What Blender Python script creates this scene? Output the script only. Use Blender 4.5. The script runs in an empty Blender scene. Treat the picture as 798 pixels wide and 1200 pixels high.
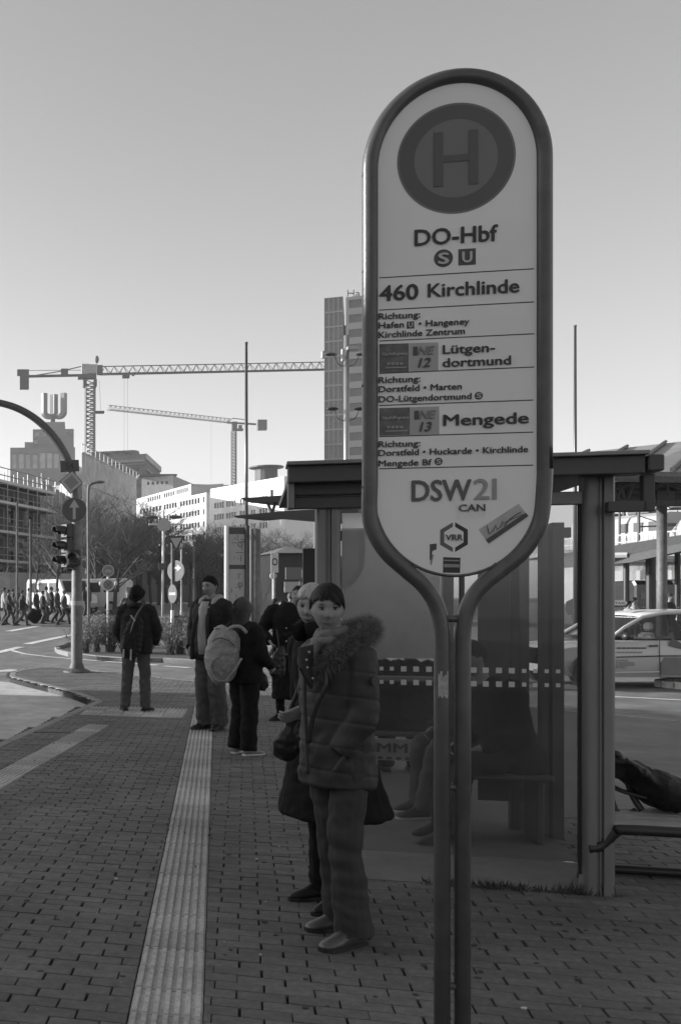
import bpy, bmesh, math, random
from mathutils import Vector, Matrix, noise
random.seed(7)
R = math.radians
SC = bpy.context.scene
COL = SC.collection

# ------------------------------------------------------------------ camera, sky, sun, exposure
F, Y0, H = 1150.0, 700.0, 1.62          # focal length in photo pixels, horizon row, eye height
cam = bpy.data.cameras.new('camera')
cam.sensor_fit = 'HORIZONTAL'; cam.sensor_width = 36.0
cam.lens = F/798*36; cam.shift_x = 0.5; cam.shift_y = 100/798
cam.clip_start = 0.05; cam.clip_end = 6000
co = bpy.data.objects.new('camera', cam); COL.objects.link(co)
co.location = (0, 0, H); co.rotation_euler = (R(90), 0, 0)
SC.camera = co

SUN = Vector((-0.93, 0.27, 0.285)).normalized()
world = bpy.data.worlds.new('World'); SC.world = world; world.use_nodes = True
nt = world.node_tree; nt.nodes.clear()
sky = nt.nodes.new('ShaderNodeTexSky'); sky.sky_type = 'NISHITA'; sky.sun_disc = False
sky.sun_elevation = math.asin(SUN.z); sky.sun_rotation = math.atan2(SUN.x, SUN.y)
sky.air_density = 1.0; sky.dust_density = 1.2; sky.ozone_density = 1.0; sky.altitude = 100
bw = nt.nodes.new('ShaderNodeRGBToBW')                      # black-and-white photograph
bg = nt.nodes.new('ShaderNodeBackground'); bg.inputs['Strength'].default_value = 0.091
wo = nt.nodes.new('ShaderNodeOutputWorld')
nt.links.new(sky.outputs[0], bw.inputs[0]); nt.links.new(bw.outputs[0], bg.inputs[0]); nt.links.new(bg.outputs[0], wo.inputs[0])
sl = bpy.data.lights.new('sun', 'SUN'); sl.energy = 3.0; sl.angle = R(0.5); sl.color = (1, 1, 1)
so = bpy.data.objects.new('sun', sl); COL.objects.link(so)
so.rotation_euler = (-SUN).to_track_quat('-Z', 'Y').to_euler()
SC.view_settings.view_transform = 'Standard'; SC.view_settings.look = 'None'
SC.view_settings.exposure = 1.45; SC.view_settings.gamma = 1.0; SC.view_settings.use_curve_mapping = False

# ------------------------------------------------------------------ placing things
def gz(Y):                               # the street climbs gently beyond thirty metres
    return 0.0 if Y < 30 else min(0.03*(Y-30), 1.15)
def W(px, py, Y):                        # a photo direction at a given distance
    return Vector((px/F*Y, Y, H+(Y0-py)/F*Y))
def G(px, py, z=0.0):                    # a point on the ground (level z, street climb included)
    lo, hi = 0.5, 400.0
    for _ in range(60):
        m = (lo+hi)/2
        if (H-z-gz(m))*F/m > py-Y0: lo = m
        else: hi = m
    return Vector((px/F*lo, lo, z+gz(lo)))
def N(v, s=1.0, o=0.0):
    return noise.noise(Vector((v[0]*s+o, v[1]*s-o, v[2]*s+2*o)))

# ------------------------------------------------------------------ materials (all neutral greys)
MATS = {}
def mat(name, v, rough=0.6, var=0.12, scale=8.0, bump=0.0, bscale=None, metal=0.0, spec=0.5, rand=0.0, attr=False, stain=0.0, coat=0.0):
    if name in MATS: return MATS[name]
    m = bpy.data.materials.new(name); m.use_nodes = True; t = m.node_tree
    p = t.nodes['Principled BSDF']
    p.inputs['Roughness'].default_value = rough; p.inputs['Metallic'].default_value = metal
    p.inputs['Specular IOR Level'].default_value = spec
    if coat: p.inputs['Coat Weight'].default_value = coat; p.inputs['Coat Roughness'].default_value = 0.08
    tc = t.nodes.new('ShaderNodeTexCoord')
    nz = t.nodes.new('ShaderNodeTexNoise'); nz.inputs['Scale'].default_value = scale; nz.inputs['Detail'].default_value = 5
    nz.inputs['Roughness'].default_value = 0.65
    t.links.new(tc.outputs['Object'], nz.inputs['Vector'])
    mr = t.nodes.new('ShaderNodeMapRange'); mr.inputs['From Min'].default_value = 0.25; mr.inputs['From Max'].default_value = 0.75
    mr.inputs['To Min'].default_value = v*(1-var); mr.inputs['To Max'].default_value = v*(1+var)
    t.links.new(nz.outputs['Fac'], mr.inputs['Value'])
    out = mr.outputs[0]
    def mul(a, lo, hi, src):
        q = t.nodes.new('ShaderNodeMapRange'); q.inputs['To Min'].default_value = lo; q.inputs['To Max'].default_value = hi
        t.links.new(src, q.inputs['Value'])
        k = t.nodes.new('ShaderNodeMath'); k.operation = 'MULTIPLY'
        t.links.new(a, k.inputs[0]); t.links.new(q.outputs[0], k.inputs[1]); return k.outputs[0]
    if rand:
        oi = t.nodes.new('ShaderNodeObjectInfo'); out = mul(out, 1-rand, 1+rand, oi.outputs['Random'])
    if attr:
        at = t.nodes.new('ShaderNodeAttribute'); at.attribute_name = 'tone'; out = mul(out, 1-0.2, 1+0.2, at.outputs['Fac'])
    if stain:
        ge = t.nodes.new('ShaderNodeNewGeometry')
        n2 = t.nodes.new('ShaderNodeTexNoise'); n2.inputs['Scale'].default_value = 1.1; n2.inputs['Detail'].default_value = 6
        t.links.new(ge.outputs['Position'], n2.inputs['Vector'])
        r2 = t.nodes.new('ShaderNodeMapRange'); r2.inputs['From Min'].default_value = 0.35; r2.inputs['From Max'].default_value = 0.65
        t.links.new(n2.outputs['Fac'], r2.inputs['Value'])
        out = mul(out, 1-stain, 1+stain, r2.outputs[0])
    t.links.new(out, p.inputs['Base Color'])
    if bump:
        n3 = t.nodes.new('ShaderNodeTexNoise'); n3.inputs['Scale'].default_value = bscale or scale*6; n3.inputs['Detail'].default_value = 4
        t.links.new(tc.outputs['Object'], n3.inputs['Vector'])
        b = t.nodes.new('ShaderNodeBump'); b.inputs['Strength'].default_value = bump; b.inputs['Distance'].default_value = 0.01
        t.links.new(n3.outputs['Fac'], b.inputs['Height']); t.links.new(b.outputs[0], p.inputs['Normal'])
    MATS[name] = m; return m
def glass(name, tint=0.75, film=0.1, filmv=0.35, rough=0.03, tr_=0.5, refl=0.0):
    """thin dirty glazing: clear pane, mirror reflection and a grey film of dirt"""
    if name in MATS: return MATS[name]
    m = bpy.data.materials.new(name); m.use_nodes = True; t = m.node_tree; t.nodes.clear()
    o = t.nodes.new('ShaderNodeOutputMaterial'); tr = t.nodes.new('ShaderNodeBsdfTransparent')
    tr.inputs[0].default_value = (tint, tint, tint, 1)
    gl = t.nodes.new('ShaderNodeBsdfGlossy'); gl.inputs['Roughness'].default_value = rough; gl.inputs['Color'].default_value = (0.9, 0.9, 0.9, 1)
    fr = t.nodes.new('ShaderNodeFresnel'); fr.inputs['IOR'].default_value = 1.5
    mx = t.nodes.new('ShaderNodeMixShader'); t.links.new(fr.outputs[0], mx.inputs[0]); t.links.new(tr.outputs[0], mx.inputs[1]); t.links.new(gl.outputs[0], mx.inputs[2])
    df = t.nodes.new('ShaderNodeBsdfDiffuse'); df.inputs[0].default_value = (filmv, filmv, filmv, 1)
    tl = t.nodes.new('ShaderNodeBsdfTranslucent'); tl.inputs[0].default_value = (filmv, filmv, filmv, 1)
    m2 = t.nodes.new('ShaderNodeMixShader'); m2.inputs[0].default_value = tr_
    t.links.new(df.outputs[0], m2.inputs[1]); t.links.new(tl.outputs[0], m2.inputs[2])
    tc = t.nodes.new('ShaderNodeTexCoord'); nz = t.nodes.new('ShaderNodeTexNoise'); nz.inputs['Scale'].default_value = 2.5; nz.inputs['Detail'].default_value = 7
    t.links.new(tc.outputs['Object'], nz.inputs['Vector'])
    mr = t.nodes.new('ShaderNodeMapRange'); mr.inputs['From Min'].default_value = 0.3; mr.inputs['From Max'].default_value = 0.7
    mr.inputs['To Min'].default_value = film*0.6; mr.inputs['To Max'].default_value = film*1.4
    t.links.new(nz.outputs['Fac'], mr.inputs['Value'])
    m3 = t.nodes.new('ShaderNodeMixShader'); t.links.new(mr.outputs[0], m3.inputs[0]); t.links.new(mx.outputs[0], m3.inputs[1]); t.links.new(m2.outputs[0], m3.inputs[2])
    fin = m3
    if refl:                                # a coated, slightly matt surface that mirrors the open sky
        g2 = t.nodes.new('ShaderNodeBsdfGlossy'); g2.inputs['Roughness'].default_value = 0.32; g2.inputs['Color'].default_value = (1, 1, 1, 1)
        fin = t.nodes.new('ShaderNodeMixShader'); fin.inputs[0].default_value = refl; t.links.new(m3.outputs[0], fin.inputs[1]); t.links.new(g2.outputs[0], fin.inputs[2])
    t.links.new(fin.outputs[0], o.inputs[0]); MATS[name] = m; return m

# ------------------------------------------------------------------ mesh building
OFF = {}
def off(o): return OFF.get(o, Vector((0, 0, 0)))
def tag(o, label=None, cat=None, group=None, kind=None):
    if label: o['label'] = label
    if cat: o['category'] = cat
    if group: o['group'] = group
    if kind: o['kind'] = kind
    return o
def empty(name, loc, label, cat, group=None, rz=0.0):
    o = bpy.data.objects.new(name, None); COL.objects.link(o); o.empty_display_size = 0.2
    o.location = loc; o.rotation_euler = (0, 0, rz); OFF[o] = Vector(loc)
    return tag(o, label, cat, group)
def children(o): return [c for c in bpy.data.objects if c.parent == o]
def copy_tree(o, parent=None, table=None):
    if table is None:
        table = {}
        for c in bpy.data.objects:
            if c.parent: table.setdefault(c.parent, []).append(c)
    c = o.copy(); COL.objects.link(c); c.parent = parent
    for ch in table.get(o, []): copy_tree(ch, c, table)
    return c

class MB:
    def __init__(s): s.v = []; s.f = []; s.tone = []
    def add(s, vs, fs, tone=0.5):
        b = len(s.v); s.v += [Vector(v) for v in vs]; s.f += [tuple(i+b for i in f) for f in fs]
        s.tone += [tone]*len(vs); return s
    def merge(s, o):
        b = len(s.v); s.v += [v.copy() for v in o.v]; s.f += [tuple(i+b for i in f) for f in o.f]; s.tone += o.tone; return s
    def box(s, c, size, rz=0.0, tone=0.5, M=None):
        x, y, z = [a/2 for a in size]; c = Vector(c)
        vs = [Vector((sx*x, sy*y, sz*z)) for sz in (-1, 1) for sy in (-1, 1) for sx in (-1, 1)]
        q = M if M is not None else Matrix.Rotation(rz, 3, 'Z')
        return s.add([q@v+c for v in vs], [(0,2,3,1),(4,5,7,6),(0,1,5,4),(2,6,7,3),(0,4,6,2),(1,3,7,5)], tone)
    def cham(s, c, size, b=0.01, rz=0.0):
        """box with chamfered vertical edges and top/bottom rims"""
        x, y, z = [a/2 for a in size]; c = Vector(c); q = Matrix.Rotation(rz, 3, 'Z')
        def rg(dx, dy, h): return [(dx-b, dy, h), (dx, dy-b, h), (dx, -dy+b, h), (dx-b, -dy, h), (-dx+b, -dy, h), (-dx, -dy+b, h), (-dx, dy-b, h), (-dx+b, dy, h)]
        rs = [rg(x-b, y-b, -z), rg(x, y, -z+b), rg(x, y, z-b), rg(x-b, y-b, z)]
        vs = [q@Vector(v)+c for r in rs for v in r]; n = 8; fs = []
        for k in range(3):
            for i in range(n): fs.append((k*n+i, (k+1)*n+i, (k+1)*n+(i+1) % n, k*n+(i+1) % n))
        fs.append(tuple(range(n))); fs.append(tuple(reversed(range(3*n, 4*n))))
        return s.add(vs, fs)
    def quad(s, a, b, c, d, tone=0.5): return s.add([a, b, c, d], [(0, 1, 2, 3)], tone)
    def slab(s, a, b, c, d, t):
        """a quad given thickness t along its normal"""
        a, b, c, d = map(Vector, (a, b, c, d)); n = (b-a).cross(d-a).normalized()*t
        return s.add([a, b, c, d, a-n, b-n, c-n, d-n], [(0,1,2,3),(7,6,5,4),(0,4,5,1),(1,5,6,2),(2,6,7,3),(3,7,4,0)])
    def prism(s, poly, z0, z1, tone=0.5):
        n = len(poly); vs = [(p[0], p[1], z0) for p in poly]+[(p[0], p[1], z1) for p in poly]
        fs = [(i, (i+1) % n, n+(i+1) % n, n+i) for i in range(n)]+[tuple(range(n, 2*n)), tuple(reversed(range(n)))]
        return s.add(vs, fs, tone)
    def plate(s, poly, M, t):
        """2-D outline poly in the XZ plane of frame M (4x4), thickness t backwards (+Y)"""
        n = len(poly); vs = [M@Vector((p[0], 0, p[1])) for p in poly]+[M@Vector((p[0], t, p[1])) for p in poly]
        fs = [tuple(range(n)), tuple(reversed(range(n, 2*n)))]+[(i, n+i, n+(i+1) % n, (i+1) % n) for i in range(n)]
        return s.add(vs, fs)
    def tube(s, pts, r, n=8, cap=True, ry=None, up=None, closed=False):
        pts = [Vector(p) for p in pts]; k = len(pts)
        rs = r if isinstance(r, (list, tuple)) else [r]*k
        rys = (ry if isinstance(ry, (list, tuple)) else [ry]*k) if ry is not None else rs
        T = []
        for i in range(k):
            a = pts[(i-1) % k] if (closed or i > 0) else pts[0]
            b = pts[(i+1) % k] if (closed or i < k-1) else pts[-1]
            d = (b-a)
            T.append(d.normalized() if d.length > 1e-9 else Vector((0, 0, 1)))
        u = Vector(up) if up is not None else (Vector((0, 0, 1)) if abs(T[0].z) < 0.9 else Vector((0, 1, 0)))
        vs = []
        for i in range(k):
            t = T[i]; u = (u-t*u.dot(t))
            u = u.normalized() if u.length > 1e-6 else t.orthogonal().normalized()
            w = t.cross(u)
            for j in range(n):
                a = 2*math.pi*j/n
                vs.append(pts[i]+w*(math.cos(a)*rs[i])+u*(math.sin(a)*rys[i]))
        fs = []
        for i in range(k if closed else k-1):
            for j in range(n):
                a, b = i*n+j, i*n+(j+1) % n; c, d = ((i+1) % k)*n+(j+1) % n, ((i+1) % k)*n+j
                fs.append((a, b, c, d))
        if cap and not closed: fs += [tuple(reversed(range(n))), tuple(range((k-1)*n, k*n))]
        return s.add(vs, fs)
    def ell(s, c, r, nu=12, nv=8, M=None):
        c = Vector(c); vs = []; fs = []
        for i in range(1, nv):
            ph = math.pi*i/nv
            for j in range(nu):
                th = 2*math.pi*j/nu
                v = Vector((r[0]*math.sin(ph)*math.cos(th), r[1]*math.sin(ph)*math.sin(th), r[2]*math.cos(ph)))
                vs.append((M@v if M is not None else v)+c)
        for i in range(nv-2):
            for j in range(nu):
                a, b = i*nu+j, i*nu+(j+1) % nu; fs.append((a, a+nu, b+nu, b))
        t, b = Vector((0, 0, r[2])), Vector((0, 0, -r[2]))
        vs += [(M@t if M is not None else t)+c, (M@b if M is not None else b)+c]; m = len(vs)
        for j in range(nu):
            fs.append((m-2, j, (j+1) % nu)); fs.append((m-1, (nv-2)*nu+(j+1) % nu, (nv-2)*nu+j))
        return s.add(vs, fs)
    def loft(s, rings, cap=True):
        """rings: lists of equally many points"""
        n = len(rings[0]); b = []; fs = []
        for r in rings: b += r
        for i in range(len(rings)-1):
            for j in range(n): fs.append((i*n+j, i*n+(j+1) % n, (i+1)*n+(j+1) % n, (i+1)*n+j))
        if cap: fs += [tuple(reversed(range(n))), tuple(range((len(rings)-1)*n, len(rings)*n))]
        return s.add(b, fs)
    def xf(s, M): s.v = [M@v for v in s.v]; return s
    def rough(s, amp, sc, o=0.0):
        for i, v in enumerate(s.v):
            s.v[i] = v+Vector((N(v, sc, o), N(v, sc, o+11), N(v, sc, o+23)))*amp
        return s
    def mesh(s, name, m, offset=Vector((0, 0, 0)), smooth=False, tone=False):
        me = bpy.data.meshes.new(name)
        me.from_pydata([tuple(v-offset) for v in s.v], [], s.f)
        if m: me.materials.append(m)
        if smooth: me.shade_smooth()
        if tone:
            a = me.attributes.new('tone', 'FLOAT', 'POINT'); a.data.foreach_set('value', s.tone)
        me.update(); return me
    def build(s, name, m, parent=None, smooth=False, tone=False, recalc=True, bevel=0.0, auto=None):
        o_ = off(parent) if parent else Vector((0, 0, 0))
        me = s.mesh(name, m, o_, smooth or auto is not None, tone)
        if recalc:
            bm = bmesh.new(); bm.from_mesh(me); bmesh.ops.recalc_face_normals(bm, faces=bm.faces); bm.to_mesh(me); bm.free()
        if auto is not None: me.set_sharp_from_angle(angle=R(auto))
        ob = bpy.data.objects.new(name, me); COL.objects.link(ob)
        if parent: ob.parent = parent; OFF[ob] = o_
        if bevel:
            b = ob.modifiers.new('bevel', 'BEVEL'); b.width = bevel; b.segments = 2; b.limit_method = 'ANGLE'
        return ob
def struct(mb, name, m, **k):
    return tag(mb.build(name, m, **k), kind='structure')

def circle(n, r, cx=0, cz=0, ry=None, a0=0.0):
    return [(cx+r*math.cos(a0+2*math.pi*i/n), cz+(ry or r)*math.sin(a0+2*math.pi*i/n)) for i in range(n)]
def ring_plate(mb, M, r0, r1, t, n=48, cx=0, cz=0):
    vs = []; fs = []
    for y in (0, t):
        for r in (r0, r1):
            vs += [M@Vector((cx+r*math.cos(2*math.pi*i/n), y, cz+r*math.sin(2*math.pi*i/n))) for i in range(n)]
    for i in range(n):
        j = (i+1) % n
        fs += [(i, j, n+j, n+i), (n+i, n+j, 3*n+j, 3*n+i), (2*n+i, i, j, 2*n+j), (2*n+i, 3*n+i, 3*n+j, 2*n+j)]
    return mb.add(vs, fs)
CAPH = 0.729
def text(s, size, M, m, parent, name='lettering', width=None, bold=0.0, t=0.0012, align='LEFT', shear=0.0):
    """lettering as a mesh standing on the XZ plane of frame M, facing -Y; size = cap height"""
    cu = bpy.data.curves.new('t', 'FONT'); cu.body = s; cu.size = 1.0; cu.extrude = 0.001;  cu.resolution_u = 3; cu.shear = shear
    ob = bpy.data.objects.new('t', cu); COL.objects.link(ob)
    dg = bpy.context.evaluated_depsgraph_get(); me = bpy.data.meshes.new_from_object(ob.evaluated_get(dg))
    bpy.data.objects.remove(ob)
    xs = [v.co.x for v in me.vertices]; x0, x1 = min(xs), max(xs)
    k = size/CAPH; kx = k
    if width: kx = width/(x1-x0)
    ax = {'LEFT': 0, 'CENTER': 0.5, 'RIGHT': 1}[align]
    mb = MB(); sh = bold*.62
    for q, (ox, oz) in enumerate([(0, 0), (sh, 0), (-sh, 0), (0, sh*.7), (0, -sh*.7)] if bold else [(0, 0)]):
        mb.add([M@Vector(((v.co.x+ox-x0-ax*(x1-x0))*kx, (-t if v.co.z > 0 else t)-q*.00008, (v.co.y+oz)*k)) for v in me.vertices], [tuple(p.vertices) for p in me.polygons])
    bpy.data.meshes.remove(me)
    return mb.build(name, m, parent, recalc=False)
def frame(o, xdir):
    """4x4 frame at o whose X runs along xdir (horizontal), Z up, Y away"""
    x = Vector(xdir).normalized(); z = Vector((0, 0, 1)); y = z.cross(x)
    M = Matrix((x, y, z)).transposed().to_4x4(); M.translation = Vector(o); return M

def wall(mb, A, B, z0, z1, th, wins, panes=None, inset=0.25):
    """wall A->B (seen from its right-hand side when walking A->B ... outward normal = (dy,-dx)) with real openings.
    wins: (u0,u1,v0,v1) in metres along the wall and in height. Returns pane quads."""
    A = Vector((A[0], A[1], 0)); B = Vector((B[0], B[1], 0)); L = (B-A).length; d = (B-A).normalized(); n = Vector((d.y, -d.x, 0))
    us = sorted(set([0, L]+[w[0] for w in wins]+[w[1] for w in wins])); vs = sorted(set([z0, z1]+[w[2] for w in wins]+[w[3] for w in wins]))
    P = lambda u, v, q=0: A+d*u+n*q+Vector((0, 0, v))
    for i in range(len(us)-1):
        for j in range(len(vs)-1):
            um, vm = (us[i]+us[i+1])/2, (vs[j]+vs[j+1])/2
            if any(w[0] < um < w[1] and w[2] < vm < w[3] for w in wins): continue
            mb.quad(P(us[i], vs[j]), P(us[i+1], vs[j]), P(us[i+1], vs[j+1]), P(us[i], vs[j+1]))
    out = []
    for (a, b, c, e) in wins:
        mb.quad(P(a, c), P(b, c), P(b, c, -inset), P(a, c, -inset)); mb.quad(P(a, e), P(b, e), P(b, e, -inset), P(a, e, -inset))
        mb.quad(P(a, c), P(a, e), P(a, e, -inset), P(a, c, -inset)); mb.quad(P(b, c), P(b, e), P(b, e, -inset), P(b, c, -inset))
        out.append((P(a, c, -inset+0.02), P(b, c, -inset+0.02), P(b, e, -inset+0.02), P(a, e, -inset+0.02)))
    # back and top so that the wall is solid
    t = th
    mb.quad(P(0, z0, -t), P(L, z0, -t), P(L, z1, -t), P(0, z1, -t)); mb.quad(P(0, z1), P(L, z1), P(L, z1, -t), P(0, z1, -t))
    mb.quad(P(0, z0), P(0, z1), P(0, z1, -t), P(0, z0, -t)); mb.quad(P(L, z0), P(L, z1), P(L, z1, -t), P(L, z0, -t))
    return out
def panes(quads, m, parent, name='window', frame_m=None):
    for q in quads:
        mb = MB(); a, b, c, d = q; mb.slab(a, b, c, d, 0.03)
        w = mb.build(name, m, parent, recalc=False)
        if frame_m is not None:
            fb = MB(); n = (b-a).cross(d-a).normalized()*0.03; e = (b-a).normalized(); L = (b-a).length; hh = (d-a).length
            fb.box((a+b+c+d)/4+n, (0.08, 0.06, hh), math.atan2(e.y, e.x))
            fb.box((a+b)/2+n+Vector((0, 0, 0.05)), (L, 0.06, 0.1), math.atan2(e.y, e.x)); fb.box((c+d)/2+n-Vector((0, 0, 0.05)), (L, 0.06, 0.1), math.atan2(e.y, e.x))
            fb.build('window_frame', frame_m, w, recalc=False)
# ================================================================== GROUND AND PAVING
M_asph = mat('asphalt', 0.14, 0.85, 0.3, 3.0, 0.25, 90, stain=0.2)
M_conc = mat('bay concrete', 0.40, 0.85, 0.25, 5.0, 0.3, 60, stain=0.12)
M_kerb = mat('kerb stone', 0.20, 0.8, 0.25, 12, 0.3, rand=0.1)
M_bed = mat('joint sand', 0.045, 0.95, 0.3, 30)
M_brick = mat('paving brick', 0.104, 0.78, 0.35, 22, 0.25, 160, rand=0.14, stain=0.2)
M_brick2 = mat('paving brick field', 0.104, 0.78, 0.35, 22, 0.25, 160, attr=True, stain=0.2)
M_tile = mat('ribbed guide tile', 0.37, 0.7, 0.35, 30, 0.25, 160, rand=0.16, stain=0.25)
M_paint = mat('road paint', 0.62, 0.6, 0.25, 9, stain=0.2)
M_shel = mat('smooth asphalt', 0.12, 0.8, 0.2, 6, 0.2, 80, stain=0.2)

RZ = -0.12                                 # road level below the pavement
g = MB(); ys = [-80, -20, 0, 10, 20, 30, 36, 42, 50, 60, 68.4, 90, 150, 400, 970]; xs = [-385, -150, -60, -20, 0, 20, 60, 150, 400, 885]
idx = {}
for y in ys:
    for x in xs: idx[(x, y)] = len(g.v); g.v.append(Vector((x, y, RZ+gz(y)))); g.tone.append(.5)
for a, b in zip(ys, ys[1:]):
    for c, d in zip(xs, xs[1:]): g.f.append((idx[(c, a)], idx[(d, a)], idx[(d, b)], idx[(c, b)]))
struct(g, 'road', M_asph, recalc=False)

near_edge = [G(0, 870), G(112, 822)]
dd = (near_edge[1]-near_edge[0]).normalized(); back = near_edge[0]-dd*19
kerbpts = [G(*p) for p in [(112, 822), (100, 817), (85, 811.5), (56, 804), (28, 797.5), (11, 793), (12, 788.5), (23, 785), (43, 782.5), (62, 782), (101, 784), (122, 787), (150, 790), (240, 799), (330, 806), (450, 815), (600, 827), (716, 837), (798, 845), (900, 854), (1050, 868)]]
poly = [Vector((back.x, back.y, 0)), near_edge[0]]+kerbpts+[Vector((16, 8, 0)), Vector((16, -8, 0))]
def inside(p, poly):
    c = False; n = len(poly)
    for i in range(n):
        a, b = poly[i], poly[i-1]
        if (a[1] > p[1]) != (b[1] > p[1]) and p[0] < (b[0]-a[0])*(p[1]-a[1])/(b[1]-a[1])+a[0]: c = not c
    return c
pv = MB(); pv.prism(poly, -0.3, -0.02)
pave = struct(pv, 'pavement', M_bed)

def kerb_run(pts, w, z, h, parent, step=0.9, name='kerb_stone', m=None):
    """kerb stones laid end to end along a polyline; the outline is the outer edge, stones lie to its right"""
    segs = []
    for a, b in zip(pts, pts[1:]):
        L = (b-a).length; k = max(1, round(L/step))
        for i in range(k): segs.append((a.lerp(b, i/k), a.lerp(b, (i+1)/k)))
    for (a, b) in segs:
        d = (b-a); L = d.length; d.normalize(); n = Vector((d.y, -d.x, 0)); c = (a+b)/2+n*w/2; gg = gz(c.y)
        mb = MB(); mb.cham((c.x, c.y, z-h/2+gg), (L-0.012, w, h), 0.012, math.atan2(d.y, d.x))
        mb.build(name, m or M_kerb, parent, recalc=False)
kerb_run([near_edge[0]-dd*2.5, near_edge[1]], 0.13, 0.004, 0.3, pave)
kerb_run(kerbpts, 0.13, 0.004, 0.3, pave)

by = MB()                                  # the paler concrete of the bus bay, 4 mm above the road
bp = [Vector((back.x-14, -8, 0)), Vector((back.x, back.y, 0)), near_edge[0]]+kerbpts[:6]+[G(-30, 790), Vector((-40, 22, 0))]
by.add([(p.x, p.y, RZ+0.004) for p in bp], [tuple(range(len(bp)))])
struct(by, 'bus_bay', M_conc)

# --- shelter floor
PHI = R(14)
Ud = Vector((math.cos(PHI), -math.sin(PHI), 0)); Vd = Vector((math.sin(PHI), math.cos(PHI), 0))   # along / across the brick rows
PR = G(699, 1047); PL = None         # feet of the two shelter posts
def u_of(px):                             # position along the shelter front of a photo column
    t = PR.dot(Vd)/Vector((px/F, 1, 0)).dot(Vd); return (Vector((px/F, 1, 0))*t-PR).dot(Ud)
PL = PR+Ud*u_of(384); FU = u_of(405)
floor_poly = [PR+Ud*FU-Vd*0.03, PR+Ud*0.12-Vd*0.03, PR+Ud*0.12+Vd*1.9, G(716, 958), G(830, 962), G(830, 849), G(700, 838), G(440, 822), PR+Ud*FU+Vd*4.5]
fl = MB(); fl.prism(floor_poly, -0.05, 0.004); struct(fl, 'shelter_floor', M_shel)

# --- guide strips
def strip_rect(o, ang, w, L):
    d = Vector((math.sin(ang), math.cos(ang), 0)); n = Vector((d.y, -d.x, 0))
    return [o-n*w/2, o+n*w/2, o+n*w/2+d*L, o-n*w/2+d*L]
SA = math.atan(255/F); s0 = G(193, 1200); sd = Vector((math.sin(SA), math.cos(SA), 0)); s0 = s0-sd*0.9
SB = R(18.6); b0 = G(0, 913)-Vector((math.sin(SB), math.cos(SB), 0))*1.2
c0, c1 = G(99, 832.5), G(236, 836.5); cd = (c1-c0); cl = cd.length; CA = math.atan2(cd.x, cd.y)
TW, TL = 0.285, 0.245
strips = [(s0, SA, TW, TL*53, 'rib', 1), (b0, SB, TW*1.02, TL*21, 'rib', 1), (c0, CA, TW*4, TW*int(cl/TW), 'dot', 4)]
rects = [strip_rect(o, a, w, L) for (o, a, w, L, k, c) in strips]
def tile_mesh(kind):
    mb = MB(); w = TW/2-0.003; h = (TL if kind == 'rib' else TW)/2-0.0035
    mb.add([(-w, -h, -0.02), (w, -h, -0.02), (w, h, -0.02), (-w, h, -0.02), (-w, -h, -0.006), (w, -h, -0.006), (w, h, -0.006), (-w, h, -0.006)], [(4, 5, 6, 7), (0, 1, 5, 4), (1, 2, 6, 5), (2, 3, 7, 6), (3, 0, 4, 7)])
    if kind == 'rib':
        for i in range(7):
            x = (i-3)*TW/7; a, b = 0.0125, 0.0085
            mb.add([(x-a, -h, -.006), (x+a, -h, -.006), (x+a, h, -.006), (x-a, h, -.006), (x-b, -h+.004, .004), (x+b, -h+.004, .004), (x+b, h-.004, .004), (x-b, h-.004, .004)], [(4,5,6,7),(0,1,5,4),(1,2,6,5),(2,3,7,6),(3,0,4,7)])
    else:
        for i in range(5):
            for j in range(5):
                x, y = (i-2)*TW/5, (j-2)*TW/5; a, b = 0.018, 0.010
                mb.add([(x-a, y-a, -.006), (x+a, y-a, -.006), (x+a, y+a, -.006), (x-a, y+a, -.006), (x-b, y-b, .005), (x+b, y-b, .005), (x+b, y+b, .005), (x-b, y+b, .005)], [(4,5,6,7),(0,1,5,4),(1,2,6,5),(2,3,7,6),(3,0,4,7)])
    return mb.mesh(kind, M_tile)
tm = {'rib': tile_mesh('rib'), 'dot': tile_mesh('dot')}
for (o, a, w, L, kind, cols) in strips:
    d = Vector((math.sin(a), math.cos(a), 0)); n = Vector((d.y, -d.x, 0))
    for j in range(int(round(L/(TL if kind == 'rib' else TW)))):
        for c in range(cols):
            p = o+d*(j+0.5)*(TL if kind == 'rib' else TW)+n*((c-(cols-1)/2)*TW)
            t = bpy.data.objects.new('guide_tile', tm[kind]); COL.objects.link(t); t.parent = pave
            t.location = p+Vector((0, 0, random.uniform(-.0015, .0015))); t.rotation_euler = (random.uniform(-.004, .004), random.uniform(-.004, .004), -a+random.uniform(-.006, .006))

# --- bricks, clipped round the strips, the shelter floor and the posts
def clip(poly, a, b, left=True):
    out = []; n = len(poly); d = b-a
    def sd_(p): s = d.x*(p.y-a.y)-d.y*(p.x-a.x); return s if left else -s
    for i in range(n):
        p, q = poly[i], poly[(i+1) % n]; sp, sq = sd_(p), sd_(q)
        if sp >= 0: out.append(p)
        if (sp >= 0) != (sq >= 0): out.append(p.lerp(q, sp/(sp-sq)))
    return out
def area(p): return abs(sum(p[i].x*p[(i+1) % len(p)].y-p[(i+1) % len(p)].x*p[i].y for i in range(len(p))))/2
def subtract(poly, reg):                   # reg convex, counter-clockwise
    out = []; cur = poly
    for i in range(len(reg)):
        a, b = reg[i], reg[(i+1) % len(reg)]
        o = clip(cur, a, b, False)
        if len(o) > 2 and area(o) > 2e-4: out.append(o)
        cur = clip(cur, a, b, True)
        if len(cur) < 3: break
    return out
def ccw(p):
    s = sum(p[i].x*p[(i+1) % len(p)].y-p[(i+1) % len(p)].x*p[i].y for i in range(len(p)))
    return p if s > 0 else p[::-1]
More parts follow.
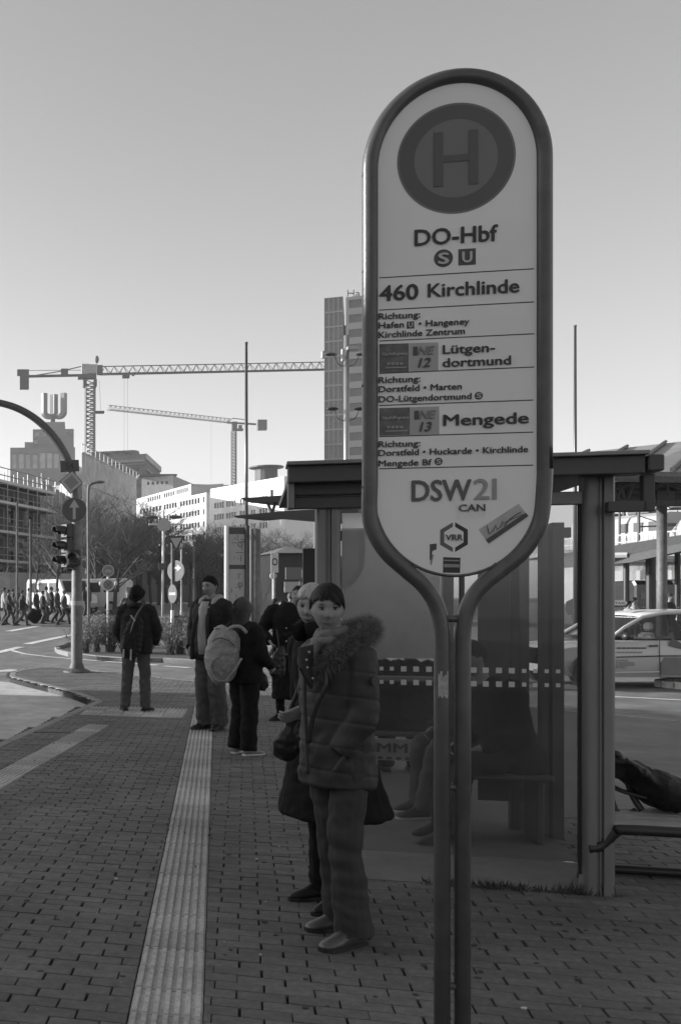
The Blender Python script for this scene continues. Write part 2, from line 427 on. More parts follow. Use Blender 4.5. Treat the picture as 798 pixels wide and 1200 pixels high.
fr1 = [PR+Ud*FU-Vd*0.03, PR+Ud*0.12-Vd*0.03, PR+Ud*0.12+Vd*6, PR+Ud*FU+Vd*6]
fr2 = [G(716, 958), G(830, 962), G(830, 849), G(716, 839)]
regs = [ccw(r) for r in rects+[fr1, fr2]]
BL, BW, J = 0.200, 0.085, 0.0038
def brick_shape(mb, poly, z, tone, inset=0.0028):
    c = sum(poly, Vector())/len(poly); n = len(poly)
    def sh(p, k): v = p-c; L = v.length; return c+v*max(0.2, (L-k)/L)
    lo = [sh(p, 0.0015) for p in poly]; hi = [sh(p, 0.0015+inset) for p in poly]
    vs = [(p.x, p.y, -0.02) for p in lo]+[(p.x, p.y, z-0.004) for p in lo]+[(p.x, p.y, z) for p in hi]
    fs = [tuple(range(2*n, 3*n))]
    for i in range(n):
        j = (i+1) % n; fs += [(i, j, n+j, n+i), (n+i, n+j, 2*n+j, 2*n+i)]
    mb.add(vs, fs, tone)
full = []                                  # shared meshes for whole bricks
for k in range(5):
    mb = MB(); q = [Vector((-BL/2+J/2, -BW/2+J/4, 0)), Vector((BL/2-J/2-.001, -BW/2+J/4, 0)), Vector((BL/2-J/2-.001, BW/2-J/4, 0)), Vector((-BL/2+J/2, BW/2-J/4, 0))]
    q = [p+Vector((random.uniform(-.0015, .0015), random.uniform(-.001, .001), 0)) for p in q]
    brick_shape(mb, q, 0, .5); full.append(mb.mesh('brick', M_brick))
cells = []
O = Vector((2.0, 4.0, 0))
for r in range(-70, 230):
    for c in range(-60, 90):
        ctr = O+Vd*(r*BW)+Ud*((c+(0.5 if r % 2 else 0))*BL)
        if ctr.y < 2.6 or ctr.y > 23.5 or ctr.x < -1.6-0.02*ctr.y or ctr.x > 0.72*ctr.y+3.5: continue
        if not inside(ctr, poly): continue
        cells.append((ctr.length, ctr, r))
cells.sort(key=lambda c: c[0])
rest = MB(); nind = 0
def inframe(p):
    px, py = p.x/p.y*F, Y0+H/p.y*F; return -5 < px < 803 and py < 1203
jit = {}
for (dist, ctr, r) in cells:
    if r not in jit: jit[r] = random.uniform(-.007, .007)
    ctr = ctr+Ud*(jit[r]+random.uniform(-.003, .003))
    hl, hw = BL/2-J*.4, BW/2-J*.25
    q = [ctr-Ud*hl-Vd*hw, ctr+Ud*hl-Vd*hw, ctr+Ud*hl+Vd*hw, ctr-Ud*hl+Vd*hw]
    z = random.uniform(-.0025, .002)
    cut = False; pieces = [q]
    for reg in regs:
        cen = sum(reg, Vector())/len(reg); rad = max((p-cen).length for p in reg)+.15
        if (ctr-cen).length > rad: continue
        new = []
        for pc in pieces:
            s = subtract(pc, reg)
            if not (len(s) == 1 and abs(area(s[0])-area(pc)) < 1e-6): cut = True
            new += s
        pieces = new
    if not pieces: continue
    if not cut and nind < 290 and inframe(ctr):
        b = bpy.data.objects.new('brick', random.choice(full)); COL.objects.link(b); b.parent = pave
        b.location = ctr+Vector((0, 0, z)); b.rotation_euler = (random.uniform(-.012, .012), random.uniform(-.006, .006), -PHI+random.uniform(-.008, .008)+(math.pi if random.random() < .5 else 0)); nind += 1
    else:
        for pc in pieces: brick_shape(rest, pc, z, random.random())
o = rest.build('paving_bricks', M_brick2, pave, tone=True, recalc=False); o['kind'] = 'stuff'

# --- slot drain by the second strip, litter
mb = MB(); a, b = G(40, 858), G(86, 859); mb.slab(a+Vector((0, -.03, .005)), b+Vector((0, -.03, .005)), b+Vector((0, .05, .005)), a+Vector((0, .05, .005)), .01)
tag(mb.build('slot_drain', mat('black iron', 0.02, 0.5)), 'narrow dark slot drain beside the ribbed strip near the kerb', 'drain')

# --- road markings as ribbons 4 mm above the road
def ribbon(pts, w, name='lane_line', z=0.008):
    P = [G(px, py, RZ) for px, py in pts]; mb = MB()
    L = []; Rr = []
    for i, p in enumerate(P):
        a = P[max(0, i-1)]; b = P[min(len(P)-1, i+1)]; d = (b-a).normalized(); n = Vector((d.y, -d.x, 0))*w/2
        L.append(p-n+Vector((0, 0, z))); Rr.append(p+n+Vector((0, 0, z)))
    for i in range(len(P)-1): mb.quad(L[i], Rr[i], Rr[i+1], L[i+1])
    struct(mb, name, M_paint)
ribbon([(10, 740), (28, 737), (45, 734)], .35); ribbon([(32, 755), (58, 749.5), (88, 743.5)], .35)
ribbon([(-12, 767), (0, 764.6), (24, 758.5)], .3); ribbon([(8, 761), (28, 766.5), (56, 770), (85, 772.5)], .16)
ribbon([(92, 773), (116, 775)], .2); ribbon([(124, 775.7), (150, 777.5)], .2); ribbon([(158, 778), (185, 780)], .2); ribbon([(193, 781), (222, 783)], .2)
ribbon([(-5, 787), (6, 786.8), (21, 785.5)], .5); ribbon([(70, 784), (111, 788.5), (150, 794), (215, 800), (250, 803)], .22)
ribbon([(716, 817), (760, 819), (830, 823)], .16); ribbon([(190, 772), (232, 774)], .2)
ribbon([(300, 772), (330, 774)], .5); ribbon([(300, 766), (332, 767.5)], .5)
# --- planted traffic island
ipts = [G(*p, z=0) for p in [(330, 778), (240, 774.5), (190, 771.5), (143, 771), (113, 769), (80, 765), (66, 761), (64, 758), (74, 754), (100, 748), (240, 744), (335, 744)]]
isl = MB(); isl.prism(ipts[::-1], -0.3, -0.01); M_soil = mat('planted soil', 0.06, 0.95, 0.4, 10, 0.5)
island = struct(isl, 'traffic_island', M_soil)
kerb_run(ipts[:-1], 0.15, 0.01, 0.25, island, 1.2)
# pavement strip (lighter) on the right end of the island
mb = MB(); q = [G(*p, z=0.0) for p in [(262, 775), (335, 777.5), (335, 745), (290, 746)]]; mb.prism([(p.x, p.y) for p in q], -.2, .004); struct(mb, 'footway', mat('light slabs', .28, .8, .2, 4, stain=.15))
# ================================================================== BUS STOP SIGN
M_frame = mat('sign tube', 0.075, 0.34, 0.25, 14, 0.12, 200, spec=0.5, stain=0.1)
M_panel = mat('sign panel', 0.70, 0.5, 0.05, 3, 0.05, 300)
P_black = mat('black print', 0.02, 0.5, 0.1, 20); P_dark = mat('dark print', 0.055, 0.5, 0.08, 20)
P_ring = mat('disc ring', 0.075, 0.5, 0.08, 6); P_disc = mat('disc field', 0.14, 0.5, 0.06, 5)
P_mid = mat('mid print', 0.24, 0.5, 0.1, 20); P_lite = mat('light print', 0.42, 0.5, 0.06, 20); P_white = mat('white print', 0.75, 0.5, 0.05, 20)
P_box = mat('picture print', 0.10, 0.5, 0.5, 30)
SY = R(11); SO = Vector((535/F*3.2, 3.2, 0)); MS = frame(SO, (math.cos(SY), -math.sin(SY), 0))
_n = Vector((math.sin(SY), math.cos(SY), 0)); _u = Vector((math.cos(SY), -math.sin(SY), 0))
def L2(px, py, M=None):
    """where the line of sight through a photo point meets the sign's plane, in sign coordinates (x, z)"""
    ray = Vector((px/F, 1, (Y0-py)/F)); t = SO.dot(_n)/ray.dot(_n); P = ray*t
    return ((P-SO).dot(_u), P.z+H)
sign = empty('bus_stop_sign', SO, 'tall double-tube bus stop sign with rounded panel lettered DO-Hbf and 460 Kirchlinde', 'bus stop sign')
def path(pts, k=6):
    """smooth curve through points"""
    P = [Vector(p) for p in pts]; out = []
    for i in range(len(P)-1):
        a = P[max(0, i-1)]; b, c = P[i], P[i+1]; d = P[min(len(P)-1, i+2)]
        for j in range(k):
            t = j/k; out.append(0.5*((2*b)+(c-a)*t+(2*a-5*b+4*c-d)*t*t+(3*b-a-3*c+d)*t**3))
    out.append(P[-1]); return out
cx_, zc = L2(534, 192); rad = (L2(636, 192)[0]-L2(432, 192)[0])/2
zt = L2(534, 560)[1]; rz = L2(534, 89.5)[1]-zc
def S3(x, z, y=0): return MS@Vector((x, y, z))
lft = [(-rad, zt+.02), (-rad, zt)]+[(L2(*p)[0]-cx_, L2(*p)[1]) for p in [(433, 600), (437.5, 622), (452.5, 647), (474, 667), (496, 686), (510.5, 708), (517, 735), (518, 765), (518, 820)]]
rgt = [(rad, zt+.02), (rad, zt)]+[(L2(*p)[0]-cx_, L2(*p)[1]) for p in [(634.5, 600), (628, 623), (611, 648), (587, 668), (565, 686), (549.5, 708), (543, 735), (542, 765), (542, 820)]]
arc = [(rad*math.cos(a), zc+rz*math.sin(a)) for a in [math.pi*i/40 for i in range(41)]]
lc = path([S3(cx_+x, z) for x, z in lft], 7); rc = path([S3(cx_+x, z) for x, z in rgt], 7)
stL = [S3(cx_-rad, zt+.02+(zc-zt-.02)*i/12) for i in range(1, 12)]; stR = [S3(cx_+rad, zt+.02+(zc-zt-.02)*i/12) for i in range(11, 0, -1)]
full_path = [Vector((lc[-1].x, lc[-1].y, -.1))]+lc[::-1]+stL+[S3(cx_+x, z) for x, z in arc[::-1]]+stR+rc+[Vector((rc[-1].x, rc[-1].y, -.1))]
mb = MB(); mb.tube(full_path, 0.0250, 24, up=_n); mb.build('frame_tube', M_frame, sign, smooth=True)
# panel
hw = (L2(628.5, 300)[0]-L2(439.5, 300)[0])/2; pcx = (L2(628.5, 300)[0]+L2(439.5, 300)[0])/2
ztop = L2(534, 191.5)[1]; zbot = L2(534, 578)[1]; ht = L2(534, 96.5)[1]-ztop; hb_ = zbot-L2(534, 673.5)[1]
outl = [(pcx+hw*math.cos(math.pi*i/36), ztop+ht*math.sin(math.pi*i/36)) for i in range(37)]+[(pcx-hw*math.cos(math.pi*i/36), zbot-hb_*math.sin(math.pi*i/36)) for i in range(37)]
mb = MB(); mb.plate(outl, MS@Matrix.Translation((0, -.006, 0)), .012); panel = mb.build('panel', M_panel, sign, bevel=.0015)
mb = MB()
rimp = [MS@Vector((x, -.004, z)) for x, z in [(pcx+(hw+.004)*math.cos(math.pi*i/36), ztop+(ht+.004)*math.sin(math.pi*i/36)) for i in range(37)]+[(pcx-(hw+.004)*math.cos(math.pi*i/36), zbot-(hb_+.004)*math.sin(math.pi*i/36)) for i in range(37)]]
mb.tube(rimp, .005, 6, closed=True, cap=False, up=(0, 1, 0)); mb.build('panel_rim', M_frame, sign, smooth=True)
for (px, py) in [(426, 205), (426, 318), (426, 452), (426, 571), (643, 196), (643, 303), (643, 371), (643, 522)  , (486, 664), (580, 662)]:
    x, z = L2(px, py); mb = MB(); mb.ell(S3(x, z, -.004), (.0075, .0075, .0075), 10, 6); mb.build('bolt', M_frame, sign, smooth=True)
for zz in (.35, 1.0, 1.55):
    a, b = Vector((lc[-1].x, lc[-1].y, zz)), Vector((rc[-1].x, rc[-1].y, zz)); mb = MB(); mb.tube([a, b], .012, 10); mb.build('spacer', M_frame, sign, smooth=True)
def lay(k=1): return MS@Matrix.Translation((0, -.0065-.0022*k, 0))
def stext(s, x0, x1, yb, cap, m=P_black, bold=.022, k=1, shear=0.0):
    a = L2(x0, yb); b = L2(x1, yb); c = L2(x0, yb-cap)
    return text(s, c[1]-a[1], lay(k)@Matrix.Translation((a[0], 0, a[1])), m, panel, width=b[0]-a[0], bold=bold, shear=shear)
def splate(pts, m, name='print', k=0, t=.0022):
    mb = MB(); mb.plate([L2(*p) for p in pts], lay(k), t); return mb.build(name, m, panel)
def splate_l(pts, m, name='print', k=0):
    mb = MB(); mb.plate(pts, lay(k), .0022); return mb.build(name, m, panel)
# H disc
dx, dz = L2(533.5, 185.9); r = (L2(603, 186)[0]-L2(464, 186)[0])/2
mb = MB(); ring_plate(mb, lay(0), r*.965, r, .0022, 64, dx, dz); mb.build('disc_rim', P_disc, panel)
mb = MB(); ring_plate(mb, lay(0), r*.705, r*.965, .0022, 64, dx, dz); mb.build('disc_ring', P_ring, panel)
mb = MB(); ring_plate(mb, lay(0), r*.69, r*.705, .0022, 64, dx, dz); mb.build('disc_rim', P_disc, panel)
splate_l(circle(64, r*.69, dx, dz), P_disc, 'disc_field', 0)
h = MB()
for sx in (-1, 1): h.plate([(dx+sx*r*.295-r*.078, dz-r*.49), (dx+sx*r*.295+r*.078, dz-r*.49), (dx+sx*r*.295+r*.078, dz+r*.49), (dx+sx*r*.295-r*.078, dz+r*.49)], lay(1), .0022)
h.plate([(dx-r*.217, dz-r*.06), (dx+r*.217, dz-r*.06), (dx+r*.217, dz+r*.06), (dx-r*.217, dz+r*.06)], lay(1), .0022)
h.build('letter_h', P_ring, panel)
for (a, b) in [((444, 326.2), (625, 315)), ((444, 364), (625, 353.8)), ((444, 399.8), (625, 391.6)), ((444, 438.2), (625, 430)), ((444, 476), (624, 468.5)), ((444, 512.3), (624, 506.3)), ((444, 550), (624, 544.9))]:
    z = (L2(*a)[1]+L2(*b)[1])/2; x0, x1 = L2(*a)[0], L2(*b)[0]; splate_l([(x0, z-.0017), (x1, z-.0017), (x1, z+.0017), (x0, z+.0017)], P_black, 'rule', 0)
stext('DO-Hbf', 485.5, 582, 288.6, 19.4, bold=.03)
def icon_s(px, py, rp, m=P_dark, mt=P_lite):
    x, z = L2(px, py); rr = L2(px+rp, py)[0]-x; splate_l(circle(28, rr, x, z), m, 'icon_disc', 0)
    text('S', rr*1.25, lay(1)@Matrix.Translation((x, 0, z-rr*.62)), mt, panel, bold=.05, align='CENTER', width=rr*1.0)
def icon_u(px, py, rp, m=P_dark, mt=P_lite):
    x, z = L2(px, py); rr = L2(px+rp, py)[0]-x; splate_l([(x-rr, z-rr), (x+rr, z-rr), (x+rr, z+rr), (x-rr, z+rr)], m, 'icon_square', 0)
    text('U', rr*1.35, lay(1)@Matrix.Translation((x, 0, z-rr*.67)), mt, panel, bold=.05, align='CENTER', width=rr*1.05)
icon_s(519, 303, 11.2); icon_u(546.6, 301.4, 10.3)
stext('460', 444.7, 489, 353.2, 18.5, bold=.035); stext('Kirchlinde', 501, 607, 348.6, 16.2, bold=.03)
def small(s, x0, x1, yb, cap=7.4): return stext(s, x0, x1, yb, cap, bold=.018)
small('Richtung:', 443.3, 491.5, 374.8); small('Hafen', 443.3, 472.5, 385.4); icon_u(480.5, 381.2, 4.4, P_dark, P_lite)
small('• Hangeney', 490, 549, 383.2); small('Kirchlinde Zentrum', 443.3, 543.8, 396.4)
def ne(x0, y0, x1, y1, x2, num):
    splate([(x0, y1), (x1, y1-1), (x1, y0-1), (x0, y0)], P_box, 'picture_field', 0); splate([(x1+.4, y1-1), (x2, y1-2), (x2, y0-2), (x1+.4, y0-1)], P_mid2, 'number_field', 0)
    stext('NachtExpress', x0+3.5, x1-2, y0+(y1-y0)*.42, 3.9, P_lite, .01, 1)
    for i in range(4): splate([(x0+9+i*5, y0+(y1-y0)*.74), (x0+12.6+i*5, y0+(y1-y0)*.73), (x0+12.6+i*5, y0+(y1-y0)*.64), (x0+9+i*5, y0+(y1-y0)*.65)], P_mid, 'print', 1)
    splate([(x0+7, y0+(y1-y0)*.86), (x1-3, y0+(y1-y0)*.84), (x1-3, y0+(y1-y0)*.79), (x0+7, y0+(y1-y0)*.81)], P_mid, 'print', 1)
    splate([(x1+5, y0+13.5), (x1+10, y0+13.2), (x1+10, y0+3), (x1+5, y0+3.3)], P_dark, 'print', 1)
    stext('NE', x1+10.5, x1+30, y0+12.6, 10, P_lite2, .03, 1, .25); stext(num, x1+11, x1+25, y0+27.2, 11, P_dark, .045, 1, .25)
P_mid2 = mat('number field', .34, .5, .05, 20); P_lite2 = mat('soft print', .18, .5, .1, 20)
ne(444, 403.5, 478.5, 437.0, 513, '12')
stext('Lütgen-', 518.4, 578.8, 415, 10.6, bold=.028); stext('dortmund', 518.2, 597.5, 430.6, 10.6, bold=.028)
small('Richtung:', 443.3, 491.8, 449.4); small('Dorstfeld • Marten', 443.3, 540, 460); small('DO-Lütgendortmund', 443.3, 551.5, 471.8); icon_s(560.3, 464, 4.9)
ne(444, 478.5, 480, 511.0, 514, '13')
stext('Mengede', 519, 618, 499.2, 13.4, bold=.032)
small('Richtung:', 443.2, 491.6, 524.4); small('Dorstfeld • Huckarde • Kirchlinde', 443.2, 617.6, 534.6); small('Mengede Bf', 443.2, 505, 546.8); icon_s(513.3, 541, 4.8)
stext('DSW', 482.2, 551, 587.4, 25.2, mat('logo print', .085, .5, .08, 20), .035); stext('2I', 555, 580.5, 585.5, 25.2, mat('pale logo print', .26, .5, .08, 20), .02)
splate([(534, 609), (568, 606), (567, 588), (533, 590)], mat('torn paper', .66, .7, .1, 60), 'sticker', 0); stext('CAN', 537, 567.5, 599.5, 8.5, P_dark, .02, 1)
hx, hz = L2(531.3, 629.7); hr = (L2(550, 629.7)[0]-hx)*1.0
for sgn_, m_ in ((-1, P_mid3 if 'P_mid3' in globals() else mat('hexagon grey', .10, .5, .08, 20)), (1, P_black)):
    o_, i_ = hr, hr*.70; g_ = .0035*sgn_; c30 = math.cos(R(30))
    pts = [(hx+g_, hz+o_), (hx+sgn_*o_*c30, hz+o_/2), (hx+sgn_*o_*c30, hz-o_/2), (hx+g_, hz-o_), (hx+g_, hz-i_), (hx+sgn_*i_*c30, hz-i_/2), (hx+sgn_*i_*c30, hz+i_/2), (hx+g_, hz+i_)]
    for q in ([0, 1, 6, 7], [1, 2, 5, 6], [2, 3, 4, 5]): splate_l([pts[i] for i in (q if sgn_ > 0 else q[::-1])], m_, 'logo_bar', 0)
stext('VRR', 521.6, 541.3, 633.4, 7.2, P_dark, .02)
st = [(560, 620.8), (607, 590.4), (618.2, 605), (571.8, 637.1)]
stk = splate([st[0], st[3], st[2], st[1]], mat('sticker paper', .38, .5, .25, 12), 'sticker', 0)
splate([(568.6, 632.6), (571.8, 637.1), (618.2, 605), (615.2, 601)], P_dark, 'sticker_band', 1)
def stroke(pts, w, m=P_black, k=1):
    mb = MB(); P = [lay(k)@Vector((L2(*p)[0], 0, L2(*p)[1])) for p in pts]; mb.tube(P, w, 4, up=(0, 1, 0)); mb.build('pen_stroke', m, panel)
stroke([(571, 623), (570, 616), (572, 626), (577, 622), (580, 615), (582, 621), (586, 617), (588, 611), (590, 617), (596, 609), (603, 604), (610, 600)], .0011)
stroke([(590, 613), (600, 608), (611, 603)], .0008)
splate([(503, 656), (505, 656), (506, 646), (511, 644), (511, 637), (503, 638)], P_dark, 'sticker', 0); splate([(505, 663), (508, 650), (504, 650), (503.5, 661)], P_mid, 'sticker', 0)
splate([(518.4, 671.2), (538.4, 671.6), (538.9, 653.8), (518.8, 653)], P_black, 'sticker', 0); splate([(519.5, 665), (537.5, 665), (537.5, 661.5), (519.5, 661)], P_mid, 'sticker_band', 1); splate([(519.5, 657.5), (537.5, 658), (537.5, 656.5), (519.5, 656)], P_mid, 'sticker_band', 1)
# torn white label on the left tube
mb = MB()
for i in range(5):
    a0 = R(-140+i*14); a1 = R(-140+(i+1)*14); z0, z1 = 1.29, 1.37+.01*math.sin(i*2)
    c = Vector((lc[-1].x, lc[-1].y, 0)); rr = .0268
    mb.quad(c+Vector((rr*math.cos(a0), rr*math.sin(a0), z0+.01*(i % 2))), c+Vector((rr*math.cos(a1), rr*math.sin(a1), z0+.01*((i+1) % 2))), c+Vector((rr*math.cos(a1), rr*math.sin(a1), z1)), c+Vector((rr*math.cos(a0), rr*math.sin(a0), z1)))
mb.build('torn_label', mat('old label', .3, .8, .4, 60), sign, recalc=False)

# ================================================================== BUS SHELTER
M_alu = mat('anodised aluminium', 0.17, 0.45, 0.08, 6, 0.05, 200, metal=0.25, stain=0.12)
M_aluD = mat('dark anodised aluminium', 0.06, 0.5, 0.12, 6, metal=0.2)
G_sh = glass('shelter glazing', 0.84, 0.09, 0.35)
sh = empty('bus_shelter', (PR.x, PR.y, 0), 'grey metal and glass bus shelter with dirty panes behind the bus stop sign', 'bus shelter')
ua = math.atan2(Ud.y, Ud.x)
def post(p, w, d, z1, name='post'):
    """extruded post: two rounded bars and a recessed grooved web"""
    M = Matrix.Translation(p)@Matrix.Rotation(ua, 4, 'Z'); prof = []
    W_, D_ = w/2, d/2
    def arcp(cx, cy, r, a0, a1, n=5): return [(cx+r*math.cos(R(a0+(a1-a0)*i/n)), cy+r*math.sin(R(a0+(a1-a0)*i/n))) for i in range(n+1)]
    r = w*.2
    prof += arcp(-W_+r, -D_+r, r, 180, 270)+[(-W_+r*1.9, -D_), (-W_+r*2.0, -D_+.012), (-.012, -D_+.012), (-.009, -D_+.018), (-.002, -D_+.018), (.0, -D_+.012), (.010, -D_+.012), (.013, -D_+.018), (.02, -D_+.018), (.023, -D_+.012), (W_-r*2.0, -D_+.012), (W_-r*1.9, -D_)]+arcp(W_-r, -D_+r, r, 270, 360)+arcp(W_-r, D_-r, r, 0, 90)+arcp(-W_+r, D_-r, r, 90, 180)
    mb = MB(); mb.loft([[M@Vector((x, y, z)) for x, y in prof] for z in (-.02, z1)]); return mb.build(name, M_alu, sh, auto=35)
ZR = 1.62+138/F*PR.y
post(PR, .157, .12, ZR+.02); post(PL, .138, .12, 2.15)
def ub(u0, u1, v, z0, z1, d, m, name, bev=.004):
    """bar along the shelter's length, u from the right post, v metres behind the front plane"""
    c = PR+Ud*((u0+u1)/2)+Vd*v; mb = MB(); mb.box((c.x, c.y, (z0+z1)/2), (u1-u0, d, z1-z0), ua); return mb.build(name, m, sh, bevel=bev)
def upx(px): # u coordinate of a photo column on the front plane
    ray = Vector((px/F, 1, 0)); n = Vd; t = PR.dot(n)/ray.dot(n); return (ray*t-PR).dot(Ud)
def zpx(px, py, v=0):
    ray = Vector((px/F, 1, 0)); t = (PR+Vd*v).dot(Vd)/ray.dot(Vd); return H+(Y0-py)/F*(ray*t).y
UL, UR2 = upx(336), upx(746)
zb0, zb1 = zpx(700, 561), zpx(700, 541)
ub(UL, upx(737), -.16, zb0, zb1, .14, M_aluD, 'roof_beam'); ub(UL-.01, upx(739), -.17, zb1, zb1+.022, .2, M_alu, 'roof_rim')
c = PR+Ud*upx(748)+Vd*(-.15); mb = MB(); mb.cham((c.x, c.y, (zb0+zb1)/2+.004), (.075, .19, .085), .006, ua); mb.build('beam_end_box', M_aluD, sh)
# ribbed fascia at the left
zz = [zpx(380, y) for y in (545, 556, 568, 583, 598)]
for i in range(4): ub(UL+.03, upx(500), -.115+.018*(i % 2)+.012*i, zz[i+1]+.004, zz[i]-.004, .05, M_aluD, 'fascia_board', .006)
ub(UL, UL+.035, -.12, zz[-1], zb1, .12, M_alu, 'fascia_end')
# frame hanging at the right end
ub(upx(742)-.01, upx(750)+.012, -.14, zpx(745, 602), zb0, .06, M_aluD, 'end_upright'); ub(upx(700), upx(744), -.14, zpx(745, 602), zpx(745, 590), .06, M_aluD, 'end_rail')
# roof deck
ub(UL+.02, upx(738), .95, zb0+.05, zb1, 2.1, M_aluD, 'roof_deck')
# front glazing with the printed squares
G0, G1 = upx(400), upx(682)
def pane_(u0, u1, v, z0, z1, m, name='glass_pane'):
    a, b = PR+Ud*u0+Vd*v, PR+Ud*u1+Vd*v; mb = MB(); mb.slab(a+Vector((0, 0, z0)), b+Vector((0, 0, z0)), b+Vector((0, 0, z1)), a+Vector((0, 0, z1)), .008); return mb.build(name, m, sh)
um = upx(541)
front1 = pane_(G0, um-.01, 0, .16, 2.02, G_sh); front2 = pane_(um+.01, G1, 0, .16, 2.13, G_sh)
ub(um-.012, um+.012, .0, .1, 2.1, .04, M_aluD, 'mullion')
ub(G0, upx(682), .0, 2.13, 2.2, .06, M_alu, 'glazing_rail'); ub(G1-.02, G1-.006, 0, .1, 2.15, .03, mat('gasket', .02, .7), 'gasket')
zs = zpx(560, 785.5); zs2 = zpx(560, 801.5)
sq = mat('printed square', .45, .6, .1, 30)
for (x, s) in [(447, 4.4), (459, 4.6), (473, 6.3), (487.5, 6.3), (502.5, 6.3), (555, 6.3), (569, 6.5), (584.5, 6.5), (599.5, 6.5), (614, 4.6), (627, 4.6), (640.5, 4.4), (653.8, 4.4)]:
    for z in (zs, zs2):
        u = upx(x); hw_ = s/2/F*5.5*.98; a = PR+Ud*(u-hw_)-Vd*.004; b = PR+Ud*(u+hw_)-Vd*.004
        mb = MB(); mb.slab(a+Vector((0, 0, z-hw_)), b+Vector((0, 0, z-hw_)), b+Vector((0, 0, z+hw_)), a+Vector((0, 0, z+hw_)), .003); mb.build('printed_square', sq, front1 if x < 540 else front2)
# rear wall, uprights and the pale panel
def vbar(px, v, wpx, m, z1=2.12, name='upright', z0=0.0):
    ray = Vector((px/F, 1, 0)); t = (PR+Vd*v).dot(Vd)/ray.dot(Vd); P = ray*t; w = wpx/F*P.y
    mb = MB(); mb.box((P.x, P.y, (z0+z1)/2), (w, .08, z1-z0), ua); return mb.build(name, m, sh, bevel=.004)
vbar(640, 1.45, 15, M_alu); vbar(652, 1.3, 13, M_aluD); vbar(602, 1.5, 9, M_aluD); vbar(613, 1.55, 10, M_alu); vbar(524, 1.5, 12, M_alu)
vbar(362, 1.6, 14, M_aluD, 1.98)
def upv(px, v):
    ray = Vector((px/F, 1, 0)); t = (PR+Vd*v).dot(Vd)/ray.dot(Vd); return (ray*t-PR).dot(Ud)
ub(upv(372, 1.5), upv(668, 1.5), 1.5, 2.03, 2.1, .06, M_aluD, 'rear_rail')
fr = glass('frosted panel', 0.5, 0.84, 1.0, 0.6, .1, .2)
pane_(upv(401, .03), upv(516, .03),   .03, 1.27, 2.11, fr, 'frosted_panel')
pane_(upv(575, 1.48), upv(655, 1.48), 1.48, .2, 2.03, glass('rear glazing', .86, .05, .3), 'rear_pane')
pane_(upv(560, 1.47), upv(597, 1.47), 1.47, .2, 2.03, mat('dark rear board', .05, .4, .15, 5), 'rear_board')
# bench inside
ben = empty('shelter_bench', (PR+Vd*1.15-Ud*.55), 'low grey bench inside the glass shelter under the seated people', 'bench')
ba_, bb2 = upv(528, 1.2), upv(640, 1.2); c = PR+Vd*1.2+Ud*(ba_+bb2)/2
mb = MB(); mb.cham((c.x, c.y, .44), (bb2-ba_, .4, .04), .012, ua); mb.build('seat', M_aluD, ben)
for s in (-1, 1): q = c+Ud*.22*s; mb = MB(); mb.cham((q.x, q.y, .21), (.05, .3, .42), .01, ua); mb.build('leg', M_aluD, ben)
# low lettered board seen through the pane
bb = PR+Vd*2.6+Ud*upv(473, 2.6); MBD = frame(Vector((bb.x, bb.y, 0)), Ud)
zl = zpx(473, 892, 2.6); zh = zpx(473, 867, 2.6)
brd = empty('lettered_board', (bb.x, bb.y, 0), 'low pale lettered board seen through the glass left of the sign posts', 'board')
mb = MB(); mb.plate([(-.5, zl), (.5, zl), (.5, zh), (-.5, zh)], MBD, .02); bo = mb.build('board_face', mat('pale board', .30, .6, .15, 8), brd)
text('MMM 1B F', (zh-zl)*.45, MBD@Matrix.Translation((-.33, -.003, zl+(zh-zl)*.38)), P_dark, bo, bold=.04, width=.7)
for i in range(14): mb = MB(); mb.plate([(-.48+i*.07, zl+.008), (-.44+i*.07, zl+.008), (-.44+i*.07, zl+.03), (-.48+i*.07, zl+.03)], MBD@Matrix.Translation((0, -.003, 0)), .003); mb.build('print', P_dark, bo)
for s in (-.4, .4): mb = MB(); q = MBD@Vector((s, .02, 0)); mb.box((q.x, q.y, zl/2), (.03, .03, zl), ua); mb.build('leg', M_aluD, brd)

# weeds at the foot of the shelter
M_weed = mat('weed', 0.05, 0.8, 0.4, 30)
mb = MB()
for i in range(420):
    u = random.choice([random.gauss(-.08, .09), random.gauss(-.55, .13), random.uniform(-.9, .05)]); p = PR+Ud*u-Vd*random.uniform(-.01, .07)
    a = random.uniform(0, 6.28); h_ = random.uniform(.01, .05)*(1.5 if abs(u+.05) < .15 else 1); w = random.uniform(.004, .01); d = Vector((math.cos(a), math.sin(a), 0))
    mb.add([p-d*w, p+d*w, p+Vector((random.uniform(-.03, .03), random.uniform(-.03, .03), h_))], [(0, 1, 2)])
tag(mb.build('weeds', M_weed, recalc=False), 'dark weeds growing along the foot of the bus shelter', 'weeds', kind='stuff')
# litter and gum
lit = mat('litter', .45, .8, .2)
LIT = [(301, 1008, 'pale scrap of litter on the bricks left of the boots'), (311, 1058, 'small pale pebble of litter right of the ribbed strip'), (327, 993, 'tiny pale litter crumb near the long black skirt'), (137, 1031, 'pale litter scrap on the bricks left of the ribbed strip'), (305, 1120, 'tiny pale crumb lowest on the bricks below the scraps'), (613, 1183, 'pale torn scrap at the lower right foot of the sign')]
for i, (x, y, lb) in enumerate(LIT):
    p = G(x, y); mb = MB(); k = 6; s = .012 if i in (0, 3, 5) else .006
    top = [p+Vector((math.cos(j)*s*random.uniform(.7, 1.4), math.sin(j)*s*random.uniform(.5, 1), .004+random.uniform(0, .004))) for j in range(k)]
    mb.add([Vector((q.x, q.y, .001)) for q in top]+top, [tuple(range(k, 2*k))]+[(j, (j+1) % k, k+(j+1) % k, k+j) for j in range(k)]); tag(mb.build('litter_scrap', lit), lb, 'litter')

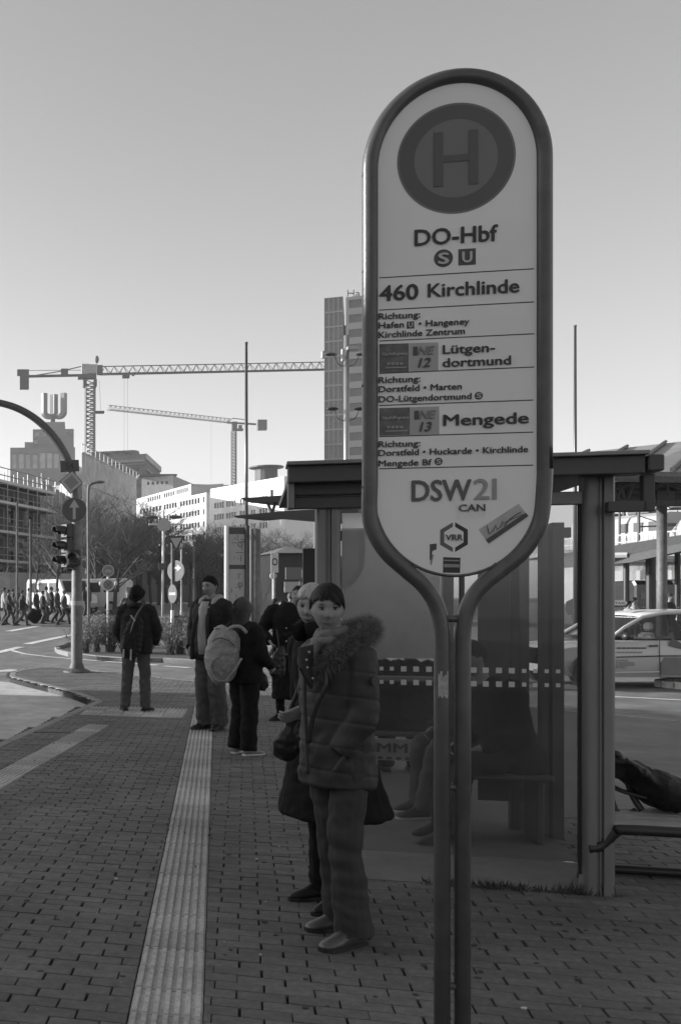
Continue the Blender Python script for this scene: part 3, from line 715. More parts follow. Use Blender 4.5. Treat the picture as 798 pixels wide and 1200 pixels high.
# flattened chewing gum and small grit on the bricks
rg_ = random.Random(21)
for nm_, lb_, m_, n_, r0_, r1_ in (('gum_spots', 'dark flattened gum spots scattered over the paving bricks', mat('old gum', .045, .8), 150, .008, .017), ('grit', 'tiny pale grit and crumbs scattered over the paving bricks', mat('pale grit', .32, .8), 110, .002, .005)):
    mb = MB()
    for i in range(n_):
        y = rg_.uniform(3.2, 11); x = rg_.uniform(0, .68*y); p = Vector((x, y, .0035)); r = rg_.uniform(r0_, r1_); k = 7
        top = [p+Vector((math.cos(6.283*j/k)*r*rg_.uniform(.8, 1.2), math.sin(6.283*j/k)*r*rg_.uniform(.7, 1.1), 0)) for j in range(k)]
        mb.add([Vector((q.x, q.y, -.003)) for q in top]+top, [tuple(range(k, 2*k))]+[(j, (j+1) % k, k+(j+1) % k, k+j) for j in range(k)])
    tag(mb.build(nm_, m_, recalc=False), lb_, 'litter', kind='stuff')
# ================================================================== BUILDINGS
M_wl = mat('pale render', 0.55, 0.8, 0.06, 2, stain=0.06); M_wg = mat('grey render', 0.36, 0.8, 0.08, 2, stain=0.08)
M_br = mat('dark brick facade', 0.13, 0.85, 0.2, 0.8, stain=0.1); M_brl = mat('lighter brick band', 0.22, 0.85, 0.15, 0.8)
M_win = mat('window glass', 0.04, 0.12, 0.3, 1.0, spec=0.6); M_wf = mat('window frame', 0.3, 0.6)
M_roof = mat('flat roof', 0.12, 0.9); M_net = mat('scaffold netting', 0.42, 0.9, 0.15, 0.6, stain=0.15); M_steel = mat('galvanised steel', 0.32, 0.5, 0.15, 8, metal=0.3)
M_dsteel = mat('dark steel', 0.07, 0.6, 0.2, 6)
def at(px, Y): return Vector((px/F*Y, Y, 0))
def ztop(py, Y): return H+(Y0-py)/F*Y
def block(bm_, A, B, C, D, z0, z1):
    p = [A, B, C, D]; bm_.add([(q.x, q.y, z0) for q in p]+[(q.x, q.y, z1) for q in p], [(0,1,5,4),(1,2,6,5),(2,3,7,6),(3,0,4,7),(4,5,6,7)])
def blockf(bm_, A, B, C, D, z0, z1):      # as block, but open where the front wall with its openings stands
    p = [A, B, C, D]; bm_.add([(q.x, q.y, z0) for q in p]+[(q.x, q.y, z1) for q in p], [(0,1,5,4),(1,2,6,5),(2,3,7,6),(4,5,6,7)])
def grid_wins(L, n, w, rows, h, u0=None, u1=None):
    u0 = 0 if u0 is None else u0; u1 = L if u1 is None else u1; out = []
    for z in rows:
        for i in range(n):
            c = u0+(u1-u0)*(i+.5)/n; out.append((c-w/2, c+w/2, z, z+h))
    return out
def facing(p0, p1, y):                   # a front turned square to the street axis seen at p0
    A = at(p0, y); a = math.atan2(p0, F)+R(2); d = Vector((math.cos(a), -math.sin(a), 0)); n = Vector((d.y, -d.x, 0)); ray = Vector((p1/F, 1, 0))
    return A, ray*(A.dot(n)/ray.dot(n))
def deep(A, B, D):                       # back corners of a building whose front runs A->B
    d = (B-A).normalized(); n = Vector((d.y, -d.x, 0)); return B-n*D, A-n*D

# unseen wing added left of the camera so its long shade covers the stop
A, B = Vector((-19, 23.0, 0)), Vector((-19, -22, 0))
shade_wing = empty('unseen_shade_wing', A, 'long unseen wing left of the pavement added to shade the bus stop', 'building')
mb = MB(); L = (B-A).length
d0 = (A-B).normalized()
pq = wall(mb, B, A, -.3, 8.4, .5, grid_wins(L, 12, 2.0, (1.0, 4.6), 2.0)); C_, D_ = Vector((-31, -22, 0)), Vector((-31, 23.0, 0))
mb.quad(Vector((-19.5, 23, -.3)), Vector((-31, 23, -.3)), Vector((-31, 23, 8.4)), Vector((-19.5, 23, 8.4))); mb.quad(Vector((-19.5, -22, -.3)), Vector((-31, -22, -.3)), Vector((-31, -22, 8.4)), Vector((-19.5, -22, 8.4)))
mb.quad(Vector((-31, 23, -.3)), Vector((-31, -22, -.3)), Vector((-31, -22, 8.4)), Vector((-31, 23, 8.4))); mb.build('wall', M_wg, shade_wing, recalc=False)
panes(pq, M_win, shade_wing); mb = MB(); mb.box((-25.2, .5, 8.55), (13.2, 46, .3)); mb.build('roof', M_roof, shade_wing)

# 1 white office block, sunlit
Yr, Yl = 133.0, 148.7; zt = ztop(558, Yr); A, B = at(246.5, Yl), at(333, Yr); L = (B-A).length
wb = empty('white_office_block', A, 'bright white office block with two rows of dark window groups behind the stop', 'building')
mb = MB(); sc = L
def uof(A, B, px):                        # position along A->B of a photo column
    d = (B-A).normalized(); n = Vector((d.y, -d.x, 0)); ray = Vector((px/F, 1, 0)); t = A.dot(n)/ray.dot(n); return (ray*t-A).dot(d)
wins = []
for (z, h) in ((ztop(592, 142), .85), (ztop(606, 142), .85), (ztop(622, 142), .85)):
    for (p0, p1, n) in ((251, 263, 4), (265, 277, 4), (281, 291, 3), (294, 300, 2), (304, 314, 3)):
        for i in range(n):
            a = uof(A, B, p0+(p1-p0)*i/n); b = uof(A, B, p0+(p1-p0)*(i+.72)/n); wins.append((a, b, z, z+h))
pq = wall(mb, A, B, 0, zt, .6, wins); bk = deep(A, B, 22)
blockf(mb, B-(B-A).normalized()*.01, bk[0], bk[1], A, 0, zt-.01); mb.build('wall', mat('white facade', .82, .8, .03, 2), wb, recalc=False); panes(pq, M_win, wb)
mb = MB(); q = at(312, 150); mb.tube([Vector((q.x, q.y, zt)), Vector((q.x, q.y, ztop(547, 150)))], 1.7, 16); mb.tube([Vector((q.x, q.y, ztop(548.5, 150))), Vector((q.x, q.y, ztop(547, 150)))], 2.6, 16); mb.build('roof_drum', M_dsteel, wb)

# 2 grey office block with set-back storey
A, B = at(160, 176), at(242, 152); zt = ztop(577, 152); L = (B-A).length
gb = empty('grey_office_block', A, 'pale grey office block with long window rows and dark set-back top storey', 'building')
mb = MB(); wins = []
for (py0, h) in ((588, .85), (602, .85), (616, .85), (630, .85)):
    z = ztop(py0+3, 156)
    for (p0, p1, n) in ((164, 190, 7), (192, 208, 5), (211, 235, 7), (238, 240.5, 1)):
        for i in range(n): wins.append((uof(A, B, p0+(p1-p0)*i/n), uof(A, B, p0+(p1-p0)*(i+.68)/n), z, z+h))
pq = wall(mb, A, B, 0, zt, .6, wins); bk = deep(A, B, 24); blockf(mb, B, bk[0], bk[1], A, 0, zt-.02); mb.build('wall', mat('grey facade', .50, .8, .05, 2, stain=.05), gb, recalc=False); panes(pq, M_win, gb)
A2, B2 = at(156, 190), at(224, 163); z2 = ztop(567, 163)
mb = MB(); wins = []; z = ztop(579, 168)
for (p0, p1, n) in ((173, 189, 6), (192, 205, 5), (207, 221, 6)):
    for i in range(n): wins.append((uof(A2, B2, p0+(p1-p0)*i/n), uof(A2, B2, p0+(p1-p0)*(i+.68)/n), z, z+.8))
pq = wall(mb, A2, B2, 10, z2, .6, wins); bk = deep(A2, B2, 14); blockf(mb, B2, bk[0], bk[1], A2, 10, z2-.02); mb.build('upper_wall', MATS['grey facade'], gb, recalc=False); panes(pq, M_win, gb)
A3, B3 = at(224.2, 163), at(262, 160); mb = MB(); block(mb, A3, B3, B3+Vector((6, 30, 0)), A3+Vector((6, 30, 0)), 10, z2-.3); mb.build('set_back_storey', M_br, gb)
mb = MB(); A4, B4 = at(242.3, 153), at(247, 154); block(mb, A4, B4, B4+Vector((0, 20, 0)), A4+Vector((0, 20, 0)), 0, zt+.2); mb.build('dark_gap', M_dsteel, gb)  # dark block stands in for the shaded gap beside the white block

# 3 small block with five windows
A, B = at(166, 215), at(203.5, 212); zt = ztop(558.5, 214); sb = empty('small_block', A, 'small grey block with one row of five square windows below the dark brick hall', 'building')
mb = MB(); wins = [(uof(A, B, 172.5+i*5.4), uof(A, B, 175.2+i*5.4), ztop(568, 214), ztop(564.5, 214)) for i in range(5)]
pq = wall(mb, A, B, 0, zt, .5, wins); bk = deep(A, B, 20); blockf(mb, B, bk[0], bk[1], A, 0, zt-.02); mb.build('wall', M_wg, sb, recalc=False); panes(pq, M_win, sb)
mb = MB(); c = (A+B)/2+Vector((0, 9, 0)); mb.box((c.x, c.y, zt+.2), ((B-A).length+1, 20, .4)); mb.build('roof', M_roof, sb)

# 4 dark brick hall with scalloped parapet
A, B = at(112, 262), at(169.5, 258); zt = ztop(533, 260); hb = empty('brick_hall', A, 'dark brick hall with scalloped parapet and pale cornice band behind the nearer crane', 'building')
mb = MB(); wins = [(uof(A, B, p), uof(A, B, p+3), ztop(553, 260), ztop(548, 260)) for p in range(118, 166, 6)]
pq = wall(mb, A, B, 0, zt, .6, wins); B5 = at(187.5, 286); A5 = A+(B5-B); mb.quad(Vector((B.x, B.y, 0)), Vector((B5.x, B5.y, 0)), Vector((B5.x, B5.y, zt)), Vector((B.x, B.y, zt))); blockf(mb, B+Vector((0, .1, 0)), B5, A5, A, 0, zt-.02); mb.build('wall', M_br, hb, recalc=False); panes(pq, M_win, hb)
for k in range(6):
    c = A.lerp(B, (k+.5)/6*.8+.0); mb = MB(); w = 4.0
    P_ = [(-w/2, 0), (w/2, 0)]+[(w/2*math.cos(math.pi*i/8), .7+.5*math.sin(math.pi*i/8)) for i in range(9)]
    M = frame(Vector((c.x, c.y+.3, zt)), B-A); mb.plate([P_[0], P_[1]]+P_[2:], M, 1.0); mb.build('parapet_scallop', M_br, hb)
mb = MB(); c = (A+B)/2; dr = math.atan2((B-A).y, (B-A).x); mb.box((c.x, c.y-.25, ztop(541, 260)), ((B-A).length, .5, .7), dr); mb.box((c.x, c.y-.2, ztop(544.5, 260)), ((B-A).length, .4, .3), dr); mb.build('cornice', M_brl, hb)
mb = MB(); c = (B+B5)/2; dr = math.atan2((B5-B).y, (B5-B).x); mb.box((c.x+.2, c.y, zt-.6), ((B5-B).length*.96, .6, 1.5), dr); mb.build('pale_panel', M_net, hb)
mb = MB(); c = (B+B5)/2; mb.box((c.x+.3, c.y, zt-4), ((B5-B).length*.98, .5, .5), dr); mb.build('cornice', M_brl, hb)

# 5 brick tower with the big roof letter
tw = empty('brick_tower', at(55, 350), 'stepped dark brick tower with tall arched windows and the huge roof letter U', 'building')
YT = 350.0
def tb(name, p0, p1, py0, py1, y, m, dpt, wins=(), top_shear=0, rnd=0):
    A, B = facing(p0, p1, y); mb = MB(); ws = [(uof(A, B, a), uof(A, B, b), ztop(c, y), ztop(d, y)) for a, b, c, d in wins]
    z0 = ztop(py1, y) if py1 < 690 else 0; z1 = ztop(py0, y)
    pq = wall(mb, A, B, z0, z1, 1, ws, inset=.8); bk = deep(A, B, dpt); blockf(mb, B, bk[0], bk[1], A, z0, z1-.05); mb.build(name, m, tw, recalc=False); panes(pq, M_brw, tw)
M_brw = mat('tall window with painted reflection', .62, .45, .35, .3)  # pale pane colour stands in for brightness mirrored in the windows
tb('tower_body', 12, 88, 524.5, 700, 345, M_br2 if 'M_br2' in globals() else mat('brick facade grey', .20, .85, .1, .5), 40, [(14, 19, 549, 531), (22, 28, 549, 531), (30.5, 35.5, 549, 532), (38.5, 44, 549, 532), (46.5, 53, 549, 530), (55, 61, 549, 530), (63, 69, 549, 531), (71, 76, 549, 532)])
tb('tower_middle', 38.5, 86.5, 503, 525, 352, MATS['brick facade grey'], 26, [(40.5, 46, 511, 505.5), (40, 44, 520, 514.5), (50, 54, 511, 506), (62, 66, 511, 506), (79, 81, 510, 507), (83, 84.5, 511, 507)])
tb('tower_cap', 50, 76, 494.5, 503.5, 360, MATS['brick facade grey'], 14)
mb = MB(); block(mb, at(29, 347), at(39.5, 347), at(39.5, 375), at(29, 375), ztop(530, 347), ztop(518, 347)); mb.build('tower_step', MATS['brick facade grey'], tw)
mb = MB(); q = at(62, 362); mb.box((q.x, q.y, ztop(492, 362)), (1.6, 1.6, 3)); mb.build('letter_stand', M_dsteel, tw)
def ubig(cx, zb, zt_, w, th, dep, rz, bar=1.7):
    """a block letter U"""
    r = w/2; out = [(-r, zt_)]+[(-r*math.cos(math.pi*i/14)*1.0, zb+r*.7-(r*.7)*math.sin(math.pi*i/14)) for i in range(15)]+[(r, zt_), (r-bar, zt_)]
    ri = r-bar; out += [(ri*math.cos(math.pi*i/14), zb+r*.7-(r*.7-bar)*math.sin(math.pi*i/14)) for i in range(15)]+[(-ri, zt_)]
    return out
q = at(62.2, 362)
zb, ztt = ztop(491, 362), ztop(461.5, 362)
M_let = mat('roof letter metal', .12, .5, .1, .3)
for (dx, rz, w) in ((-1.3, R(28), 6.2), (2.0, R(-38), 6.4)):
    o = ubig(0, zb, ztt, w, 0, 1.6, rz); M = Matrix.Translation((q.x+dx, q.y, 0))@Matrix.Rotation(rz, 4, 'Z')
    mb = MB(); n = len(o); half = n//2
    # quads across the stroke
    outer = o[:17]; inner = o[17:][::-1]
    vs = []; k = len(outer)
    for y in (-.9, .9):
        vs += [M@Vector((p[0], y, p[1])) for p in outer]+[M@Vector((p[0], y, p[1])) for p in inner]
    fs = []
    for i in range(k-1):
        fs += [(i, i+1, k+i+1, k+i), (2*k+i, 3*k+i, 3*k+i+1, 2*k+i+1), (i, 2*k+i, 2*k+i+1, i+1), (k+i, k+i+1, 3*k+i+1, 3*k+i)]
    fs += [(0, k, 3*k, 2*k), (k-1, 3*k-1, 4*k-1, 2*k-1)]
    mb.add(vs, fs); mb.build('roof_letter', M_let, tw)

# 6 netted building (long receding scaffolded face) and the near scaffold
A, B = at(96, 124), at(160, 152); zt = ztop(530, 124); nb = empty('netted_building', A, 'long building wrapped in pale scaffold netting below the nearer crane', 'building')
mb = MB(); pq = wall(mb, A, B, 0, zt, .5, []); bk = deep(A, B, -20); 
n_ = 14; d = (B-A)/n_
mb = MB(); block(mb, at(88, 126), B+Vector((-2.5, 1.0, 0)), B+Vector((-22, 6, 0)), at(70, 150), 0, zt-1.2); mb.build('wall', M_wg, nb)
for i in range(n_):                        # sheets of netting hung between the standards
    for j in range(5):
        a, b = A+d*i, A+d*(i+.985); z0, z1 = zt*j/5+.05, zt*(j+1)/5; bul = .12
        m1 = (a+b)/2+Vector((bul, -bul, 0)); s = MB()
        s.quad(a+Vector((0, 0, z0)), m1+Vector((0, 0, z0)), m1+Vector((0, 0, z1)), a+Vector((0, 0, z1))); s.quad(m1+Vector((0, 0, z0)), b+Vector((0, 0, z0)), b+Vector((0, 0, z1)), m1+Vector((0, 0, z1)))
        s.build('netting_sheet', M_net, nb, recalc=False)
for j in range(1, 6):
    mb = MB(); mb.tube([A+Vector((.15, -.15, zt*j/5)), B+Vector((.15, -.15, zt*j/5))], .09, 4); mb.build('ledger', M_wl, nb)
mb = MB(); mb.tube([A+Vector((0, 0, zt+1.1)), B+Vector((0, 0, zt+1.1))], .05, 4); mb.build('guard_rail', M_steel, nb)
for i in range(n_+1): mb = MB(); p = A+d*i; mb.tube([p+Vector((0, 0, zt-.1)), p+Vector((0, 0, zt+1.2))], .05, 4); mb.build('guard_post', M_steel, nb)

# near scaffolded building: gable towards the street, netted right face
A, B = at(-70, 62), at(44, 75); zt = ztop(562, 75); A = Vector((A.x, A.y, 0))
sb2 = empty('scaffolded_building', B, 'dark building shell behind steel scaffolding at the left edge', 'building')
L = (B-A).length; mb = MB(); pq = wall(mb, A, B, 0, zt-1, .4, grid_wins(L, 5, 1.3, (1.2, 4.2, 7.0), 1.9)); bk = deep(A, B, 20); blockf(mb, B, bk[0], bk[1], A, 0, zt-1.02); mb.build('wall', mat('bare shell', .10, .9, .3, 1), sb2, recalc=False); panes(pq, M_win, sb2)
d = (B-A).normalized(); n = Vector((d.y, -d.x, 0))
mb = MB(); r0 = A-n*2; mb.slab(A+Vector((0, 0, zt-.9))+n*.3, B+Vector((0, 0, zt-.9))+n*.3, B-n*9+Vector((0, 0, zt+2.0)), A-n*9+Vector((0, 0, zt+2.0)), .3); mb.build('roof', mat('frosty roof', .3, .9, .3, 1.2), sb2)
sca = empty('scaffold', B+n*1.2, 'steel scaffold of standards, ledgers, planks and diagonal braces at the left edge', 'scaffold')
k = 9
for i in range(k+1):
    for q in (.4, 1.5):
        mb = MB(); p = A.lerp(B, i/k)+n*q; mb.tube([p, p+Vector((0, 0, zt-.2))], .045, 5); mb.build('standard', M_steel, sca)
for z in (2.0, 4.0, 6.0, 8.0, 9.4):
    mb = MB(); a, b = A+n*.4, B+n*.4; mb.slab(a+Vector((0, 0, z)), a+n*1.0+Vector((0, 0, z)), b+n*1.0+Vector((0, 0, z)), b+Vector((0, 0, z)), .06); mb.build('plank', mat('scaffold planks', .22, .8, .3, 5), sca)
    for dz in (.5, 1.0):
        mb = MB(); mb.tube([A+n*1.52+Vector((0, 0, z+dz)), B+n*1.52+Vector((0, 0, z+dz))], .035, 4); mb.build('ledger', M_steel, sca)
    mb = MB(); mb.slab(A+n*1.56+Vector((0, 0, z)), B+n*1.56+Vector((0, 0, z)), B+n*1.56+Vector((0, 0, z+.18)), A+n*1.56+Vector((0, 0, z+.18)), .04); mb.build('toe_board', M_wl, sca)
for i, (a, b) in enumerate([(.93, .99), (.99, .93), (.93, .99), (.99, .93), (.80, .9), (.86, .96)]):
    mb = MB(); z = 1.0+2*(i % 4); mb.tube([A.lerp(B, a)+n*1.6+Vector((0, 0, z)), A.lerp(B, b)+n*1.6+Vector((0, 0, z+1.9))], .05, 4); mb.build('brace', M_wl, sca)
# netted right face of the same shell
A6, B6 = B+Vector((.2, .2, 0)), at(100, 98)
nf = empty('netted_wing', A6, 'lower wing wrapped in pale netting right of the steel scaffold', 'building')
mb = MB(); block(mb, A6+Vector((-.4, .6, 0)), B6+Vector((-.4, .6, 0)), B6+Vector((-12, 3, 0)), A6+Vector((-8, 8, 0)), 0, zt-.8); mb.build('wall', MATS['bare shell'], nf)
for i in range(8):
    for j in range(4):
        a, b = A6.lerp(B6, i/8), A6.lerp(B6, (i+.98)/8); z0, z1 = zt*j/4+.05, zt*(j+1)/4; m1 = (a+b)/2+Vector((.15, -.1, 0)); s = MB()
        s.quad(a+Vector((0, 0, z0)), m1+Vector((0, 0, z0)), m1+Vector((0, 0, z1)), a+Vector((0, 0, z1))); s.quad(m1+Vector((0, 0, z0)), b+Vector((0, 0, z0)), b+Vector((0, 0, z1)), m1+Vector((0, 0, z1))); s.build('netting_sheet', mat('old netting', .26, .9, .25, .8), nf, recalc=False)
for i in range(9): mb = MB(); p = A6.lerp(B6, i/8)+Vector((.1, -.1, 0)); mb.tube([p, p+Vector((0, 0, zt+.5))], .045, 4); mb.build('standard', M_wl, nf)
# hoarding along the building site
A, B = at(-30, 60), at(108, 66); ho = empty('site_hoarding', A, 'pale site hoarding behind the crowd and the white van', 'hoarding')
for i in range(7):
    a, b = A.lerp(B, i/7), A.lerp(B, (i+.985)/7); mb = MB(); z = gz(63); mb.slab(a+Vector((0, 0, z)), b+Vector((0, 0, z)), b+Vector((0, 0, z+2.2)), a+Vector((0, 0, z+2.2)), .06); mb.build('hoarding_panel', mat('hoarding', .38, .7, .2, 1.5, rand=.25), ho)

# 7 hotel tower
ht = empty('glass_tower', at(402, 232), 'tall grey twin-slab tower with rooftop letters behind the lamp mast', 'building')
def slabtower(p0, p1, pyt, y, ncol, nrow, dpt, m, wm, gapx=.16, gapz=.3):
    A, B = facing(p0, p1, y); zt = ztop(pyt, y); L = (B-A).length; mb = MB(); fh = (zt-3)/nrow; wins = []
    for r in range(nrow):
        for c in range(ncol):
            wins.append((L*(c+gapx/2)/ncol, L*(c+1-gapx/2)/ncol, 3+fh*(r+gapz/2), 3+fh*(r+1-gapz/2)))
    pq = wall(mb, A, B, 0, zt, .6, wins, inset=.3); bk = deep(A, B, dpt); blockf(mb, B, bk[0], bk[1], A, 0, zt-.02); mb.build('tower_wall', m, ht, recalc=False); panes(pq, wm, ht)
M_tw = mat('tower cladding', .19, .7, .06, .4); M_tg = mat('tower glass', .09, .25, .12, .5, spec=.5)
slabtower(380, 402, 349, 230, 4, 20, 18, M_tw, mat('tower glass left', .13, .3, .15, .5), .22, .12); slabtower(405.3, 452, 348, 226, 2, 20, 22, M_tw, M_tg, .3, .45)
mb = MB(); A, B = at(401, 236), at(406, 236); block(mb, A, B, B+Vector((0, 12, 0)), A+Vector((0, 12, 0)), 0, ztop(381, 236)); mb.build('link', M_tg, ht)
text('Ha', (ztop(338.5, 226)-ztop(346.5, 226)), frame(Vector((at(406.5, 226).x, 226, ztop(347, 226))), (1, 0, 0)), M_tw, ht, name='roof_letter', width=15.5/F*226, bold=.0, t=.15)

# 8 low far buildings that close the street behind the trees
for (p0, p1, y, pyt, v, lb) in ((236, 420, 112, 652, .07, 'long low dark building far behind the map board'), (106, 233, 108, 650, .10, 'low dark building glimpsed behind the tree trunks')):
    A, B = at(p0, y), at(p1, y); o = empty('far_building', A, lb, 'building'); L = (B-A).length; mb = MB(); zt = ztop(pyt, y)
    pq = wall(mb, A, B, 0, zt, .5, grid_wins(L, 12, L/12*.5, (3.0,), 1.8)); bk = deep(A, B, 12); blockf(mb, B, bk[0], bk[1], A, 0, zt-.02); mb.build('wall', mat('far wall %d' % p0, v, .8, .2, .5), o, recalc=False); panes(pq, M_win, o)

# ================================================================== CRANES
M_cr = mat('crane steel', .075, .6, .15, 2); M_crl = mat('pale crane steel', .17, .6, .1, 2)
def truss(mb, a, b, w, h, n, r, tri=False):
    """lattice beam from a to b"""
    a, b = Vector(a), Vector(b); d = (b-a).normalized(); s = d.cross(Vector((0, 0, 1)))
    s = s.normalized() if s.length > .1 else Vector((1, 0, 0)); u = s.cross(d).normalized()
    if tri: offs = [s*w/2, -s*w/2, u*h]
    else: offs = [s*w/2+u*h/2, -s*w/2+u*h/2, -s*w/2-u*h/2, s*w/2-u*h/2]
    for o in offs: mb.tube([a+o, b+o], r*1.5, 4)
    L = (b-a).length
    for i in range(n):
        p, q = a+d*L*i/n, a+d*L*(i+1)/n; m_ = (p+q)/2
        for k in range(len(offs)):
            o1, o2 = offs[k], offs[(k+1) % len(offs)]
            if tri and k == 0: mb.tube([p+o1, p+o2], r*.8, 3); continue
            if tri:
                base, top = (o1, o2) if o2 is offs[2] else (o2, o1)
                mb.tube([p+base, m_+top], r, 3); mb.tube([m_+top, q+base], r, 3)
            else: mb.tube([p+o1, q+o2], r, 3); mb.tube([p+o1, p+o2], r, 3)
YC = 250.0
cr = empty('tower_crane', at(105, YC), 'nearer dark tower crane with long horizontal jib and hanging counterweight', 'crane')
def cw(px, py, dy=0): return W(px, py, YC+dy)
mb = MB(); truss(mb, W(105.5, 560, YC), W(105.5, 446, YC), 2.2, 2.2, 22, .13); mb.build('mast', M_cr, cr)
mb = MB(); a = W(118, 438.5, YC); b = W(430, 431.8, 262); truss(mb, a, b, 1.6, 2.0, 30, .085, True); mb.build('jib', M_cr, cr)
mb = MB(); mb.tube([a+Vector((0, -.8, 0)), b], .2, 4); mb.build('jib_chord', M_dsteel, cr)
mb = MB(); mb.tube([cw(24, 441), cw(98, 439.5)], .45, 4, ry=.35); mb.build('counter_jib', M_dsteel, cr)
mb = MB(); mb.tube([cw(40, 440), cw(70, 435), cw(96, 429)], .14, 4); mb.tube([cw(24, 434), cw(95, 433.5)], .07, 4); mb.build('tie_bar', M_cr, cr)
mb = MB(); c = cw(31, 443); mb.box(cw(28.5, 445), (2.3, 2, 4.6)); mb.box(cw(29, 450), (1.2, 1.6, 2.4)); mb.box(cw(27, 436.5), (3, 1.5, 1.4)); mb.build('counterweight', M_dsteel, cr)
mb = MB(); mb.box(cw(75.5, 436.5), (1.8, 1.4, 1.8)); mb.build('winch', M_dsteel, cr)
mb = MB(); mb.box(cw(100, 433), (1.9, 1.8, 2.6)); mb.box(cw(107, 433), (2.6, 2.0, 2.3)); mb.build('machinery', M_wg, cr)
mb = MB(); mb.box(cw(117, 433.5), (1.3, 1.8, 2.2)); mb.box(cw(102, 441.5), (4.6, 2.4, .9)); mb.build('cab', M_dsteel, cr)
for x in (99, 111.5): mb = MB(); mb.box(cw(x, 449), (.7, 2.4, 1.8)); mb.build('platform', M_cr, cr)
mb = MB(); mb.tube([cw(113.5, 428), cw(113.5, 420)], .12, 4); mb.ell(cw(113.5, 421), (.55, .55, 1.0), 8, 6); mb.build('warning_lamp', M_dsteel, cr)
mb = MB()
for x in (145.5, 149.5): mb.tube([cw(x, 443), W(x, 545, YC)], .035, 3)
mb.build('hoist_rope', M_cr, cr)
mb = MB(); mb.box(cw(147.5, 441), (1.8, 1.4, .7)); mb.box(cw(156, 438.2), (.7, .8, .8)); mb.build('trolley', M_dsteel, cr)
for (x, x2) in ((112.5, 112), (117, 118)): mb = MB(); mb.tube([cw(x-.5, 446), cw(x2, 481)], .045, 3); mb.build('sling', M_cr, cr)
mb = MB(); mb.box(cw(116, 483), (2.6, 1.5, .5)); mb.build('side_platform', M_dsteel, cr)
YC2 = 400.0
c2 = empty('tower_crane', at(274, YC2), 'farther small crane whose jib slopes down to the right onto a thin mast', 'crane')
mb = MB(); truss(mb, W(274, 572, YC2), W(274, 505, YC2), 1.7, 1.7, 18, .12); mb.build('mast', M_cr, c2)
mb = MB(); truss(mb, W(127, 480, 360), W(270, 495.5, YC2), 1.4, 1.7, 28, .085, True); mb.build('jib', M_crl, c2)
mb = MB(); q = lambda x, y: W(x, y, YC2); mb.tube([q(266, 495), q(300, 497)], .4, 4); mb.tube([q(266, 494.5), q(273, 490), q(290, 492)], .18, 4); mb.build('counter_jib', M_dsteel, c2)
mb = MB(); mb.box(q(307, 498), (3.6, 2, 4.2)); mb.build('counterweight', M_dsteel, c2)
mb = MB(); mb.box(q(274.5, 499.5), (2.0, 2, 3.6)); mb.box(q(280, 503.5), (3.2, 1.6, .9)); mb.box(q(281.5, 500.5), (1.2, 1.4, 1.6)); mb.build('cab', M_cr, c2)
mb = MB(); mb.tube([q(247.5, 495), q(247.5, 571)], .04, 3); mb.build('hoist_rope', M_crl, c2)

# ================================================================== BARE TREES
M_bark = mat('bark', .05, .9, .3, 6); M_twig = mat('twigs', .10, .9, .3, 4)
def tree_meshes(seed, hgt, tr, spread):
    rnd = random.Random(seed); trunk = MB(); crown = MB()
    def limb(mbx, p, d, L, r, depth):
        k = 3; pts = [p]; rs = [r]; q = p.copy(); dd = d.copy()
        for i in range(k):
            dd = (dd+Vector((rnd.uniform(-1, 1), rnd.uniform(-1, 1), rnd.uniform(-.2, .8)))*.13).normalized(); q = q+dd*L/k; pts.append(q.copy()); rs.append(r*(1-.6*(i+1)/k))
        mbx.tube(pts, rs, 5 if depth < 1 else 3, cap=False)
        if depth >= 4: return
        nb = [10, 6, 5, 5][depth]
        for i in range(nb):
            t = rnd.uniform(.25, 1.0) if depth else rnd.uniform(.35, 1.0); j = min(k-1, int(t*k)); b = pts[j].lerp(pts[j+1], t*k-j)
            ax = Vector((rnd.uniform(-1, 1), rnd.uniform(-1, 1), rnd.uniform(-.3, .5))).normalized()
            nd = (dd*.75+ax*.85*spread).normalized(); limb(crown, b, nd, L*rnd.uniform(.45, .68), max(.006, r*.45), depth+1)
    limb(trunk, Vector((0, 0, -.1)), Vector((0, 0, 1)), hgt*.62, tr, 0)
    return trunk.mesh('trunk', M_bark), crown.mesh('crown', M_twig)
TV = [tree_meshes(s, h_*.86, t_*.8, sp) for s, h_, t_, sp in ((1, 8.6, .16, 1.0), (2, 9.2, .2, 1.1), (3, 7.8, .14, .95), (4, 8.8, .18, 1.05))]
TR = [(66, 52, 1.0, 'bare tree whose trunk stands behind the traffic light'), (112, 58, 1.02, 'bare tree directly right of the signal mast'), (134, 56, .98, 'bare tree above the bicycle and zone signs'), (151, 62, 1.0, 'bare tree behind the man in the beanie'), (168, 66, 1.02, 'bare tree just left of the thin lamp column'), (186, 70, 1.0, 'bare tree directly behind the thin lamp column'), (222, 64, .9, 'bare tree right of the give-way triangle'), (243, 68, .92, 'bare tree above the head of the man in the hooded jacket'), (256, 76, .95, 'bare tree left of the map board'), (40, 58, .8, 'bare tree in front of the scaffold'), (326, 74, .8, 'bare tree under the far canopy roof'), (346, 80, .85, 'bare tree beside the left shelter post')]
rt = random.Random(5)
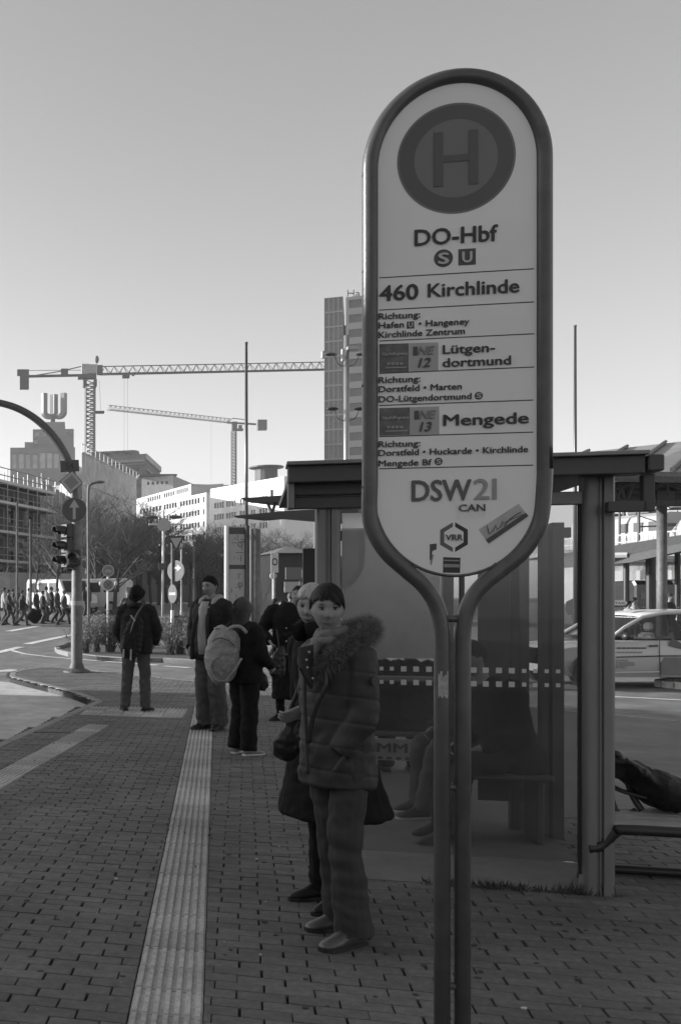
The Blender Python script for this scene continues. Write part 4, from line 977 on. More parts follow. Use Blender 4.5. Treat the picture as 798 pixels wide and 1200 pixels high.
def tree_at(px, Y, s, lb, grp='bare street trees'):
    k_ = rt.randrange(len(TV)); tm_ = TV[k_]; T_ = [(0, 606), (40, 600), (70, 584), (110, 568), (150, 576), (185, 600), (250, 607), (330, 616), (420, 620)]
    T_ = [(a_, y_a-7) for a_, y_a in T_]
    for (a_, ya), (b_, yb_) in zip(T_, T_[1:]):
        if a_ <= px <= b_: ty = ya+(yb_-ya)*(px-a_)/(b_-a_)
    s = s*(ztop(ty, Y)-gz(Y))/max(v.co.z for v in tm_[1].vertices) if Y < 75 else (ztop(ty+8, Y)-gz(Y))/max(v.co.z for v in tm_[1].vertices)
    r_ = empty('bare_tree', at(px, Y)+Vector((0, 0, gz(Y))), lb, 'tree', grp, rt.uniform(0, 6.28)); r_.scale = (s*1.12, s*1.12, s)
    for nm, me in zip(('trunk', 'crown'), tm_): o = bpy.data.objects.new(nm, me); COL.objects.link(o); o.parent = r_
for px, Y, s, lb in TR: tree_at(px, Y, s, lb)
FT = [(78, 80), (98, 84), (122, 88), (142, 82), (158, 90), (177, 86), (196, 92), (206, 84), (232, 88), (248, 95), (262, 90), (300, 96), (315, 92), (336, 98), (360, 100), (212, 76), (104, 70), (146, 74)]
FL = ['slender far tree behind the arrow sign by the van', 'slender far tree above the van right of the mast', 'slender far tree above the bicycle sign', 'slender far tree right of the zone sign', 'slender far tree over the beanie man', 'slender far tree left of the lamp column', 'slender far tree right of the lamp column', 'slender far tree behind the turn sign', 'slender far tree left of the hooded man head', 'slender far tree above the hooded man head', 'slender far tree at the map board left post', 'slender far tree right of the map board', 'slender far tree over the plate sign pole', 'slender far tree under the far canopy blade', 'slender far tree beside the left shelter post', 'slender far tree touching the give-way triangle', 'slender far tree left of the bicycle sign', 'slender far tree over the beanie man left shoulder']
for k_, (px, Y) in enumerate(FT): tree_at(px, Y, rt.uniform(.85, 1.0), FL[k_], "farther row of bare trees")
# thin winter haze over the whole place
mb = MB(); mb.box((250, 444, 52.5), (1300, 1070, 108.5)); hz = mb.build('haze', None); hz['kind'] = 'stuff'
hm = bpy.data.materials.new('haze air'); hm.use_nodes = True; hm.node_tree.nodes.clear(); ho_ = hm.node_tree.nodes.new('ShaderNodeOutputMaterial'); hv = hm.node_tree.nodes.new('ShaderNodeVolumePrincipled')
hv.inputs['Color'].default_value = (.95, .95, .95, 1); hv.inputs['Density'].default_value = 0.00035; hv.inputs['Anisotropy'].default_value = .2; hm.node_tree.links.new(hv.outputs[0], ho_.inputs['Volume']); hz.data.materials.append(hm)
# shrubs on the traffic island
M_leaf = mat('winter shrub leaves', .13, .8, .5, 9); M_stem = mat('shrub stems', .08, .9, .3, 9)
def shrub(seed, w, h_):
    rnd = random.Random(seed); lv = MB(); stv = MB()
    for i in range(46):
        a = rnd.uniform(0, 6.28); e = rnd.uniform(.1, 1.0); top = Vector((math.cos(a)*w*e*.5, math.sin(a)*w*e*.5, h_*rnd.uniform(.55, 1.1)*(1.15-.45*e)))
        m_ = top*.5+Vector((rnd.uniform(-.08, .08), rnd.uniform(-.08, .08), .12)); stv.tube([Vector((rnd.uniform(-.1, .1), rnd.uniform(-.1, .1), 0)), m_, top], [.009, .006, .003], 3, cap=False)
        for j in range(26):
            c = (m_.lerp(top, rnd.random()) if rnd.random() < .7 else Vector((0, 0, .05)).lerp(m_, rnd.random()))+Vector((rnd.gauss(0, .05), rnd.gauss(0, .05), rnd.gauss(0, .05))); s = rnd.uniform(.012, .03)
            u = Vector((rnd.gauss(0, 1), rnd.gauss(0, 1), rnd.gauss(0, 1))).normalized(); v = u.orthogonal().normalized(); lv.quad(c-u*s, c+v*s*.5, c+u*s, c-v*s*.5)
    return stv.mesh('stems', M_stem), lv.mesh('leaves', M_leaf)
SV = [shrub(s, 1.5, 1.05) for s in (11, 12, 13)]
for i, (px, py, s, lb) in enumerate([(100, 765, 1.0, 'twiggy shrub at the left end of the island by the signal mast'), (113, 764, 1.1, 'twiggy shrub left of the bicycle sign post'), (129, 764, 1.15, 'twiggy shrub round the foot of the bicycle sign post'), (146, 765, 1.1, 'twiggy shrub partly behind the man in the beanie'), (200, 767, 1.0, 'twiggy shrub at the foot of the give-way sign'), (212, 766, 1.1, 'twiggy shrub right of the give-way sign'), (224, 768, 1.1, 'twiggy shrub left of the man in the hooded jacket'), (122, 756, 1.0, 'rear shrub behind the bicycle sign post'), (158, 757, 1.0, 'rear shrub behind the beanie man'), (183, 757, .95, 'rear shrub near the thin lamp column'), (212, 757, 1.0, 'rear shrub behind the give-way sign'), (240, 762, 1.0, 'rear shrub behind the hooded man')]):
    p = G(px, py); r_ = empty('shrub', p, lb, 'shrub', 'shrubs on the traffic island', i*1.3); r_.scale = (s, s, s)
    for nm, me in zip(('stems', 'leaves'), SV[i % 3]): o = bpy.data.objects.new(nm, me); COL.objects.link(o); o.parent = r_
# ================================================================== STREET FURNITURE (left)
M_galv = mat('galvanised pole', .12, .6, .35, 9, .08, 120, metal=.1, stain=.12); M_black = mat('black housing', .018, .45, .2, 10)
S_dark = mat('sign blue', .06, .45, .08, 5); S_white = mat('sign white', .55, .45, .05, 8); S_grey = mat('sign grey', .18, .45, .08, 8); S_face = mat('sign face', .34, .5, .06, 8)
def face(p, extra=0.0):                   # frame at p turned towards the camera side of the street
    a = math.atan2(p.x, p.y)+extra; return frame(p, (math.cos(a), -math.sin(a), 0))
def disc(mb, M, r, t=.004, n=40, cx=0, cz=0): return mb.plate(circle(n, r, cx, cz), M, t)
def sh_(M, k): return M@Matrix.Translation((0, -k, 0))
# --- signal mast with arched arm
pm = G(90, 788); YM = pm.y
mast = empty('signal_mast', pm, 'stout grey signal mast with arched arm and flanged foot left of the beanie man', 'signal mast')
mb = MB(); mb.tube([pm, pm+Vector((0, 0, 1.6)), pm+Vector((0, 0, 1.62)), pm+Vector((0, 0, ztop(600, YM)))], [.125, .125, .115, .105], 20); mb.build('mast_pole', M_galv, mast, smooth=False, auto=40)
mb = MB(); mb.tube([pm+Vector((0, 0, .005)), pm+Vector((0, 0, .03)), pm+Vector((0, 0, .09)), pm+Vector((0, 0, .2))], [.30, .29, .17, .13], 20); mb.build('base_flange', M_dsteel, mast, auto=40)
for i in range(6): a = i*math.pi/3; mb = MB(); mb.tube([pm+Vector((.24*math.cos(a), .24*math.sin(a), .02)), pm+Vector((.24*math.cos(a), .24*math.sin(a), .06))], .018, 6); mb.build('bolt', M_dsteel, mast)
ap = path([W(x, y, YM) for x, y in [(89, 604), (87.5, 575), (83.5, 553), (77, 534), (64, 513), (47, 495), (28, 482), (8, 474), (-15, 470), (-60, 468), (-120, 470)]], 5)
mb = MB(); k = len(ap); mb.tube(ap, [.10-.035*i/k for i in range(k)], 16, up=(0, 1, 0)); mb.build('arched_arm', M_frame, mast, smooth=True)
mb = MB(); z = ztop(707, YM); mb.tube([pm+Vector((0, 0, z-.05)), pm+Vector((0, 0, z+.05))], .135, 20); mb.build('pole_band', mat('pale band', .3, .6), mast)
mb = MB(); mb.box(pm+Vector((0, -.12, .95)), (.09, .03, .28)); mb.build('service_door', M_galv, mast, bevel=.005)
# plates on the mast
c = W(81.5, 546, YM-.15); M = face(c)@Matrix.Rotation(R(-3), 4, 'Y'); o = empty('route_number_sign', c, 'dark plate with number 54 on top of the signal mast', 'sign'); w, h_ = .205, .125
mb = MB(); mb.plate([(-w, -h_), (w, -h_), (w, h_), (-w, h_)], M, .02); b = mb.build('plate', S_dark, o, bevel=.01); text('54', .14, sh_(M, .004)@Matrix.Translation((0, 0, -.07)), P_black, b, align='CENTER', bold=.03, width=.17)
c = W(83.5, 565, YM-.16); M = face(c); o = empty('priority_sign', c, 'pale diamond priority road sign under the plate with 54', 'sign'); r = .255; d4 = lambda q: [(0, -q), (q, 0), (0, q), (-q, 0)]
mb = MB(); mb.plate(d4(r), M@Matrix.Rotation(R(5), 4, 'Y'), .02); b = mb.build('plate', P_black, o); mb = MB(); mb.plate(d4(r*.93), sh_(M, .004)@Matrix.Rotation(R(5), 4, 'Y'), .004); mb.build('border', S_face, b); mb = MB(); mb.plate(d4(r*.62), sh_(M, .008)@Matrix.Rotation(R(5), 4, 'Y'), .004); mb.build('diamond_field', S_grey, b)
c = W(87, 597.5, YM-.17); M = face(c); o = empty('straight_on_sign', c, 'round dark sign with pale upward arrow on the signal mast', 'sign'); r = .268
mb = MB(); disc(mb, M, r, .02); b = mb.build('plate', S_grey, o); mb = MB(); disc(mb, sh_(M, .004), r*.95); mb.build('disc_field', S_dark, b)
mb = MB(); mb.plate([(-.03, -.2), (.03, -.2), (.03, .05), (.11, .05), (0, .225), (-.11, .05), (-.03, .05)], sh_(M, .008), .004); mb.build('arrow', S_face, b)
# --- traffic light
tc_ = W(77, 642, YM-.08)
tl = empty('traffic_light', tc_, 'black three-lens traffic light with hoods on the left of the mast', 'traffic light')
def lens(o, c, a, r=.10):
    M = frame(c, (math.cos(a), -math.sin(a), 0)); mb = MB(); disc(mb, sh_(M, .002), r, .01, 24); mb.build('lens', mat('signal lens', .05, .2, .1, 4), o)
    mb = MB(); n = 14; rings = []
    for k_, (dy, rr) in enumerate([(0, r*1.12), (-.22, r*1.02)]):
        rings.append([M@Vector((rr*math.cos(a_), dy*(1 if math.sin(a_) > -.2 else .4), rr*math.sin(a_))) for a_ in [R(-40)+R(260)*i/n for i in range(n+1)]])
    vs = rings[0]+rings[1]; m_ = n+1; mb.add(vs, [(i, i+1, m_+i+1, m_+i) for i in range(n)]); ob = mb.build('hood', M_black, o, recalc=False); s = ob.modifiers.new('thick', 'SOLIDIFY'); s.thickness = .006
aa = R(62)
for i, py in enumerate((622, 640, 657)):
    c = W(77.5, py, YM-.05); mb = MB(); mb.cham(c+Vector((.04, .06, 0)), (.26, .2, .31), .02, -aa); mb.build('housing', M_black, tl); lens(tl, c+Vector((-.07, 0, 0)), aa)
mb = MB(); mb.box(W(73, 641, YM+.1), (.03, .02, 1.05)); mb.build('backing_board', M_black, tl)
mb = MB(); mb.tube([W(79, 616, YM), W(88, 616, YM)], .02, 6); mb.tube([W(79, 668, YM), W(88, 668, YM)], .02, 6); mb.build('bracket', M_black, tl)
c = W(86, 654, YM-.24); o = empty('pedestrian_signal', c, 'small black signal box hung on the front of the mast', 'traffic light'); mb = MB(); mb.cham(c, (.3, .22, .34), .03, R(10)); mb.build('housing', M_black, o); lens(o, c+Vector((.02, -.12, 0)), R(20), .10)
# --- bicycle and zone signs
p = G(126.5, 762); zb_ = p.y; o = empty('zone_sign_post', p, 'slim bright post carrying two round signs above the island shrubs', 'sign post')
mb = MB(); mb.tube([p, p+Vector((0, 0, ztop(664, zb_)-p.z))], .035, 10); mb.build('pole', mat('white post', .55, .5), o, smooth=True)
for i, (py, m1, m2, r, lb) in enumerate([(669, S_face, S_grey, .185, 'bicycle'), (685.5, S_white, S_grey, .19, 'zone')]):
    M = face(W(126.8, py, zb_-.06)); mb = MB(); disc(mb, M, r, .02); b = mb.build('round_sign', m1, o); mb = MB(); disc(mb, sh_(M, .004), r*.8); mb.build('disc_field', m2, b); mb = MB()
    if i == 0:
        for s in (-.06, .06): ring_plate(mb, sh_(M, .008), .028, .04, .003, 16, s, -.02)
        mb.plate([(-.06, -.02), (0, .05), (.06, -.02), (.045, -.02), (0, .03), (-.045, -.02)], sh_(M, .008), .003)
    else:
        for s in (-1, 1): mb.plate([(-.08*s-.012, -.09), (-.08*s+.012, -.09), (.08*s+.012, .09), (.08*s-.012, .09)] if s > 0 else [(.068, -.09), (.092, -.09), (-.068, .09), (-.092, .09)], sh_(M, .008+.003*(s > 0)), .003)
    mb.build('symbol', S_white if i == 0 else P_dark, b)
mb = MB(); [mb.ell(W(126.8+s*9, 684, zb_), (.05, .05, .07), 8, 6) for s in (-1, 1)]; mb.build('lamp', S_white, o)
# --- give way post with turn sign
p = G(202, 766); yb = p.y; o = empty('give_way_post', p, 'sign post with give-way triangle, right-turn disc and small plate between the two men', 'sign post')
mb = MB(); mb.tube([p, p+Vector((0, 0, ztop(630, yb)))], .04, 10); mb.build('pole', M_galv, o, smooth=True); mb = MB(); mb.tube([p+Vector((0, 0, .55)), p+Vector((0, 0, 1.25))], .055, 10); mb.build('pole_sleeve', mat('white post', .55, .5), o, smooth=True)
M = face(W(206.5, 635, yb-.07), R(6)); T3 = lambda s: [(0, -s*.62), (s*.52, s*.36), (-s*.52, s*.36)]
mb = MB(); mb.plate(T3(.47), M, .02); b = mb.build('triangle_sign', P_black, o); mb = MB(); mb.plate(T3(.44), sh_(M, .004), .004); mb.build('border', P_dark, b); mb = MB(); mb.plate(T3(.31), sh_(M, .008), .004); mb.build('triangle_field', S_face, b)
M = face(W(206, 669, yb-.07), R(38)); mb = MB(); disc(mb, M, .30, .02); b = mb.build('round_sign', S_grey, o); mb = MB(); disc(mb, sh_(M, .004), .285); mb.build('disc_field', mat('paler sign blue', .10, .4, .1, 5), b)  # disc field in a paler tone of the sign blue
mb = MB(); arcp_ = [(-.11+.09*(1-math.cos(t)), -.02+.1*math.sin(t)) for t in [math.pi/2*i/6 for i in range(7)]]
for (a_, b_) in zip([(-.11, -.18)]+arcp_, arcp_+[(.06, .08)]):
    d_ = Vector((b_[0]-a_[0], b_[1]-a_[1])).normalized()*.028; nx, nz_ = -d_.y, d_.x; mb.plate([(a_[0]-nx, a_[1]-nz_), (b_[0]-nx+d_.x*.3, b_[1]-nz_+d_.y*.3), (b_[0]+nx+d_.x*.3, b_[1]+nz_+d_.y*.3), (a_[0]+nx, a_[1]+nz_)], sh_(M, .008), .003)
mb.plate([(.05, -.02), (.2, .08), (.05, .18)], sh_(M, .008), .003); mb.build('arrow', S_white, b)
M = face(W(202, 696, yb-.07), R(62)); mb = MB(); mb.plate(circle(20, .27), M, .02); b = mb.build('no_entry_sign', S_dark, o); mb = MB(); mb.plate([(-.19, -.04), (.19, -.04), (.19, .04), (-.19, .04)], sh_(M, .004), .004); mb.build('bar', S_face, b)
# --- slim lamp column with cross arms and round clock-like disc
p = G(190.5, 722); yl = p.y; o = empty('lamp_column', p, 'slim bright lamp column with thin cross arms and a pale round disc left of the give-way triangle', 'lamp column')
MW = mat('sunlit white column', .6, .5)  # one even white for the column
mb = MB(); mb.tube([p, W(191.5, 598, yl)], .065, 10); mb.build('pole', MW, o, smooth=True); mb = MB(); mb.tube([W(174.5, 614.5, yl), W(213, 614.5, yl)], .05, 6); mb.build('cross_arm', M_wl, o)
mb = MB(); disc(mb, face(W(192, 615, yl-.1)), .34, .08); mb.build('round_lamp', S_face, o); mb = MB(); mb.box(W(190, 664, yl-.1), (.36, .2, .34)); mb.build('control_box', M_dsteel, o)
for s in (-1, 1): mb = MB(); mb.ell(W(192+s*14, 606, yl), (.36, .16, .1), 12, 6); mb.build('lamp_head', M_dsteel, o)
# plain posts further along the street
for (px, pyt, pyb, w, m_, lb) in ((212.5, 645, 722, .075, M_wl, 'plain pale post just right of the turn sign'), (227.5, 640, 719, .10, M_galv, 'pale post left of the hooded man head'), (20, 590, 727, .09, M_galv, 'thin dark signal post before the scaffold'), (36, 610, 727, .1, M_dsteel, 'second thin dark post right of the first before the scaffold')):
    p = G(px, pyb); q = W(px, pyt, p.y); mb = MB(); w *= .6; mb.tube([p, p+Vector((0, 0, .3)), p+Vector((0, 0, .31)), q, q+Vector((0, 0, .02)), q+Vector((0, 0, .05))], [w*1.5, w*1.4, w, w, w*1.2, w*1.1], 8); tag(mb.build('street_post', m_, auto=40), lb, 'post')
p = G(104, 735); o = empty('street_lamp', p, 'curved street lamp right of the signal mast before the netting', 'street lamp'); y_ = p.y
mb = MB(); mb.tube(path([p, W(103.5, 640, y_), W(103.5, 578, y_), W(106, 568, y_), W(113, 565, y_)], 5), .06, 8); mb.build('pole', M_galv, o, smooth=True); mb = MB(); mb.ell(W(116, 564.8, y_), (.26, .14, .07), 10, 6); mb.build('lamp_head', M_galv, o)
# --- flagpoles, lamp mast
for (px, pyt, y_, r, lb) in ((288.7, 402, 27, .05, 'tall dark flagpole in front of the map board'), (674, 382, 30, .05, 'tall thin pole rising behind the right shelter roof')):
    p = at(px, y_)+Vector((0, 0, RZ)); o = empty('flagpole', p, lb, 'flagpole'); mb = MB(); mb.tube([p, W(px, 560, y_), W(px, pyt, y_)], [r*1.2, r, r*.7], 14); mb.build('pole', mat('pole metal', .10, .35, .1, 8, metal=.5), o, smooth=True); mb = MB(); mb.tube([p, p+Vector((0, 0, .5))], .09, 12); mb.build('foot', M_dsteel, o); mb = MB(); mb.ell(W(px, pyt-.5, y_), (r, r, r*.6), 10, 6); mb.build('cap', M_galv, o)
y_ = 30; p = at(405.5, y_)+Vector((0, 0, RZ)); o = empty('lamp_mast', p, 'tall silver lamp mast with paired curved brackets in front of the twin slab tower', 'lamp mast')
mb = MB(); mb.tube([p, W(406.3, 393, y_)], .085, 18); mb.build('pole', mat('silver mast', .35, .3, .06, 6, metal=.6), o, smooth=True)
def lampset(py, s_, m_):
    for s in (-1, 1):
        mb = MB(); mb.tube(path([W(406+s*2, py+13, y_), W(406+s*10, py+10, y_), W(406+s*14.5, py, y_)], 5), .014, 6); mb.build('bracket', M_dsteel, o, smooth=True)
        mb = MB(); mb.ell(W(406+s*19*s_, py-1, y_), (.19, .12, .05), 14, 8); mb.build('lamp_head', m_, o, smooth=True)
        mb = MB(); mb.tube([W(406+s*11, py-.3, y_), W(406+s*26*s_, py-.3, y_)], .02, 6); mb.build('lamp_arm', M_dsteel, o)
lampset(416, 1.0, M_dsteel); lampset(480, .86, M_black)
for (x, yy, w, hh) in ((378.5, 415.5, .09, .22), (402, 416, .1, .38), (413, 408, .34, .1)): mb = MB(); mb.cham(W(x, yy, y_-.12), (w, .12, hh), .015); mb.build('spotlight', S_face, o)
# --- map board
y_ = 21.5; p = at(282, y_)+Vector((0, 0, 0)); o = empty('map_board', p, 'tall glazed map board with bright steel posts behind the backpack woman', 'map board')
for px, w, m_ in ((265.5, .05, S_white), (293.5, .045, S_white), (299.5, .11, M_galv), (289.5, .05, M_aluD)):
    mb = MB(); q = at(px, y_); zt = ztop(616 if px < 299 else 620, y_); mb.tube([q, q+Vector((0, 0, zt))], w, 12); mb.build('post', m_, o, smooth=True)
M = frame(at(278, y_)+Vector((0, .02, 0)), (1, 0, 0)); w = 11.5/F*y_
mb = MB(); mb.plate([(-w, .5), (w, .5), (w, ztop(618, y_)), (-w, ztop(618, y_))], M, .08); bd = mb.build('board', M_aluD, o)
for (py0, py1) in ((626, 662), (667, 716)):
    mb = MB(); mb.plate([(-w*.8, ztop(py1, y_)), (w*.85, ztop(py1, y_)), (w*.85, ztop(py0, y_)), (-w*.8, ztop(py0, y_))], sh_(M, .006), .006); mb.build('map_sheet', S_face, bd)
    rm = random.Random(py0)
    for i in range(11):
        a = (rm.uniform(-w*.7, w*.5), rm.uniform(ztop(py1-4, y_), ztop(py0+4, y_))); l = rm.uniform(.04, .2); mb = MB()
        if i % 2: mb.plate([(a[0], a[1]), (a[0]+l, a[1]), (a[0]+l, a[1]+.012), (a[0], a[1]+.012)], sh_(M, .009), .002)
        else: mb.plate([(a[0], a[1]), (a[0]+.012, a[1]), (a[0]+.012, a[1]+l*.8), (a[0], a[1]+l*.8)], sh_(M, .011), .002)
        mb.build('map_line', P_dark, bd)
    mb = MB(); ring_plate(mb, sh_(M, .012), .04, .055, .002, 18, w*.3, ztop((py0+py1)/2-6, y_)); mb.build('map_ring', P_dark, bd)
# --- small signs beyond
y_ = 33; p = at(322, y_)+Vector((0, 0, gz(y_)+RZ)); o = empty('plate_sign', p, 'small white upright plate sign with dark oval ring beside the far canopy', 'sign')
mb = MB(); mb.tube([p, W(322, 655, y_)], .035, 8); mb.build('pole', M_galv, o); M = frame(W(322, 659.5, y_-.05), (1, 0, 0)); mb = MB(); w, h_ = 4.3/F*y_, 11.5/F*y_; mb.plate([(-w, -h_), (w, -h_), (w, h_), (-w, h_)], M, .02); b = mb.build('plate', S_white, o)
mb = MB()
n_ = 24; vs = []
for y2 in (0, .003):
    for k_ in (.5, .78): vs += [sh_(M, .004)@Vector((w*k_*math.cos(2*math.pi*i/n_), y2, h_*.1+h_*.5*k_*math.sin(2*math.pi*i/n_))) for i in range(n_)]
mb.add(vs, [(i, (i+1) % n_, n_+(i+1) % n_, n_+i) for i in range(n_)]); mb.build('oval_ring', P_black, b, recalc=False)
y_ = 42; p = at(352, y_)+Vector((0, 0, gz(y_)+RZ)); o = empty('parking_sign', p, 'dark board with white letter P below the far canopy', 'sign'); M = frame(W(348, 672, y_), (1, 0, 0)); w, h_ = 13/F*y_, 7/F*y_
mb = MB(); mb.plate([(-w, -h_), (w, -h_), (w, h_), (-w, h_)], M, .08); b = mb.build('board', mat('parking board', .12, .6, .1, 4), o); text('P', 9.5/F*y_, sh_(M, .006)@Matrix.Translation((w*.45, 0, -4.5/F*y_)), S_white, b, bold=.05, width=7/F*y_); mb = MB(); mb.tube([p, W(352, 680, y_)], .05, 8); mb.build('pole', M_dsteel, o)
mb = MB(); c = W(320, 675, 36); mb.tube([c, c+Vector((0, -.06, 0))], .12, 12); mb.tube([at(320, 36)+Vector((0, 0, gz(36)+RZ)), c], .03, 6); tag(mb.build('round_reflector', S_white), 'tiny white round reflector on a thin stake left of the plate sign', 'reflector')
# --- far canopy roofs at the left of the shelter
y_ = 12.0; o = empty('far_canopy', at(330, y_+4), 'thin double-bladed canopy roofs jutting left behind the shelter fascia', 'canopy')
def blade(pts, y0_, dp, name):
    mb = MB(); fr_ = [W(x, y, y0_) for x, y in pts]; bk_ = [v+Vector((.5, dp, 0)) for v in fr_]; n = len(fr_); mb.add(fr_+bk_, [tuple(range(n)), tuple(range(n, 2*n))]+[(i, (i+1) % n, n+(i+1) % n, n+i) for i in range(n)]); mb.build(name, M_aluD, o)
blade([(281, 583.5), (290, 588.5), (420, 588), (420, 579), (335, 580), (300, 582.5)], y_+1, .5, 'roof_blade'); blade([(273, 604.5), (278, 607), (300, 605), (366, 610.5), (420, 612), (420, 594), (330, 599), (290, 603)], y_+1, .5, 'roof_blade')
for (a, b) in (((314, 590), (318.5, 602)), ((323, 589), (318.5, 602)), ((318.5, 574), (318.5, 581))): mb = MB(); mb.tube([W(*a, y_+1.1), W(*b, y_+1.1)], .02, 6); mb.build('strut', M_dsteel, o)
q = W(372, 604, y_+2); mb = MB(); mb.tube([q, Vector((q.x, q.y, 0))], .06, 10); mb.build('column', M_dsteel, o)
y_ = 46; o = empty('kiosk_roof', at(345, y_), 'low hipped kiosk with pale roof far behind the plate sign', 'kiosk'); mb = MB(); z0, z1 = ztop(648, y_), ztop(637, y_); a, b = at(322, y_), at(372, y_)
mb.add([a+Vector((0, 0, z0)), b+Vector((0, 0, z0)), b+Vector((0, 5, z0)), a+Vector((0, 5, z0)), (a+b)/2+Vector((.3, 2.5, z1))], [(0, 1, 4), (1, 2, 4), (2, 3, 4), (3, 0, 4), (3, 2, 1, 0)]); mb.build('roof', M_galv, o)
mb = MB(); mb.box((a+b)/2+Vector((0, 2.5, (z0+gz(y_))/2)), ((b-a).length*.86, 4, z0-gz(y_)-.02)); mb.build('body', M_black, o); mb = MB(); mb.box((a+b)/2+Vector((.1, .35, ztop(688, y_))), (1.1, .1, .5)); mb.build('counter_window', S_face, o)
# --- bicycle
def bicycle(p, rz, lb):
    o = empty('bicycle', (0, 0, 0), lb, 'bicycle'); m_ = M_black
    for x in (-.52, .52):
        mb = MB(); mb.tube([Vector((x+.33*math.cos(t), 0, .35+.33*math.sin(t))) for t in [2*math.pi*i/28 for i in range(28)]], .018, 6, closed=True, up=(0, 1, 0)); w = mb.build('wheel', m_, o)
        mb = MB(); [mb.tube([Vector((x, 0, .35)), Vector((x+.32*math.cos(t), 0, .35+.32*math.sin(t)))], .003, 3) for t in [2*math.pi*i/12 for i in range(12)]]; mb.tube([Vector((x, -.04, .35)), Vector((x, .04, .35))], .02, 8); mb.build('spokes', M_steel, w)
    mb = MB(); A_, B_, C_, D_, E_ = Vector((-.52, 0, .35)), Vector((-.08, 0, .32)), Vector((-.2, 0, .82)), Vector((.38, 0, .86)), Vector((.52, 0, .35))
    for a, b in ((A_, B_), (A_, C_), (B_, C_), (C_, D_), (B_, D_), (D_, E_)): mb.tube([a, b], .017, 6)
    mb.build('frame', S_face, o); mb = MB(); mb.ell((-.23, 0, .93), (.14, .07, .035), 10, 6); mb.tube([C_, Vector((-.22, 0, .92))], .014, 6); mb.build('saddle', m_, o)
    mb = MB(); mb.tube([D_, Vector((.36, 0, 1.0)), Vector((.3, -.26, 1.02)), Vector((.22, -.28, 1.0))], .013, 6); mb.tube([Vector((.36, 0, 1.0)), Vector((.3, .26, 1.02)), Vector((.22, .28, 1.0))], .013, 6); mb.build('handlebar', m_, o)
    mb = MB(); mb.tube([Vector((-.08, -.06, .32)), Vector((-.08, .06, .32))], .07, 10); mb.tube([Vector((-.08, -.07, .32)), Vector((0, -.12, .18))], .012, 5); mb.build('crank', M_steel, o)
    o.location = p; o.rotation_euler = (R(4), 0, rz); return o
p = G(297, 757); bicycle(p, R(62), 'dark bicycle parked right of the backpack woman head by the map board')
# --- white van and cars behind
def van(p, rz, lb, m):
    o = empty('parked_van', (0, 0, 0), lb, 'van'); prof = [(-2.5, .35), (2.2, .35), (2.4, .6), (2.35, 1.0), (1.75, 1.2), (1.25, 1.95), (-2.35, 2.0), (-2.5, 1.8)]
    rings = []
    for y, s in ((-.95, .96), (-.9, 1.0), (.9, 1.0), (.95, .96)): rings.append([Vector((x*s, y, .35+(z-.35)*s)) for x, z in prof])
    mb = MB(); mb.loft(rings); mb.build('body', m, o)
    for s in (-1, 1):
        for (x0, x1) in ((.2, 1.0), (-1.0, 0.0), (-2.1, -1.2)):
            mb = MB(); mb.add([(x0, s*.957, 1.2), (x1+(.25 if x0 == .2 else 0), s*.957, 1.2), (x1, s*.955, 1.75), (x0, s*.955, 1.75)], [(0, 1, 2, 3)]); mb.build('side_window', M_win, o, recalc=False).modifiers.new('t', 'SOLIDIFY').thickness = .02
        for x in (-1.6, 1.5):
            mb = MB(); mb.tube([Vector((x, s*.98, .34)), Vector((x, s*.75, .34))], .34, 18); w = mb.build('wheel', M_black, o); mb = MB(); mb.tube([Vector((x, s*.99, .34)), Vector((x, s*.9, .34))], .19, 14); mb.build('rim', M_steel, w)
        mb = MB(); mb.ell((2.3, s*.7, .85), (.1, .16, .12), 10, 6); mb.build('headlight', S_white, o)
    mb = MB(); mb.add([(1.8, -.8, 1.24), (1.8, .8, 1.24), (1.34, .75, 1.86), (1.34, -.75, 1.86)], [(0, 1, 2, 3)]); mb.build('windscreen', M_win, o, recalc=False).modifiers.new('t', 'SOLIDIFY').thickness = .03
    mb = MB(); mb.add([(-2.5, -.75, 1.15), (-2.5, .75, 1.15), (-2.45, .7, 1.7), (-2.45, -.7, 1.7)], [(0, 1, 2, 3)]); mb.build('rear_window', M_win, o, recalc=False).modifiers.new('t', 'SOLIDIFY').thickness = .03
    o.location = p; o.rotation_euler = (0, 0, rz); return o
M_car = mat('white car paint', .62, .25, .04, 3, coat=.5)
M_pv = mat('silver car paint', .30, .3, .05, 3, coat=.5, metal=.2)
Yv = 57; van(at(72, Yv)+Vector((0, 0, gz(Yv)+RZ)), R(-62), 'white van parked by the hoarding behind the traffic light', M_car)
Yv = 58; van(at(103, Yv)+Vector((0, 0, gz(Yv)+RZ)), R(160), 'white van partly hidden behind the signal mast on the right', M_car)
# --- back of hat man's street: low dark waste container by the posts
p = G(213, 741); o = empty('street_bin', p, 'dark low box beside the pale posts on the far kerb', 'street box'); mb = MB(); mb.cham(p+Vector((.2, 0, .3)), (1.1, .5, .6), .04); mb.build('box', M_dsteel, o); mb = MB(); mb.cham(p+Vector((.2, 0, .63)), (1.16, .56, .06), .02); mb.build('lid', M_aluD, o)

